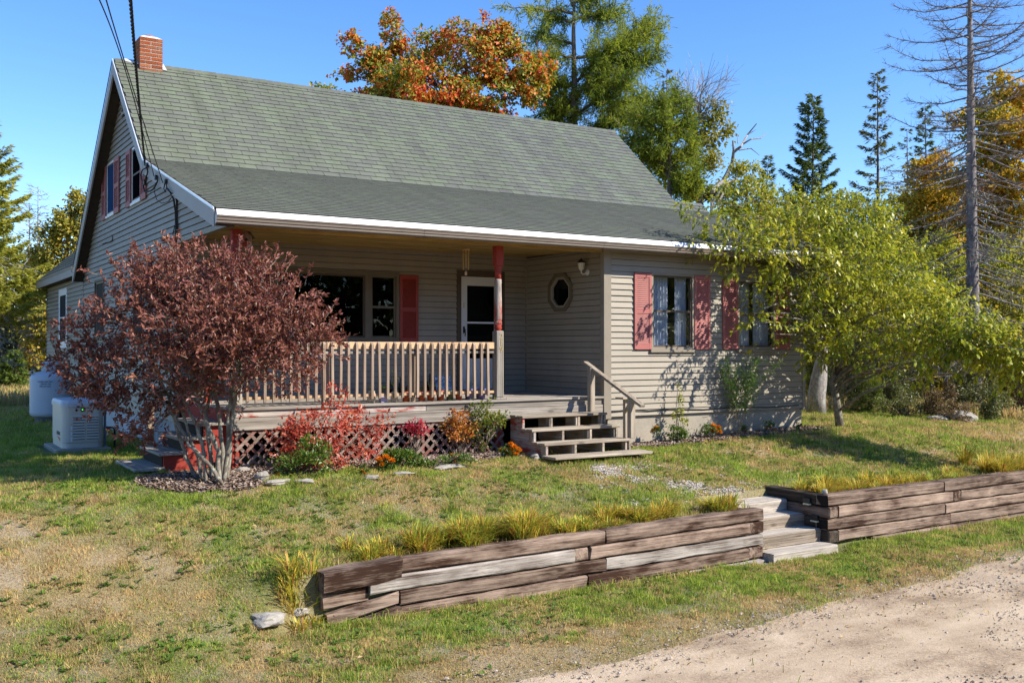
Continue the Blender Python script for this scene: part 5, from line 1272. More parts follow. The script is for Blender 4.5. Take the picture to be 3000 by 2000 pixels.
# globe lamp and plant just inside the picture window
c = onY(975, 965, .25); gl = thing("globe_vase", "round pale green globe on the sill inside the picture window", "globe", (c[0], .25, .98))
mb = MB(); th = np.linspace(-1.35, 1.35, 12); mb.lathe([(.19 * math.cos(a), c[2] + .20 * math.sin(a)) for a in th], (c[0], .26, 0), 20); mb.build("globe", plain("pale_green_glaze", (.58, .60, .40), .4, .4, .1), gl, True)
mb = MB(); mb.lathe([(.07, .96), (.05, c[2] - .19)], (c[0], .26, 0), 12); mb.build("foot", TERRA, gl)
c = onY(1033, 970, .3); pl = thing("house_plant", "small potted green plant inside the picture window", "plant", (c[0], .3, .9)); mb = MB(); mb.lathe([(.05, .88), (.07, 1.0), (.065, 1.0)], (c[0], .3, 0), 12); mb.build("pot_body", plain("teal_pot", (.05, .16, .16)), pl); sprig(pl, (c[0], .3, 1.0), 30, .25, .12, L=.10)
# birdhouse and wind chime hanging from the porch ceiling
bx = onY(717, 700, -2.05); b = thing("birdhouse", "weathered wooden birdhouse with mossy roof hanging from the porch ceiling", "birdhouse", (bx[0], -2.05, 2.1))
mb = MB(); z0, z1 = bx[2] - .115, bx[2] + .03; mb.prism([(bx[0] - .075, -2.12, z0), (bx[0] + .075, -2.12, z0), (bx[0] + .075, -2.12, z1), (bx[0], -2.12, z1 + .09), (bx[0] - .075, -2.12, z1)], (0, .15, 0)); mb.build("box", W_RED['z'], b)
for s in (-1, 1):
    mb = MB(); mb.hexa([(bx[0], -2.15, z1 + .095), (bx[0] + s * .11, -2.15, z1 - .03), (bx[0] + s * .11, -1.94, z1 - .03), (bx[0], -1.94, z1 + .095), (bx[0], -2.15, z1 + .112), (bx[0] + s * .118, -2.15, z1 - .018), (bx[0] + s * .118, -1.94, z1 - .018), (bx[0], -1.94, z1 + .112)]); mb.build("roof_board", wood("mossy_roof", (.05, .06, .02), (.25, .23, .12), 'x'), b)
mb = MB(); mb.lathe([(.02, 0), (.02, .004)], (0, 0, 0), 10); mb.v = [(bx[0] + a, -2.121 - c_, z0 + .10 + b_) for a, b_, c_ in mb.v]; mb.build("entry_hole", BLACK, b)
mb = MB(); mb.tube([(bx[0], -2.05, z1 + .1), (bx[0], -2.05, 2.43)], .003, 4); mb.build("hanger", BLACK, b)
cx = onY(1365, 760, -1.9); wc = thing("wind_chime", "bamboo wind chime hanging from the porch ceiling left of the turned post", "wind chime", (cx[0], -1.9, 2.0))
mb = MB(); mb.lathe([(.02, .09), (.06, .08), (.06, .06), (.02, .055)], (cx[0], -1.9, cx[2] + .08), 12); mb.build("top_disc", W_NEW, wc)
for k in range(6):
    a = k * 1.05; l = .22 + .04 * (k % 3); mb = MB(); mb.tube([(cx[0] + .045 * math.cos(a), -1.9 + .045 * math.sin(a), cx[2] + .14), (cx[0] + .045 * math.cos(a), -1.9 + .045 * math.sin(a), cx[2] + .14 - l)], .012, 8); mb.build("chime_tube", plain("bamboo", (.40, .24, .08), .5, .3, .2, 20), wc)
mb = MB(); mb.tube([(cx[0], -1.9, cx[2] + .15), (cx[0], -1.9, 2.43)], .003, 4); mb.tube([(cx[0], -1.9, cx[2] + .14), (cx[0], -1.9, cx[2] - .2)], .002, 4); mb.chbox(cx[0] - .02, -1.905, cx[2] - .25, cx[0] + .02, -1.895, cx[2] - .19, .002); mb.build("cord", W_NEW, wc)
# ------------------------------------------------------------------ vegetation tools
def runit(n, rg=RNG):
    v = rg.normal(size=(n, 3)); return v / np.linalg.norm(v, axis=1)[:, None]
def nrm(v): return v / (np.linalg.norm(v, axis=-1)[..., None] + 1e-9)
def leaf_verts(P, D, N, L, W, fold=.25):
    D = nrm(D); S = nrm(np.cross(D, N)); N = np.cross(S, D); L = L[:, None]; W = W[:, None]
    m = P + D * L * .45
    return np.stack([P, m + S * W * .5 + N * W * fold, P + D * L, m - S * W * .5 + N * W * fold], 1).reshape(-1, 3)
def leaf_faces(n):
    k = np.arange(n)[:, None] * 4; return np.concatenate([k + np.array([[0, 1, 2]]), k + np.array([[0, 2, 3]])])
def leaf_mesh(name, P, D, N, L, W, mat, fold=.25):
    return np_mesh(name, leaf_verts(P, D, N, L, W, fold), leaf_faces(len(P)), mat)
def droop_mesh(name, P, D, L, W, mat, curl=.9):
    """long leaves that arch over and hang"""
    n = len(P); D = nrm(D); up = np.array([0, 0, 1.0]); S = nrm(np.cross(D, up) + .25 * runit(n)); rows = []
    for s, w in ((0, .12), (.3, .85), (.65, .9), (1.0, .0)):
        c = P + D * (L * s * (1 - .35 * s))[:, None] - up * (L * curl * s * s * .75)[:, None]
        if w > 0 and s > 0: rows += [c - S * (W * w * .5)[:, None], c + S * (W * w * .5)[:, None]]
        else: rows.append(c)
    V = np.stack(rows, 1).reshape(-1, 3); k = np.arange(n)[:, None] * 6     # base, l1, r1, l2, r2, tip
    F = np.concatenate([k + np.array([q]) for q in ((0, 2, 1), (1, 2, 4), (1, 4, 3), (3, 4, 5))]); return np_mesh(name, V, F, mat, True)
def spikes(P0, P1, r):
    """slender three sided twigs"""
    n = len(P0); d = nrm(P1 - P0); a = nrm(np.cross(d, runit(n))); b = np.cross(d, a); r = np.broadcast_to(r, (n,))[:, None]
    V = np.stack([P0 + a * r, P0 + (-.5 * a + .87 * b) * r, P0 + (-.5 * a - .87 * b) * r, P1], 1).reshape(-1, 3); k = np.arange(n)[:, None] * 4
    return V, np.concatenate([k + np.array([q]) for q in ((0, 1, 3), (1, 2, 3), (2, 0, 3))])
def blob_points(blobs, n, sub=10, sig=.30, shell=.55):
    """leaf positions in clumps: blobs are (centre, radii, weight)"""
    w = np.array([b[2] for b in blobs], float); w /= w.sum(); P = []; O = []; subs = []
    for (c, r, _), f in zip(blobs, w):
        c = np.asarray(c, float); r = np.asarray(r, float); m = int(n * f); K = max(3, int(sub * (.6 + .8 * RNG.random())))
        sc = runit(K) * (shell + (1 - shell) * RNG.random((K, 1)) ** .5) * .82; sw = .4 + RNG.random(K); sw /= sw.sum()
        idx = RNG.choice(K, m, p=sw); q = sc[idx] + np.clip(RNG.normal(0, 1, (m, 3)), -1.7, 1.7) * sig * (.6 + .6 * RNG.random((m, 1)))
        P.append(c + q * r); O.append(nrm(q)); subs.append(c + sc * r)
    return np.concatenate(P), np.concatenate(O), np.concatenate(subs)
def twig_leaves(blobs, ntw, per, Lt, bias=(0, 0, .3), side=.9, droop=0.0, sub=24, sig=.34, shell=.5, outw=.9):
    """leaves set along short twigs that grow out of the clumps"""
    S, O, subs = blob_points(blobs, ntw, sub, sig, shell); n = len(S); d = nrm(O * outw + np.asarray(bias) + .55 * runit(n)); l = Lt * (.45 + .9 * RNG.random(n))
    m = np.maximum(3, (per * l / Lt * (.7 + .6 * RNG.random(n))).astype(int)); i = np.repeat(np.arange(n), m); t = .08 + .92 * RNG.random(len(i)) ** .8
    dn = np.array([0, 0, -1.0]); P = S[i] + d[i] * (l[i] * t)[:, None] + dn * (droop * l[i] * t * t)[:, None] + RNG.normal(0, .008, (len(i), 3))
    D = nrm(d[i] * .75 + side * runit(len(i)) + dn * droop * .8); V, F = spikes(S, S + d * l[:, None] + dn * (droop * l)[:, None], .0035)
    return P, D, O[i], subs, (V, F)
def curve(p, q, n=7, sag=0.0, wob=.06, up=.3):
    p = np.asarray(p, float); q = np.asarray(q, float); t = np.linspace(0, 1, n)[:, None]; L = np.linalg.norm(q - p)
    c = p + (q - p) * .45 + np.array([0, 0, up * L]); path = p * (1 - t) ** 2 + c * 2 * t * (1 - t) + q * t ** 2
    return path + RNG.normal(0, wob * L * .25, (n, 3)) * np.sin(np.pi * t)
def limbs(mb, trunk, rad, targets, r1=.35, up=.1, wob=.12, rmin=.006):
    trunk = np.asarray(trunk, float); T = np.concatenate([np.linspace(a, b, 8) for a, b in zip(trunk, trunk[1:])]); R = np.interp(np.linspace(0, 1, len(T)), np.linspace(0, 1, len(rad)), rad)
    for g in targets:
        ok = np.where(T[:, 2] < g[2] - .15 * np.linalg.norm(T[:, :2] - g[:2], axis=1))[0]; ok = ok if len(ok) else np.arange(3)
        i = ok[np.argmin(np.linalg.norm(T[ok] - g, axis=1) + .3 * RNG.random(len(ok)))]
        L = np.linalg.norm(T[i] - g); r0 = max(rmin * 1.3, min(R[i] * r1, .02 * L + rmin))
        mb.tube(curve(T[i], g, 7, up=up, wob=wob), np.linspace(r0, rmin, 7), 5)
BARK = bark("bark_brown", (.06, .045, .035), (.22, .17, .13)); BARKG = bark("bark_grey_lichen", (.09, .075, .058), (.28, .24, .19), 16, (.38, .37, .31)); BARKD = bark("bark_dead", (.14, .12, .11), (.40, .36, .34), 10, (.42, .43, .40))
def broadleaf(name, label, cat, base, trunk, rad, blobs, n, L, W, mat, bk=BARK, group=None, nl=26, sub=10, sig=.30, jit=.5, upb=.15, shell=.55, lean=None, dry=0):
    o = thing(name, label, cat, base, group); P, O, subs = blob_points(blobs, n, sub, sig, shell)
    mb = MB(); mb.tube(trunk, rad, 9); T = subs[RNG.choice(len(subs), min(nl, len(subs)), replace=False)] if nl else []
    limbs(mb, trunk, rad, T); mb.build("trunk", bk, o, True)
    D = nrm(O * .5 + runit(len(P)) * 1.0 + np.array([0, 0, -.25])); N = nrm(O + np.array([0, 0, .7]) + jit * runit(len(P)))
    l = L * (.6 + .8 * RNG.random(len(P))); add("crown", leaf_mesh("crown", P, D, N, l, l * W / L, mat), o)
    return o
def pb(px, py, dep, rx, ry, w=1.0, rd=None):
    s = dep / FPX; return (at(px, py, dep), (rx * s, rd if rd else rx * s, ry * s), w * rx * ry)
def conifer(name, label, base, H, R, mat, bk=BARK, nb=90, crown0=.1, dens=70, L=.18, W=.045, droop=.28, group=None, pw=.8, r0=None, irr=.5, dead=0.0, cat="tree", turn=.22, updir=-.1):
    o = thing(name, label, cat, base, group); base = np.asarray(base, float); r0 = r0 or H * .011
    lean = RNG.normal(0, .012, 2) * H; tt_ = np.linspace(0, 1, 14); T = base + np.stack([lean[0] * tt_ ** 2, lean[1] * tt_ ** 2, H * tt_], 1); mb = MB(); mb.tube(T, r0 * (1 - tt_ * .93), 8)
    P = []; D = []; S0 = []; S1 = []
    for i in range(nb):
        t = ((i + RNG.random()) / nb); h = crown0 + (1 - crown0) * t; c = base + np.array([lean[0] * h * h, lean[1] * h * h, H * h]); ln = R * ((1 - t) ** pw) * (1 - irr + 1.1 * irr * RNG.random()) + .12 * R * RNG.random() + .08
        az = i * 2.399 + RNG.normal(0, .3); d = np.array([math.cos(az), math.sin(az), 0]); s = np.array([-d[1], d[0], 0]); dr = droop * (.6 + .8 * RNG.random()) * (1 - .9 * t)
        u = np.linspace(0, 1, 6)[:, None]; path = c + d * ln * u + np.array([0, 0, 1.0]) * (-dr * ln * u + turn * ln * u ** 2.4 + .25 * ln * u * t)
        mb.tube(path, np.linspace(max(.008, r0 * .20 * (1 - t * .7)), .004, 6), 4, False)
        if RNG.random() < dead: m = int(dens * ln * .5)
        else: m = int(dens * 3.0 * ln) + 8
        v = .12 + .88 * RNG.random(m) ** .75; lat = (RNG.random(m) * 2 - 1) * .30 * ln * (1.12 - v)
        pp = c + d * ln * v[:, None] + np.array([0, 0, 1.0]) * ((-dr * ln * v + turn * ln * v ** 2.4 + .25 * ln * v * t) - np.abs(lat) * .18 + RNG.normal(0, .03, m))[:, None] + s * lat[:, None]
        P.append(pp); D.append(d * .7 + s * np.sign(lat)[:, None] * .7 + np.array([0, 0, updir]) + .45 * runit(m))
    mb.build("trunk", bk, o, True); P = np.concatenate(P); D = np.concatenate(D); l = L * (.6 + .8 * RNG.random(len(P)))
    if mat is not None: add("crown", leaf_mesh("crown", P, D, nrm(np.array([0, 0, 1.0]) + .7 * runit(len(P))), l, l * W / L, mat, .1), o)
    return o

# ------------------------------------------------------------------ red leaved shrub by the porch
M_RED = leafmat("purple_red_leaf", [(.0, (.085, .026, .020)), (.35, (.18, .057, .043)), (.65, (.285, .105, .075)), (.88, (.37, .18, .115)), (1, (.38, .27, .14))], 1.6, .45, .45, .4, .28)
DB = 12.4
rb = thing("red_leaf_shrub", "large multi stemmed shrub with purple red leaves beside the porch steps", "shrub", (-6.7, -3.2, -.88))
blobs = [pb(*q) for q in ((430, 815, DB + .2, 120, 80), (560, 790, DB + .1, 150, 75), (700, 815, DB - .1, 140, 85), (815, 880, DB - .2, 110, 95), (890, 980, DB - .3, 85, 75), (930, 950, DB - .2, 50, 40, .6), (620, 930, DB - .4, 190, 120), (430, 930, DB, 150, 110), (280, 985, DB + .3, 90, 80), (230, 1050, DB + .3, 75, 55), (340, 1090, DB + .1, 120, 75), (500, 1070, DB - .3, 150, 85), (720, 1030, DB - .4, 150, 85), (850, 1050, DB - .3, 90, 55), (390, 1190, DB, 85, 55, 1.0), (300, 1130, DB + .2, 75, 60), (430, 1250, DB, 65, 35, .9), (470, 1205, DB - .1, 80, 40, .55), (590, 1150, DB - .2, 90, 45, .5), (640, 1000, DB + .5, 200, 130), (460, 900, DB + .6, 180, 120), (790, 960, DB + .4, 130, 110))]
blobs = [(c_ - np.array([0, 0, .05]), tuple(.92 * q for q in r_), w_) for c_, r_, w_ in blobs]
P, D, O, subs, tw = twig_leaves(blobs, 3300, 14, .19, (0, 0, .45), .85)
N = nrm(O * .4 + np.array([.3, -.4, .6]) + .9 * runit(len(P))); l = .040 + .042 * RNG.random(len(P)); add("twig_tips", np_mesh("twig_tips", *tw, BARKG), rb)
add("crown", leaf_mesh("crown", P, D, N, l, l * .40, M_RED, .22), rb)
stems = [[(588, 1418, .1), (545, 1335, .1), (515, 1245, .15), (490, 1150, .2), (440, 1060, .2), (380, 980, .2)], [(598, 1424, 0), (583, 1350, 0), (552, 1270, 0), (530, 1185, 0), (500, 1080, 0), (480, 960, 0)], [(607, 1422, -.1), (598, 1330, -.1), (578, 1250, -.1), (548, 1190, -.05), (520, 1130, 0), (430, 1100, .1)], [(622, 1405, .1), (615, 1300, .1), (600, 1210, .15), (628, 1130, .2), (615, 1030, .2), (560, 900, .2)], [(640, 1400, -.1), (640, 1320, -.15), (608, 1245, -.15), (585, 1190, -.1), (560, 1120, 0), (540, 1000, .1)], [(648, 1400, .1), (652, 1325, .1), (638, 1200, .1), (622, 1100, .1), (640, 980, .2), (620, 860, .2)], [(656, 1400, 0), (668, 1300, -.05), (672, 1180, -.1), (692, 1080, -.1), (740, 990, -.2), (790, 930, -.2)], [(662, 1395, .15), (676, 1280, .2), (690, 1160, .2), (705, 1070, .2), (690, 960, .2), (700, 850, .2)], [(655, 1398, -.2), (600, 1345, -.2), (548, 1300, -.1), (520, 1230, 0), (470, 1160, 0), (360, 1110, .1)], [(668, 1300, 0), (690, 1150, -.1), (715, 1085, -.2), (800, 1020, -.3), (860, 980, -.3)]]
for st in stems:
    pth = np.array([at(a, b, DB + c - .1) for a, b, c in st]); pth[0][2] -= .08; t = np.linspace(0, len(pth) - 1, 22); i = np.clip(t.astype(int), 0, len(pth) - 2); f = (t - i)[:, None]; f = f * .6 + .4 * f * f * (3 - 2 * f)
    q = pth[i] * (1 - f) + pth[i + 1] * f + RNG.normal(0, .006, (22, 3)); mb = MB(); mb.tube(q, np.linspace(.033, .009, 22) * RNG.uniform(.8, 1.15) * (1 + .12 * RNG.normal(size=22)), 8); mb.build("stem", BARKG, rb, True)
mb = MB(); T0 = np.array([at(600, 1300, DB), at(590, 1150, DB), at(600, 1000, DB)])
for g in subs[RNG.choice(len(subs), 60, replace=False)]:
    st = stems[RNG.integers(0, 9)]; a = at(*[(st[3][k] + st[4][k]) / 2 for k in (0, 1)], DB + st[3][2]); mb.tube(curve(a, g, 6, up=.05, wob=.15), np.linspace(.010, .003, 6), 4)
mb.build("twigs", BARKG, rb)

# ------------------------------------------------------------------ peach tree at the right corner
M_PEACH = leafmat("peach_leaf", [(0, (.06, .105, .009)), (.30, (.19, .235, .014)), (.60, (.40, .405, .028)), (.88, (.54, .47, .045)), (.97, (.48, .22, .03)), (1, (.42, .10, .03))], 1.0, .42, .4, .4, .36)
pc = on(2462, 1251); pt = thing("peach_tree", "leafy fruit tree with drooping green leaves in front of the wing's right corner", "tree", pc)
dp = depth_of(pc)
tr = [np.array([pc[0], pc[1], pc[2] - .1])] + [at(a, b, dp + c) for a, b, c in ((2452, 1180, 0), (2440, 1120, 0), (2474, 1040, -.1), (2455, 985, -.1), (2432, 910, -.2), (2400, 830, -.3), (2375, 760, -.4), (2370, 690, -.4), (2368, 620, -.4))]
rad = [.085, .066, .072, .062, .058, .046, .038, .03, .02, .011]
mb = MB(); mb.tube(tr, rad, 10)
blobs = [pb(*q) for q in ((2090, 650, 17.3, 75, 42, .8), (2140, 600, 17.4, 50, 40, .7), (2170, 720, 17.2, 105, 55), (2290, 640, 17.8, 115, 65), (2400, 615, 18.3, 90, 50), (2500, 650, 18.6, 95, 65), (2330, 750, 17.6, 140, 70), (2480, 770, 18.2, 140, 80), (2610, 780, 18.8, 95, 80), (2235, 930, 17.4, 60, 70, .4), (2320, 890, 17.6, 80, 70, .55), (2440, 900, 18.2, 120, 80), (2580, 900, 18.4, 130, 85), (2700, 930, 17.3, 110, 80, 1.5), (2810, 980, 16.8, 95, 62, 1.7), (2910, 1015, 16.4, 85, 50, 2.2), (3000, 1030, 16.2, 85, 48, 2.2), (3090, 1040, 16.2, 80, 50, 1.5), (2540, 1020, 17.5, 110, 45), (2680, 1050, 17.0, 110, 35, .8), (2390, 1010, 18.2, 70, 55, .8), (2450, 820, 20.2, 220, 130, .7), (2650, 900, 20.2, 150, 100, .6), (2300, 720, 19.2, 150, 80, .5))]
P, D, O, subs, tw = twig_leaves(blobs, 3250, 11, .34, (0, 0, .4), .85, .10, 24, .34, .4)
add("twig_tips", np_mesh("twig_tips", *tw, BARKG), pt)
limbs(mb, tr, rad, subs[RNG.choice(len(subs), 80, replace=False)], up=.16, r1=.4, rmin=.004)
for pts_ in ([(2470, 1045, -.1), (2540, 1030, -.3), (2620, 1020, -1.0), (2720, 1000, -1.9), (2860, 1010, -2.6), (2990, 1030, -3.3)], [(2440, 940, -.2), (2380, 900, -.8), (2300, 880, -1.2), (2240, 900, -1.6)], [(2400, 830, -.3), (2330, 780, -.9), (2230, 730, -1.6), (2120, 690, -2.0)], [(2440, 930, -.2), (2560, 860, .2), (2650, 800, .3)]):
    q = np.array([at(a, b, dp + c) for a, b, c in pts_]); mb.tube(q + RNG.normal(0, .02, q.shape), np.linspace(.026, .009, len(q)), 6)
mb.build("trunk", BARKG, pt, True)
l = .085 + .07 * RNG.random(len(P))
add("crown", droop_mesh("crown", P, D, l, l * .37, M_PEACH, .42), pt)
# old apple trunk behind it
ac = on(2392, 1214); da = depth_of(ac)
M_APPLE = leafmat("apple_leaf", [(0, (.06, .10, .02)), (.6, (.15, .18, .03)), (1, (.33, .28, .05))], .7)
broadleaf("apple_tree", "gnarled pale barked old tree leaning behind the house corner", "tree", ac, [ac - [0, 0, .1]] + [at(a, b, da + c) for a, b, c in ((2393, 1160, 0), (2400, 1110, 0), (2405, 1070, 0), (2412, 1020, 0), (2440, 950, .2), (2480, 880, .4))], [.24, .21, .19, .15, .11, .08, .05],
          [pb(2400, 950, da + .3, 70, 80), pb(2480, 860, da + .6, 110, 90), pb(2420, 1000, da, 55, 50), pb(2560, 800, da + 1, 110, 80)], 3600, .075, .045, M_APPLE, BARKD, nl=20)

# ------------------------------------------------------------------ trees behind the house
M_MAPLE = leafmat("maple_turning", [(0, (.09, .16, .02)), (.40, (.22, .26, .03)), (.50, (.42, .34, .04)), (.58, (.60, .24, .04)), (.72, (.66, .12, .03)), (1, (.50, .05, .03))], .5, .55, .5, .35, .35)
d = 33.0; b = np.array([*at(1300, 500, d)[:2], -.8])
broadleaf("maple_tree", "maple turning orange and red rising above the ridge", "tree", b, [b] + [at(a, c, d) for a, c in ((1300, 800), (1305, 560), (1300, 380), (1290, 260))], [.32, .3, .25, .16, .05],
          [pb(*q) for q in ((1030, 130, d, 40, 40, .8), (1090, 180, d, 60, 60), (1140, 60, d, 30, 35, .7), (1160, 110, d, 40, 50), (1010, 215, d, 50, 20, .7), (1130, 240, d, 110, 60), (1260, 150, d + 1, 110, 65), (1250, 250, d - 1, 130, 75), (1400, 170, d, 100, 80), (1440, 90, d, 45, 55), (1480, 120, d, 50, 50), (1500, 200, d, 80, 70), (1540, 260, d + .5, 80, 60), (1420, 280, d, 130, 60), (1340, 90, d, 60, 30, .5), (1100, 290, d, 70, 30), (1580, 190, d, 50, 60, .7), (1350, 340, d, 200, 50))], 23000, .13, .10, M_MAPLE, nl=50, sub=22, sig=.19)
b2 = np.array([*at(935, 300, 36)[:2], -.8])
broadleaf("young_maple", "small maple tip peeping over the ridge left of the big maple", "tree", b2, [b2, at(935, 500, 36), at(930, 280, 36)], [.12, .08, .02], [pb(930, 262, 36, 30, 22), pb(975, 270, 36, 25, 14, .5), pb(950, 330, 36, 60, 40)], 900, .13, .10, M_MAPLE, nl=8)
M_LARCH = leafmat("tamarack_needles", [(0, (.09, .14, .02)), (.45, (.19, .24, .03)), (.8, (.31, .33, .045)), (1, (.42, .37, .05))], .5, .5, .6, .2, .5)
def larch(name, label, px, topy, d, spec, n, trunk_r=.22, seedn=0):
    b = np.array([*at(px, 500, d)[:2], -.8]); o = thing(name, label, "tree", b); T = [b] + [at(px + k, y, d) for k, y in ((-8, 800), (0, topy + .62 * (800 - topy)), (3, topy + .38 * (800 - topy)), (0, topy + .18 * (800 - topy)), (4, topy))]
    mb = MB(); mb.tube(T, np.linspace(trunk_r, .03, len(T)), 8); P = []; D = []
    for (x0, y0, x1, y1, dz, sp, wgt) in spec:
        a = at(x0, y0, d); e = at(x1, y1, d + dz); c = curve(a, e, 9, up=.10, wob=.10); mb.tube(c, np.linspace(.06, .012, 9), 5)
        ntw = int(10 * wgt)
        for _ in range(ntw):
            i = RNG.uniform(1.5, 8); j = int(i); pp = c[j] + (c[min(8, j + 1)] - c[j]) * (i - j); dirn = nrm(nrm(e - a) * .6 + runit(1)[0] * .9 + np.array([0, 0, -.15])); L = sp * d / FPX * RNG.uniform(.5, 1.2); q = pp + dirn * L
            tw = curve(pp, q, 6, up=.05, wob=.15); mb.tube(tw, np.linspace(.016, .005, 6), 3, False); m = int(n * L * 1.0)
            u = RNG.random(m) * 5; ui = np.clip(u.astype(int), 0, 4); uf = (u - ui)[:, None]; P.append(tw[ui] * (1 - uf) + tw[ui + 1] * uf + RNG.normal(0, .06, (m, 3)) + np.array([0, 0, -.05])); D.append(dirn * .5 + runit(m) + np.array([0, 0, -.15]))
    mb.build("trunk", BARK, o, True); P = np.concatenate(P); D = np.concatenate(D); l = .13 + .12 * RNG.random(len(P)); add("crown", leaf_mesh("crown", P, D, nrm(runit(len(P)) + [0, 0, .6]), l, l * .16, M_LARCH, .1), o)
larch("tamarack_tree", "tall feathery yellow green tamarack right of the maple, cut by the frame's top", 1680, -60, 35,
      [(1680, 40, 1500, 25, -1, 60, 2.2), (1680, 70, 1590, 50, 1, 70, 2.2), (1680, 10, 1760, -30, 0, 70, 3), (1680, 60, 1800, 35, 0, 80, 4), (1680, 20, 1640, -60, 1, 60, 2.5), (1680, 130, 1560, 110, 1, 70, 2.8), (1690, 240, 1800, 130, -1, 95, 5), (1740, 190, 1900, 100, 0, 80, 5), (1780, 160, 1920, 60, 1, 70, 4), (1690, 170, 1850, 180, 1, 85, 5), (1780, 220, 1930, 150, 0, 65, 4), (1680, 170, 1570, 170, -1, 60, 2.8), (1690, 260, 1600, 230, 0, 80, 4), (1690, 270, 1780, 250, 1, 90, 5), (1700, 330, 1840, 240, -1, 90, 5), (1700, 330, 1640, 290, 1, 90, 5), (1690, 350, 1590, 330, 0, 90, 4.5), (1760, 330, 1900, 280, 0, 75, 4), (1700, 400, 1800, 360, 0, 80, 4), (1760, 370, 1880, 330, 1, 70, 3.5), (1690, 400, 1610, 380, 0, 80, 4)], 72)
larch("tamarack_tree", "lower feathery tamarack leaning over the roof's right end", 1960, 285, 31,
      [(1960, 500, 1830, 400, 0, 80, 4.5), (1960, 450, 1870, 330, 1, 80, 4.5), (1960, 420, 1930, 300, -1, 80, 4.5), (1960, 420, 2020, 330, 0, 60, 3.5), (1960, 480, 1900, 440, 0, 70, 4), (1960, 520, 1930, 480, 1, 70, 4), (1960, 500, 2030, 430, 0, 60, 3.5), (1970, 560, 2040, 510, 0, 60, 4), (1960, 350, 1985, 270, 0, 55, 3), (1970, 560, 1990, 540, 0, 70, 4)], 75, .12)
M_YEL = leafmat("yellow_birch_leaf", [(0, (.10, .13, .02)), (.5, (.25, .24, .03)), (1, (.44, .33, .04))], .6, .45, .5, .3, .4)
d = 33; b = np.array([*at(2055, 500, d)[:2], -.85])
o = broadleaf("half_bare_tree", "half bare tree with yellow leaves and twiggy top behind the roof's right end", "tree", b, [b] + [at(a, c, d) for a, c in ((2060, 800), (2050, 600), (2035, 470), (2030, 380), (2020, 300))], [.2, .17, .13, .1, .07, .03],
          [pb(*q) for q in ((2080, 330, d, 45, 40, .8), (2110, 370, d, 45, 30, .9), (2020, 380, d, 40, 40, .7), (2070, 410, d, 60, 35), (2050, 480, d, 60, 45), (2120, 560, d, 40, 40), (2080, 550, d, 60, 40), (2010, 560, d - 1, 50, 40), (2000, 310, d, 40, 30, .35))], 5200, .11, .075, M_YEL, nl=34)
S = []
for _ in range(34):
    a = at(2030 + RNG.uniform(-30, 40), RNG.uniform(300, 400), d); e = at(2035 + RNG.uniform(-65, 110), RNG.uniform(215, 320), d + RNG.uniform(-1, 1)); c = curve(a, e, 6, up=.2, wob=.12); S.append((c, .018))
    for _ in range(5): j = RNG.integers(2, 5); S.append((curve(c[j], c[j] + nrm(e - a) * .7 + runit(1)[0] * .5, 4, up=.05), .008))
mb = MB()
for c, r in S: mb.tube(c, np.linspace(r, .004, len(c)), 3, False)
mb.build("bare_twigs", BARKD, o)
mb = MB(); d = 31
for pts_, r in (([(2085, 560), (2120, 530), (2145, 480), (2150, 440), (2147, 412)], .09), ([(2150, 445), (2170, 430), (2190, 395), (2217, 362)], .05), ([(2172, 425), (2200, 408), (2230, 405), (2245, 390)], .03), ([(2165, 440), (2200, 435), (2225, 455)], .025), ([(2162, 420), (2162, 395)], .02), ([(2190, 395), (2215, 380)], .02), ([(2090, 590), (2120, 540), (2180, 512)], .06), ([(2100, 600), (2133, 540)], .05), ([(2080, 900), (2085, 700), (2085, 560)], .11)):
    q = np.array([at(a, c, d + RNG.normal(0, .2)) for a, c in pts_]); mb.tube(q, np.linspace(r, r * .3, len(q)), 6)
tag(mb.build("dead_snag", BARKD), "bare broken snag with forked limb against the sky right of the roof", "dead tree")

# ------------------------------------------------------------------ conifers and the wood at the right
M_SPR = leafmat("spruce_needles", [(0, (.05, .085, .025)), (.6, (.115, .165, .045)), (1, (.22, .24, .07))], .8, .35, .6, .25, .3)
M_SPR2 = leafmat("thin_spruce_needles", [(0, (.06, .085, .03)), (.6, (.14, .15, .05)), (1, (.25, .20, .08))], .8, .4, .6, .25, .3)
def spr(label, px, top, d, wpx, mat=M_SPR, name="spruce_tree", **k):
    b = np.array([*at(px, 600, d)[:2], -.95]); H = at(px, top, d)[2] + .95; return conifer(name, label, b, H, wpx * d / FPX, mat, **k)
spr("full dark spruce standing clear against the sky right of the house", 2375, 285, 38, 150, nb=130, crown0=.16, dens=85, droop=.22, turn=.34, irr=.45)
spr("tall sparse spruce with gappy crown, left of the dead spruce", 2573, 212, 38, 125, M_SPR2, nb=95, crown0=.1, dens=58, droop=.25, turn=.25, irr=.65, dead=.25)
spr("thin brownish spruce top between the sparse spruce and the dead one", 2662, 378, 42, 75, M_SPR2, nb=80, dens=40, dead=.4)
spr("slim dark spruce half hidden behind the dead spruce's branches", 2718, 305, 43, 100, nb=90, dens=70)
spr("dark spruce tip poking up behind the half bare tree", 1945, 205, 44, 70, M_SPR2, nb=80, dens=60)
spr("short dark spruce behind the yellow green tree by the roof", 2230, 455, 40, 80, nb=80, dens=80)
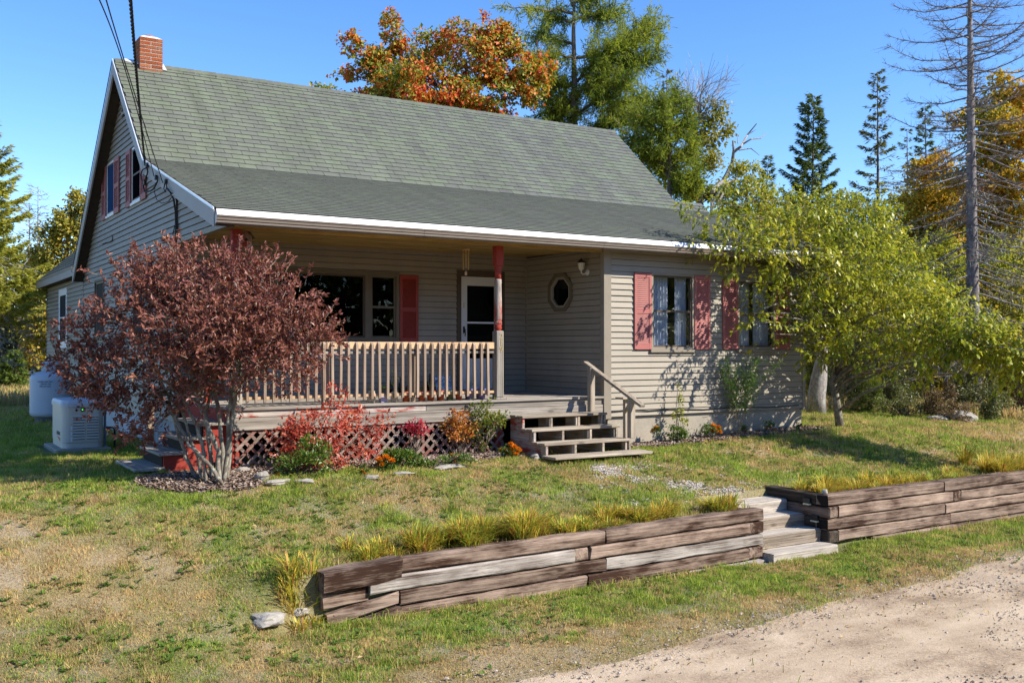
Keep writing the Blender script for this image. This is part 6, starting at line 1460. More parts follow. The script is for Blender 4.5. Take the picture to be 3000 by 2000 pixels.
# dead spruce in front of the wood
ds = at(2853, 990, 25); dsb = np.array([ds[0], ds[1], gz(ds[0], ds[1])]); Hd = at(2838, -120, 25)[2] - dsb[2]
dsp = thing("dead_spruce", "tall dead spruce with bare drooping grey branches at the right edge", "dead tree", dsb)
mb = MB(); tz_ = np.linspace(0, 1, 16); mb.tube(dsb + np.stack([-.15 * tz_, 0 * tz_, Hd * tz_], 1), .19 * (1 - .80 * tz_), 10); A0 = []; A1 = []; RR = []; W0 = []; W1 = []
for i in range(165):
    t = .10 + .88 * (i + RNG.random()) / 165; c = dsb + np.array([-.15 * t, 0, Hd * t]); az = i * 2.399 + RNG.normal(0, .4); dd_ = np.array([math.cos(az), math.sin(az), 0]); ln = (1.1 + 2.3 * (1 - t) ** .6) * RNG.uniform(.45, 1.15); s = np.array([-dd_[1], dd_[0], 0])
    u = np.linspace(0, 1, 8)[:, None]; dr = RNG.uniform(.25, .6) if t < .62 else RNG.uniform(-.05, .35)
    path = c + dd_ * ln * u + np.array([0, 0, 1.0]) * (-dr * ln * u ** 1.2 + (.35 if t > .55 else .22) * ln * u ** 2.6) + RNG.normal(0, .025, (8, 3)) * u; mb.tube(path, np.linspace(.022, .005, 8), 4, False)
    for _ in range(int((26 if t > .55 else 15) * ln)):
        j = RNG.uniform(1.2, 7); k = int(j); p = path[k] + (path[min(7, k + 1)] - path[k]) * (j - k); q = p + (dd_ * .5 + s * RNG.choice([-1, 1]) * .8 + runit(1)[0] * .5 + np.array([0, 0, -.1 if t < .6 else .15])) * RNG.uniform(.1, .42); A0.append(p); A1.append(q); RR.append(.006)
        for _ in range(2): f = RNG.random(); p2 = p + (q - p) * f; A0.append(p2); A1.append(p2 + nrm(q - p + .8 * runit(1)[0] * np.linalg.norm(q - p)) * RNG.uniform(.06, .18)); RR.append(.0035)
        if t < .5 and RNG.random() < .35: W0.append(p + (q - p) * RNG.random()); 
V, F = spikes(np.array(A0), np.array(A1), np.array(RR)); mb.build("trunk", bark("dead_spruce_bark", (.085, .07, .07), (.25, .215, .215), 8, (.30, .31, .29)), dsp, True); add("twigs", np_mesh("twigs", V, F, bark("dead_twig", (.07, .05, .04), (.22, .18, .16), 5, (.30, .31, .28))), dsp)
W0 = np.array(W0); n = len(W0); V, F = spikes(W0, W0 + np.stack([RNG.normal(0, .05, n), RNG.normal(0, .05, n), -RNG.uniform(.05, .2, n)], 1), .012); tag(add("lichen", np_mesh("lichen", V, F, plain("beard_lichen", (.24, .25, .21), .95, .1, .2, 9)), dsp), kind="stuff")
M_GOLD = leafmat("golden_maple", [(0, (.12, .14, .018)), (.35, (.31, .27, .03)), (.6, (.55, .34, .03)), (.85, (.66, .23, .025)), (1, (.60, .12, .025))], .3, .6, .5, .3, .5)
def bl(name, label, px, d, trunkpx, r, bl_, n, L, mat, **k):
    b = np.array([*at(px, 700, d)[:2], -.95]); return broadleaf(name, label, "tree", b, [b] + [at(a, c, d) for a, c in trunkpx], list(np.linspace(r, r * .2, len(trunkpx) + 1)), [pb(*q) for q in bl_], n, L, L * .75, mat, **k)
bl("maple_tree", "golden orange maple filling the right edge behind the dead spruce", 2930, 31, [(2930, 800), (2940, 560), (2935, 400), (2935, 300)], .22, [(2930, 260, 31, 55, 45), (2985, 300, 31, 70, 60), (2880, 330, 31, 55, 50), (2950, 380, 30.5, 100, 70), (2860, 430, 31, 60, 60), (2990, 470, 30.5, 90, 80), (2900, 520, 31, 90, 70), (2830, 560, 31.5, 70, 60), (2960, 600, 30.5, 100, 80), (2880, 660, 31, 90, 60), (2980, 720, 31, 80, 60)], 16000, .12, M_GOLD, nl=40, sub=13)
bl("maple_tree", "smaller orange tinged maple between the thin spruces and the dead spruce", 2760, 33, [(2760, 850), (2765, 620), (2760, 520)], .14, [(2800, 350, 33, 30, 28, .7), (2750, 480, 33, 50, 40), (2700, 510, 33, 45, 35), (2770, 560, 33, 70, 50), (2690, 590, 33, 60, 50), (2740, 650, 33, 80, 60), (2660, 680, 33.5, 60, 50), (2790, 740, 33, 60, 60)], 8000, .12, M_GOLD, nl=26, sub=12)
M_YG = leafmat("yellow_green_leaf", [(0, (.11, .16, .02)), (.5, (.28, .31, .035)), (.85, (.46, .41, .05)), (1, (.58, .28, .04))], .5, .5, .5, .35, .5)
bl("poplar_tree", "yellow green tree rising behind the roof's right end", 2190, 29, [(2190, 850), (2190, 650), (2185, 560)], .13, [(2180, 500, 29, 40, 35), (2210, 560, 29, 60, 45), (2160, 600, 29, 55, 40), (2250, 620, 29, 50, 45), (2200, 680, 29, 90, 50), (2170, 640, 29, 40, 30)], 6000, .085, M_YG, nl=22, sub=11)
bl("alder_tree", "bright yellow green sapling crown behind the fruit tree's top", 2540, 27, [(2540, 900), (2540, 740), (2535, 640)], .10, [(2480, 585, 27, 45, 30), (2540, 620, 27, 60, 40), (2590, 680, 27, 60, 50), (2510, 680, 27, 70, 50), (2640, 740, 27, 60, 45), (2560, 760, 27, 80, 50), (2620, 820, 27, 70, 50)], 7000, .075, M_YG, nl=22, sub=12)
bl("poplar_tree", "pale leaved sapling left of the dead spruce's trunk", 2770, 27, [(2770, 1000), (2760, 850), (2765, 750)], .07, [(2760, 720, 27, 40, 40), (2790, 790, 27, 45, 45), (2740, 840, 27, 45, 40), (2800, 880, 27, 50, 45), (2760, 930, 27, 50, 40)], 3600, .07, M_YG, nl=16)
# shrubs along the edge of the wood
M_SHR = leafmat("olive_shrub_leaf", [(0, (.05, .07, .02)), (.5, (.15, .165, .05)), (.85, (.27, .26, .085)), (1, (.38, .31, .14))], .9, .45, .4, .5, .25)
M_BRS = leafmat("brown_brush_leaf", [(0, (.07, .05, .03)), (.5, (.19, .13, .07)), (1, (.34, .26, .14))], .9, .5, .6, .3, .3)
def shrub(label, px, base_y, rx, ry, mat, n, L=.06, dd=0.0, name="shrub", group="shrubs along the edge of the wood", cat="shrub"):
    c = on(px, base_y); d = depth_of(c) + dd; c = np.array([*at(px, base_y, d)[:2], 0]); c[2] = gz(c[0], c[1]); s = d / FPX; R = rx * s; Hh = ry * s * 2
    blobs = [(c + np.array([RNG.normal(0, .45) * R, RNG.normal(0, .4) * R, Hh * f]), (R * q, R * q, Hh * .24), 1) for f, q in ((.2, .55), (.3, .6), (.45, .6), (.6, .5), (.75, .42), (.88, .28), (.35, .6))]
    o = thing(name, label, cat, c, group); P, O, subs = blob_points(blobs, n, 9, .3, .5); P[:, 2] = np.maximum(P[:, 2], c[2] + .02); mb = MB()
    for g in subs[RNG.choice(len(subs), 22)]: mb.tube(curve(c + np.array([RNG.normal(0, .12), RNG.normal(0, .12), -.05]), g, 6, up=.15, wob=.1), np.linspace(.014, .004, 6), 4)
    mb.build("stems", BARK, o); D = nrm(O * .5 + runit(len(P)) + [0, 0, .2]); l = L * (.6 + .8 * RNG.random(len(P))); add("foliage", leaf_mesh("foliage", P, D, nrm(O + [0, 0, .6] + .8 * runit(len(P))), l, l * .55, mat), o); return o
for a in (("olive green shrub at the wood's edge just right of the fruit tree's trunk", 2600, 1212, 75, 95, M_SHR, 5000), ("dark olive shrub behind the small fir sapling", 2500, 1208, 75, 100, M_SHR, 4600, .06, 1.0), ("tall olive shrub under the fruit tree's long right limb", 2690, 1205, 75, 90, M_SHR, 5000, .06, 1.2), ("pale leaved shrub below the dead spruce", 2850, 1215, 70, 80, leafmat("pale_shrub_leaf", [(0, (.06, .08, .02)), (.5, (.17, .18, .06)), (1, (.36, .34, .2))], .9), 4600, .06, .3), ("brown twiggy brush in front of the dead spruce", 2740, 1226, 60, 45, M_BRS, 2600, .05), ("reddish brown brush at the frame's right edge", 2985, 1225, 60, 75, M_BRS, 3200, .055), ("low green shrub left of the reddish brush", 2915, 1232, 50, 50, M_SHR, 2600, .05), ("shrub behind the house corner left of the fruit tree", 2440, 1200, 45, 90, M_SHR, 2600, .06, 2.0), ("low straw coloured brush around the grey boulder", 2800, 1235, 60, 28, M_BRS, 1800, .05), ("dark shrub at the far right behind the brush", 3010, 1200, 80, 110, M_SHR, 3600, .07, 1.6), ("leafy shrub half hidden between the fir sapling and the brown brush", 2650, 1225, 45, 45, M_SHR, 2000, .05)):
    shrub(*a)
c = on(2545, 1214); conifer("fir_sapling", "small pale green fir sapling in front of the wood", c, 1.15, .42, leafmat("fir_sapling_needles", [(0, (.09, .14, .03)), (1, (.24, .28, .07))], 2), nb=46, crown0=.05, dens=130, L=.07, W=.02, droop=.05, r0=.02)
# the wood beyond, one mass of foliage and stems
def mass(name, label, boxes, n, L, mat, trunks=()):
    P = []; tot = sum(b[4] for b in boxes)
    for px, py, rx, ry, w, d0, d1 in boxes:
        m = int(n * w / tot); K = max(6, int(m / 130)); cx = RNG.uniform(px - rx, px + rx, K); cy = RNG.uniform(py - ry, py + ry, K); cd = RNG.uniform(d0, d1, K); i = RNG.integers(0, K, m)
        q = np.array([at(a, b_, c_) for a, b_, c_ in zip(cx, cy, cd)]); P.append(q[i] + RNG.normal(0, .38, (m, 3)) * np.array([1.1, 1.1, .8]))
    P = np.concatenate(P); P = P[P[:, 2] > -.9]; l = L * (.6 + .8 * RNG.random(len(P)))
    V = leaf_verts(P, runit(len(P)), nrm(runit(len(P)) + [0, 0, .5]), l, l * .7); F = leaf_faces(len(P)); o = tag(add(name, np_mesh(name, V, F, mat)), label, "woodland", kind="stuff"); return o
mass("woodland", "dense dark autumn wood behind the lawn at the right", [(2640, 1060, 330, 150, 3, 28, 34), (2800, 900, 260, 130, 2.2, 30, 37), (2560, 800, 220, 130, 1.8, 31, 38), (2820, 700, 220, 120, 1.8, 34, 40), (2950, 1000, 160, 180, 2, 28, 34), (2320, 700, 130, 90, 1, 33, 39), (2450, 980, 140, 180, 1.6, 29, 36), (3050, 800, 100, 200, 1, 30, 36), (3300, 950, 220, 200, 2, 28, 36)], 105000, .12, leafmat("wood_foliage", [(0, (.06, .075, .018)), (.35, (.17, .18, .035)), (.6, (.36, .31, .05)), (.8, (.55, .36, .05)), (1, (.60, .25, .04))], .22, .65, .55, .25, .3))
for i, (px, d, r, lab) in enumerate(((2480, 30, .09, "dark trunk in the wood left of the fir sapling"), (2620, 31, .12, "dark trunk in the wood right of the fir sapling"), (2720, 29, .08, "dark trunk in the wood below the fruit tree's limb"), (2900, 29, .10, "dark trunk in the wood right of the dead spruce"), (2965, 31, .12, "dark trunk in the wood at the far right"))):
    b = np.array([*at(px, 1150, d)[:2], -1.0]); o = thing("wood_tree", lab, "tree", b, "trunks in the wood"); t = np.linspace(0, 1, 8); mb = MB(); mb.tube(b + np.stack([RNG.normal(0, .3) * t, 0 * t, 5.0 * t], 1), r * (1 - .6 * t), 7); mb.build("trunk", BARK, o, True)
    sub_ = b + np.stack([RNG.normal(0, .9, 6), RNG.normal(0, .9, 6), RNG.uniform(2.5, 4.6, 6)], 1); P, O, _ = blob_points([(q, (.9, .9, .7), 1) for q in sub_], 2600, 8, .3); l = .07 + .06 * RNG.random(len(P)); add("crown", leaf_mesh("crown", P, runit(len(P)), nrm(O + [0, 0, .6]), l, l * .7, M_YG), o)
# ------------------------------------------------------------------ trees at the left
M_SPRL = leafmat("sunlit_spruce_needles", [(0, (.16, .19, .04)), (.6, (.40, .40, .08)), (1, (.56, .50, .12))], .5, .4, .6, .25, .45)  # sunlight put into the needle colour, lighter than on the other spruces
b = np.array([*at(-60, 700, 27)[:2], -.85]); conifer("spruce_tree", "big spruce with dead grey lower boughs cut by the left edge", b, at(0, 330, 27)[2] + .85, 2.0, M_SPRL, nb=150, crown0=.30, dens=75, L=.16, W=.045, droop=.15, turn=.25, irr=.5)
A0, A1 = [], []
for _ in range(46):
    c = np.array([b[0], b[1], RNG.uniform(.6, 3.4)]); az = RNG.uniform(-1.9, .6); dv = np.array([math.cos(az), math.sin(az), -.12]); ln = RNG.uniform(.8, 1.9); pth = c + dv * np.linspace(0, ln, 7)[:, None] + np.array([0, 0, -.25]) * (np.linspace(0, 1, 7)[:, None] ** 2) * ln
    for k in range(6): A0.append(pth[k]); A1.append(pth[k + 1])
    for _ in range(12): k = RNG.integers(1, 7); A0.append(pth[k]); A1.append(pth[k] + (dv * .6 + runit(1)[0] * .8) * RNG.uniform(.15, .45))
V, F = spikes(np.array(A0), np.array(A1), .012); tag(add("dead_boughs", np_mesh("dead_boughs", V, F, BARKD), bpy.data.objects[[o.name for o in bpy.data.objects if o.get("label", "").startswith("big spruce with dead")][0]]), kind="stuff")
M_CED = leafmat("turning_tree_left", [(0, (.11, .14, .02)), (.4, (.28, .26, .04)), (.7, (.47, .36, .045)), (.9, (.56, .28, .04)), (1, (.55, .16, .035))], .55, .45, .5, .3, .35)
def bl2(name, label, px, d, *a, **k): return bl(name, label, px, d, *a, **k)
bl("cherry_tree", "tall yellow and orange leaved tree behind the back addition", 190, 36, [(190, 950), (195, 750), (205, 600)], .16, [(225, 590, 36, 30, 30), (190, 640, 36, 40, 40), (150, 690, 36, 40, 40), (210, 700, 36, 50, 50), (160, 770, 36, 60, 55), (120, 760, 36.5, 35, 40), (190, 830, 36, 60, 60), (120, 860, 36, 55, 60), (150, 940, 36, 60, 55), (100, 960, 36, 50, 50), (110, 1030, 36, 45, 40), (260, 640, 36, 40, 60)], 15000, .115, M_CED, nl=36, sub=12)
mass("woodland", "shady wood beyond the field at the left", [(40, 1000, 110, 80, 2, 40, 46), (130, 900, 80, 120, 1.2, 40, 45), (20, 850, 90, 120, 1.2, 40, 46), (-330, 960, 330, 130, 4, 40, 48)], 24000, .17, leafmat("left_wood_foliage", [(0, (.02, .035, .012)), (.5, (.06, .075, .02)), (1, (.20, .16, .03))], .3, .6))
def bare(label, px, top, base, d, r):
    b = np.array([*at(px, 800, d)[:2], -.85]); H = at(px, top, d)[2] + .85; mb = MB(); t = np.linspace(0, 1, 8); mb.tube(b + np.stack([0 * t, 0 * t, H * t], 1), r * (1 - .85 * t), 5); A0, A1 = [], []
    for _ in range(110):
        h = RNG.uniform(.5, .99); c = b + np.array([0, 0, H * h]); az = RNG.random() * 6.28; ln = 1.7 * (1.12 - h) * RNG.uniform(.5, 1.3) + .15; q = c + np.array([math.cos(az), math.sin(az), RNG.uniform(0, .35)]) * ln; A0.append(c); A1.append(q)
        for _ in range(3): f = RNG.uniform(.3, 1); A0.append(c + (q - c) * f); A1.append(c + (q - c) * f + (nrm(q - c) + .7 * runit(1)[0]) * .25)
    o = thing("bare_tree", label, "dead tree", b); mb.build("trunk", BARKD, o); V, F = spikes(np.array(A0), np.array(A1), .014); add("twigs", np_mesh("twigs", V, F, BARKD), o)
bare("taller thin leafless tree against the sky left of the house", 111, 545, 0, 44, .09); bare("shorter thin leafless tree against the sky left of the house", 86, 595, 0, 44, .08)
for px, by, h, lab in ((45, 1096, 1.5, "bright green fir sapling in the field at the left"), (15, 1100, 1.2, "smaller fir sapling at the frame's left edge")):
    c = on(px, by); c = np.array([*at(px, by, 34)[:2], -.82]); conifer("fir_sapling", lab, c, h, .55, leafmat("left_sapling", [(0, (.09, .15, .03)), (1, (.22, .28, .06))], 2), nb=46, crown0=.05, dens=70, L=.12, W=.035, droop=.1)

# ------------------------------------------------------------------ garden plants
def bush(name, label, cat, px, base_y, blobs_px, n, L, mat, dd=0.0, group=None, W=.5, stems=14, up=.2):
    c = on(px, base_y) if px < 1800 else bed_point(px, base_y); d = depth_of(c) + (dd if px < 1800 else 0); c = np.array([*at(px, base_y, d)[:2], 0]); c[2] = gz(c[0], c[1]); o = thing(name, label, cat, c, group)
    P, O, subs = blob_points([pb(a, b_, d + (e if px < 1800 else 0), rx, ry) for a, b_, rx, ry, e in blobs_px], n, 9, .28, .45); k = P[:, 2] > c[2] + .01; P, O = P[k], O[k]; mb = MB()
    for g in subs[RNG.choice(len(subs), stems)]: mb.tube(curve(c + np.array([RNG.normal(0, .05), RNG.normal(0, .04), -.03]), g, 6, up=.12, wob=.1), np.linspace(.007, .0025, 6), 4)
    mb.build("stems", BARK, o); D = nrm(O * .6 + runit(len(P)) * .8 + [0, 0, up]); l = L * (.6 + .8 * RNG.random(len(P))); add("foliage", leaf_mesh("foliage", P, D, nrm(np.array([.2, -.4, .8]) + .9 * runit(len(P))), l, l * W, mat), o); return o
M_BLU = leafmat("red_berry_leaf", [(0, (.24, .03, .028)), (.4, (.44, .07, .05)), (.75, (.56, .16, .09)), (.92, (.55, .28, .10)), (1, (.26, .26, .06))], 2.2, .5, .4, .4, .35)
M_BLG = leafmat("green_low_leaf", [(0, (.04, .09, .015)), (.6, (.10, .17, .02)), (1, (.24, .26, .04))], 2.5, .4, .4, .4, .3)
M_BLO = leafmat("orange_leaf", [(0, (.30, .06, .02)), (.5, (.48, .16, .03)), (1, (.38, .28, .05))], 2.5, .45, .4, .4, .35)
M_BLK = leafmat("pink_red_leaf", [(0, (.30, .015, .05)), (.6, (.48, .04, .07)), (1, (.5, .10, .08))], 2.5, .4, .4, .4, .35)
bush("blueberry_bush", "tall scarlet leaved bush in front of the lattice", "bush", 940, 1378, [(985, 1150, 30, 30, 0), (960, 1200, 60, 35, 0), (1010, 1215, 60, 30, .1), (890, 1225, 60, 35, 0), (940, 1260, 100, 40, -.1), (1050, 1240, 60, 40, .1), (850, 1280, 60, 50, 0), (930, 1320, 90, 45, -.1), (1080, 1290, 50, 45, .1), (1010, 1310, 60, 45, 0), (1125, 1230, 35, 25, .1), (860, 1340, 60, 35, -.1), (960, 1355, 70, 25, -.15)], 2300, .058, M_BLU, .15, stems=26)
bush("low_shrub", "low glossy green shrub at the foot of the scarlet bush", "bush", 880, 1388, [(860, 1350, 55, 30, -.1), (930, 1345, 50, 35, -.15), (900, 1320, 50, 35, -.1)], 1100, .05, M_BLG, .05)
bush("blueberry_bush", "small crimson pink bush under the deck's rim", "bush", 1215, 1350, [(1215, 1240, 35, 15, 0), (1195, 1255, 25, 15, 0), (1235, 1260, 25, 15, 0)], 320, .05, M_BLK, .15)
bush("blueberry_bush", "orange leaved bush in front of the lattice's right part", "bush", 1350, 1340, [(1340, 1225, 40, 25, 0), (1320, 1245, 35, 25, 0), (1370, 1245, 40, 25, 0), (1345, 1270, 40, 20, 0)], 900, .05, M_BLO, .15)
bush("blueberry_bush", "green and yellow bush next to the front steps", "bush", 1410, 1335, [(1410, 1200, 35, 30, 0), (1440, 1225, 45, 30, 0), (1390, 1235, 35, 30, 0), (1420, 1260, 45, 30, 0), (1460, 1240, 25, 25, .1), (1375, 1195, 18, 14, 0), (1405, 1300, 30, 25, 0)], 1200, .05, leafmat("green_yellow_leaf", [(0, (.05, .09, .015)), (.6, (.16, .20, .03)), (1, (.36, .30, .05))], 2.5), .15)
M_MF = leafmat("marigold_leaf", [(0, (.035, .08, .015)), (1, (.11, .17, .03))], 3, .3); M_OR = leafmat("marigold_petal", [(0, (.62, .16, .008)), (.6, (.70, .24, .01)), (1, (.75, .36, .02))], 5, .3, .6, .2, .3)
def bed_point(px, by):
    c = on(px, by)
    if px > 1800 and c[1] > F_Y - .2: c = onY(px, by, F_Y - .22); c[2] = gz(c[0], c[1])
    return c
def marigold(label, px, by, heads, r=.050, nl=260, sp=26, dd=0.0):
    c = bed_point(px, by); d = depth_of(c) + dd; o = thing("marigold", label, "marigolds", c, "marigolds in the beds"); P, O, subs = blob_points([pb(px, by - 20, d, sp, 15), pb(px - sp * .5, by - 14, d, sp * .6, 12), pb(px + sp * .5, by - 14, d, sp * .6, 12)], nl, 8, .3); P[:, 2] = np.maximum(P[:, 2], c[2] + .005); l = .05 * (.5 + RNG.random(len(P))); add("foliage", leaf_mesh("foliage", P, nrm(runit(len(P)) + [0, 0, .4]), nrm(runit(len(P)) + [0, -.3, .8]), l, l * .35, M_MF), o)
    for hx, hy in heads:
        h = at(hx, hy, d + RNG.uniform(-.05, .05)); n = 46; u = runit(n); u[:, 2] = np.abs(u[:, 2]) * .9 - .15; l = np.full(n, r * RNG.uniform(.8, 1.1)); add("flower_head", leaf_mesh("flower_head", h + u * r * .25, u, nrm(runit(n)), l, l * .8, M_OR), o)
        mb = MB(); mb.tube([h, (h + c) / 2 + RNG.normal(0, .01, 3), c], .003, 4); mb.build("stem", GRNP, o)
marigold("largest marigold clump with many orange heads by the front steps", 1490, 1340, [(1470, 1320), (1478, 1332), (1486, 1327), (1493, 1338), (1500, 1322), (1506, 1310), (1512, 1330), (1518, 1318), (1497, 1302), (1484, 1318), (1475, 1338), (1505, 1338)])
marigold("marigold with two heads at the wing's left corner", 1920, 1278, [(1915, 1262), (1924, 1254)], nl=120, sp=12)
marigold("marigold cluster with bluish foliage under the wing's first window", 2080, 1275, [(2090, 1248), (2105, 1252), (2098, 1262), (2108, 1266), (2086, 1262)], nl=380, sp=30)
marigold("small marigold under the gap between the wing's windows", 2178, 1270, [(2176, 1258), (2186, 1262)], r=.026, nl=80, sp=12)
marigold("marigold pair below the wing's second window", 2255, 1262, [(2246, 1254), (2258, 1252), (2270, 1258)], r=.028, nl=150, sp=18)
marigold("last marigold near the wing's right corner", 2340, 1266, [(2338, 1258), (2346, 1262)], r=.024, nl=70, sp=12)
marigold("marigold clump with five heads left of the pale edging stone", 1130, 1382, [(1112, 1348), (1122, 1355), (1130, 1340), (1118, 1362), (1148, 1350)], nl=300, sp=30)
marigold("marigold with three heads in the middle of the porch bed", 1212, 1368, [(1205, 1345), (1218, 1352), (1212, 1360)], nl=260, sp=26)
marigold("marigold with loose orange heads near the porch bed's right end", 1332, 1362, [(1325, 1332), (1338, 1340), (1330, 1350), (1345, 1335), (1335, 1358)], r=.026, nl=200, sp=22)
marigold("single low marigold beside the scarlet bush", 1064, 1392, [(1062, 1378), (1068, 1386)], r=.026, nl=90, sp=14)
marigold("lone orange flower in the mulch right of the red shrub", 812, 1398, [(812, 1390)], r=.028, nl=30, sp=8)
bush("low_shrub", "leafy green perennial between the marigolds of the porch bed", "bush", 1180, 1372, [(1165, 1335, 45, 22, 0), (1200, 1340, 35, 18, 0), (1150, 1350, 30, 15, 0)], 1100, .045, M_BLG)
bush("low_shrub", "low green carpet of leaves at the porch bed's middle", "bush", 1260, 1370, [(1240, 1355, 40, 14, 0), (1290, 1350, 35, 14, 0), (1370, 1345, 35, 14, 0)], 900, .035, M_BLG)
bush("low_shrub", "small dense green shrub at the wing's foundation", "bush", 1985, 1285, [(1985, 1265, 32, 20, 0), (1970, 1275, 22, 14, 0), (2003, 1275, 20, 14, 0)], 1100, .035, M_BLG)
bush("climbing_rose", "thin upright rose cane with sparse leaves against the wing", "plant", 1988, 1270, [(1985, 1150, 10, 25, .1), (1990, 1190, 14, 25, .1), (1982, 1220, 18, 20, .1), (2000, 1235, 15, 15, .1)], 170, .055, M_YG, .2, stems=6)
c = bed_point(1986, 1275); mb = MB(); mb.tube([c, c + [0, .05, .5], at(1987, 1120, depth_of(c) + .05), at(1986, 1060, depth_of(c) + .1)], .007, 5); tag(mb.build("garden_stake", W_GREY['z']), "thin grey stake standing behind the rose cane", "stake")
# feathery asparagus fern leaning on the wing
c = bed_point(2165, 1262); d = depth_of(c); fo = thing("asparagus_fern", "feathery green asparagus fern in front of the wing's right half", "plant", c); mb = MB(); A0, A1 = [], []
for k in range(15):
    tipx = 2190 + RNG.normal(0, 42); tipy = RNG.uniform(1030, 1120); pth = curve(c + np.array([RNG.normal(0, .12), RNG.normal(0, .05), 0]), at(tipx, tipy, d - .1 + RNG.normal(0, .08)), 9, up=.12, wob=.08); mb.tube(pth, np.linspace(.006, .002, 9), 4, False)
    for _ in range(38):
        j = RNG.uniform(3, 8); i = int(j); p = pth[i] + (pth[min(8, i + 1)] - pth[i]) * (j - i); q = p + (runit(1)[0] + [0, 0, .35]) * RNG.uniform(.08, .22); A0.append(p); A1.append(q)
        for _ in range(9): f = RNG.random(); r_ = p + (q - p) * f; A0.append(r_); A1.append(r_ + (runit(1)[0] * .8 + nrm(q - p)) * .035)
mb.build("stems", plain("fern_stem", (.28, .20, .10), .8), fo); V, F = spikes(np.array(A0), np.array(A1), .0042); add("foliage", np_mesh("foliage", V, F, leafmat("asparagus_needles", [(0, (.12, .22, .05)), (1, (.26, .38, .10))], 3, .4, .8, .1, .4)), fo)
# clumps of long yellowing grass on top of the timber walls
M_LG = attrmat("long_grass_blades", .55, .3, .35)
def clump(label, px, py, wpx, h, n, dry=.5):
    """tussocks: blades rise from a few crowns and arch outwards"""
    c = on(px, py); d = depth_of(c); w = wpx * d / FPX; o = thing("grass_clump", label, "grass clump", c, "long grass clumps along the timber walls")
    n = int(n * 2.3); K = max(8, int(w / .035)); tx_ = c[0] + RNG.uniform(-.8, .8, K) * w; ty_ = (WY + .25 + .26 * np.abs(RNG.normal(0, 1, K))) if px > 1000 else c[1] + RNG.normal(0, .1, K); ts = .22 + .85 * RNG.random(K); td = np.clip(dry + RNG.normal(0, .22, K), .1, .95)
    i = RNG.integers(0, K, n); a = RNG.random(n) * 2 * np.pi; rr_ = RNG.random(n) ** .6; dirn = np.stack([np.cos(a), np.sin(a) * .8 - .15, 0 * a], 1); H = h * 1.25 * ts[i] * (.45 + .65 * RNG.random(n)); out_ = (rr_ * H * 1.0)[:, None]
    P = np.stack([tx_[i], ty_[i], np.zeros(n)], 1) + dirn * (.09 * RNG.random(n))[:, None] + RNG.normal(0, .02, (n, 3)); P[:, 2] = ground_z(P[:, 0], P[:, 1]); S = np.stack([-np.sin(a), np.cos(a), 0 * a], 1); W = .0075 + .005 * RNG.random(n); rows = []
    for s, wk in ((0, .7), (.45, 1.0), (.8, .75), (1.0, 0)):
        q = P + dirn * out_ * (s ** 1.6) + np.array([0, 0, 1.0]) * (H * (s - .42 * rr_ * s ** 3))[:, None]
        rows += [q - S * (W * wk / 2)[:, None], q + S * (W * wk / 2)[:, None]] if wk else [q]
    V = np.stack(rows, 1).reshape(-1, 3); k = np.arange(n)[:, None] * 7; F = np.concatenate([k + np.array([q]) for q in ((0, 1, 3), (0, 3, 2), (2, 3, 5), (2, 5, 4), (4, 5, 6))])
    r = RNG.random((n, 1)); col_ = np.where(RNG.random((n, 1)) < td[i][:, None], np.array([.66, .50, .06]) * (.5 + .7 * r), np.array([.34, .40, .045]) * (.5 + .8 * r)); col_ = np.where(RNG.random((n, 1)) < .15, np.array([.55, .24, .07]) * (.5 + .7 * r), col_)
    tag(add("blades", np_mesh("blades", V, F, M_LG, col=np.repeat(col_, 7, 0)), o), kind="stuff")
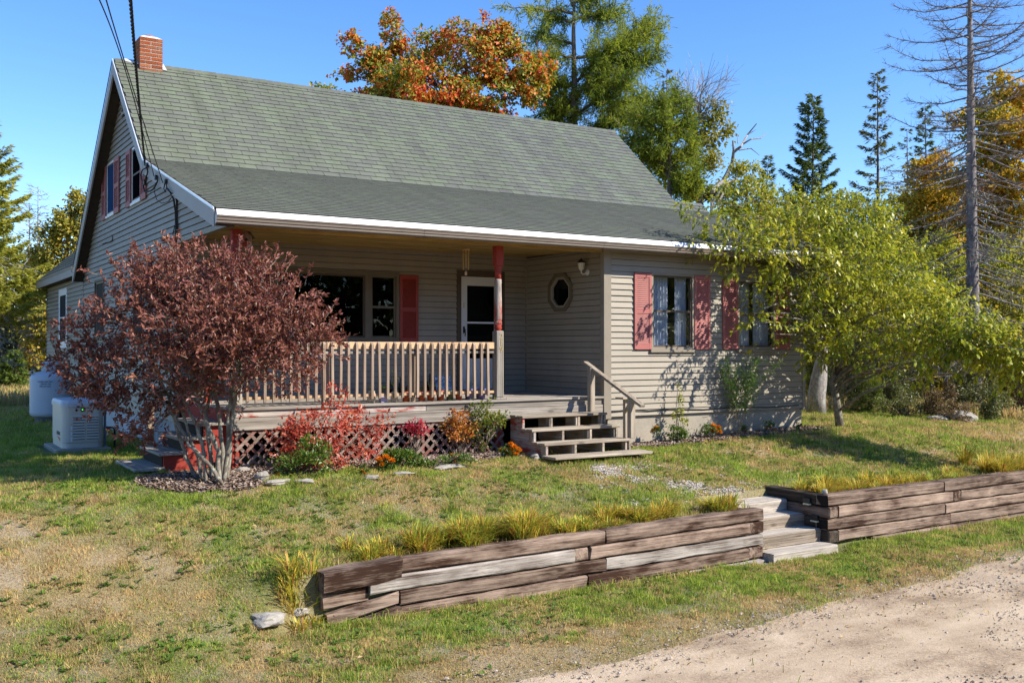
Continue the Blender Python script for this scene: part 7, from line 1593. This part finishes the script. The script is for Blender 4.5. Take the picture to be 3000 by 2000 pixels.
for a in (("pale yellow grass clump near the left wall's slumped end", 1060, 1598, 110, .20, 420, .5), ("big shaggy golden grass clump in the middle of the left wall", 1240, 1568, 130, .32, 1500, .6), ("dense golden grass clump right of the biggest one on the left wall", 1430, 1545, 140, .32, 1400, .55), ("sparser grass run on the left wall's right half", 1650, 1522, 190, .22, 1000, .5), ("yellow grass clump toward the left wall's right end", 1860, 1505, 150, .26, 1100, .6), ("grass clump hanging over the left wall's right end by the steps", 2110, 1490, 130, .27, 1000, .55), ("fountain of pale yellow grass at the right wall's corner", 2345, 1425, 90, .30, 900, .8), ("orange tinged grass clump right of the corner fountain", 2470, 1415, 110, .24, 800, .6), ("thin grass clump on the middle of the right wall", 2630, 1398, 140, .20, 700, .55), ("tall bright yellow grass clump near the frame's right edge", 2860, 1362, 150, .32, 1500, .75), ("small greenish grass clump between the yellow clumps of the right wall", 2740, 1385, 80, .18, 400, .4), ("tuft of long straw grass at the foot of the left wall's slumped end", 880, 1690, 80, .24, 180, .6)):
    clump(*a)
# fallen leaves
x = RNG.uniform(-12, 9, 1500); y = RNG.uniform(-9.5, -2.6, 1500); k = ~in_house(x, y) & ~on_wall(x, y); x, y = x[k], y[k]; n = len(x); l = .03 + .03 * RNG.random(n)
tag(add("fallen_leaves", leaf_mesh("fallen_leaves", np.stack([x, y, ground_z(x, y) + .03 + .02 * RNG.random(n)], 1), nrm(runit(n) * [1, 1, .3]), nrm(runit(n) * .5 + [0, 0, 1]), l, l * .6, leafmat("fallen_leaf", [(0, (.20, .10, .04)), (.5, (.38, .24, .10)), (1, (.55, .40, .15))], 3))), "dry fallen leaves scattered over lawn and road", "leaves", kind="stuff")
# the wood across the road, behind the viewpoint: it darkens the panes
P = np.stack([RNG.uniform(-55, 60, 26000), RNG.uniform(-52, -40, 26000), -2 + 10.5 * RNG.random(26000) ** .8], 1); P[:, 2] *= .7 + .5 * fbm(P[:, 0], P[:, 1], 5, 4); l = .5 + .5 * RNG.random(len(P))
tag(add("woodland", leaf_mesh("woodland", P, runit(len(P)), runit(len(P)), l, l * .8, M_SPR)), "wood on the far side of the road, mirrored in the panes", "woodland", kind="stuff")
print("objects", len(bpy.data.objects), "lawn blades", N_LAWN, "tris", sum(sum(len(p.vertices) - 2 for p in []) for o in []) )
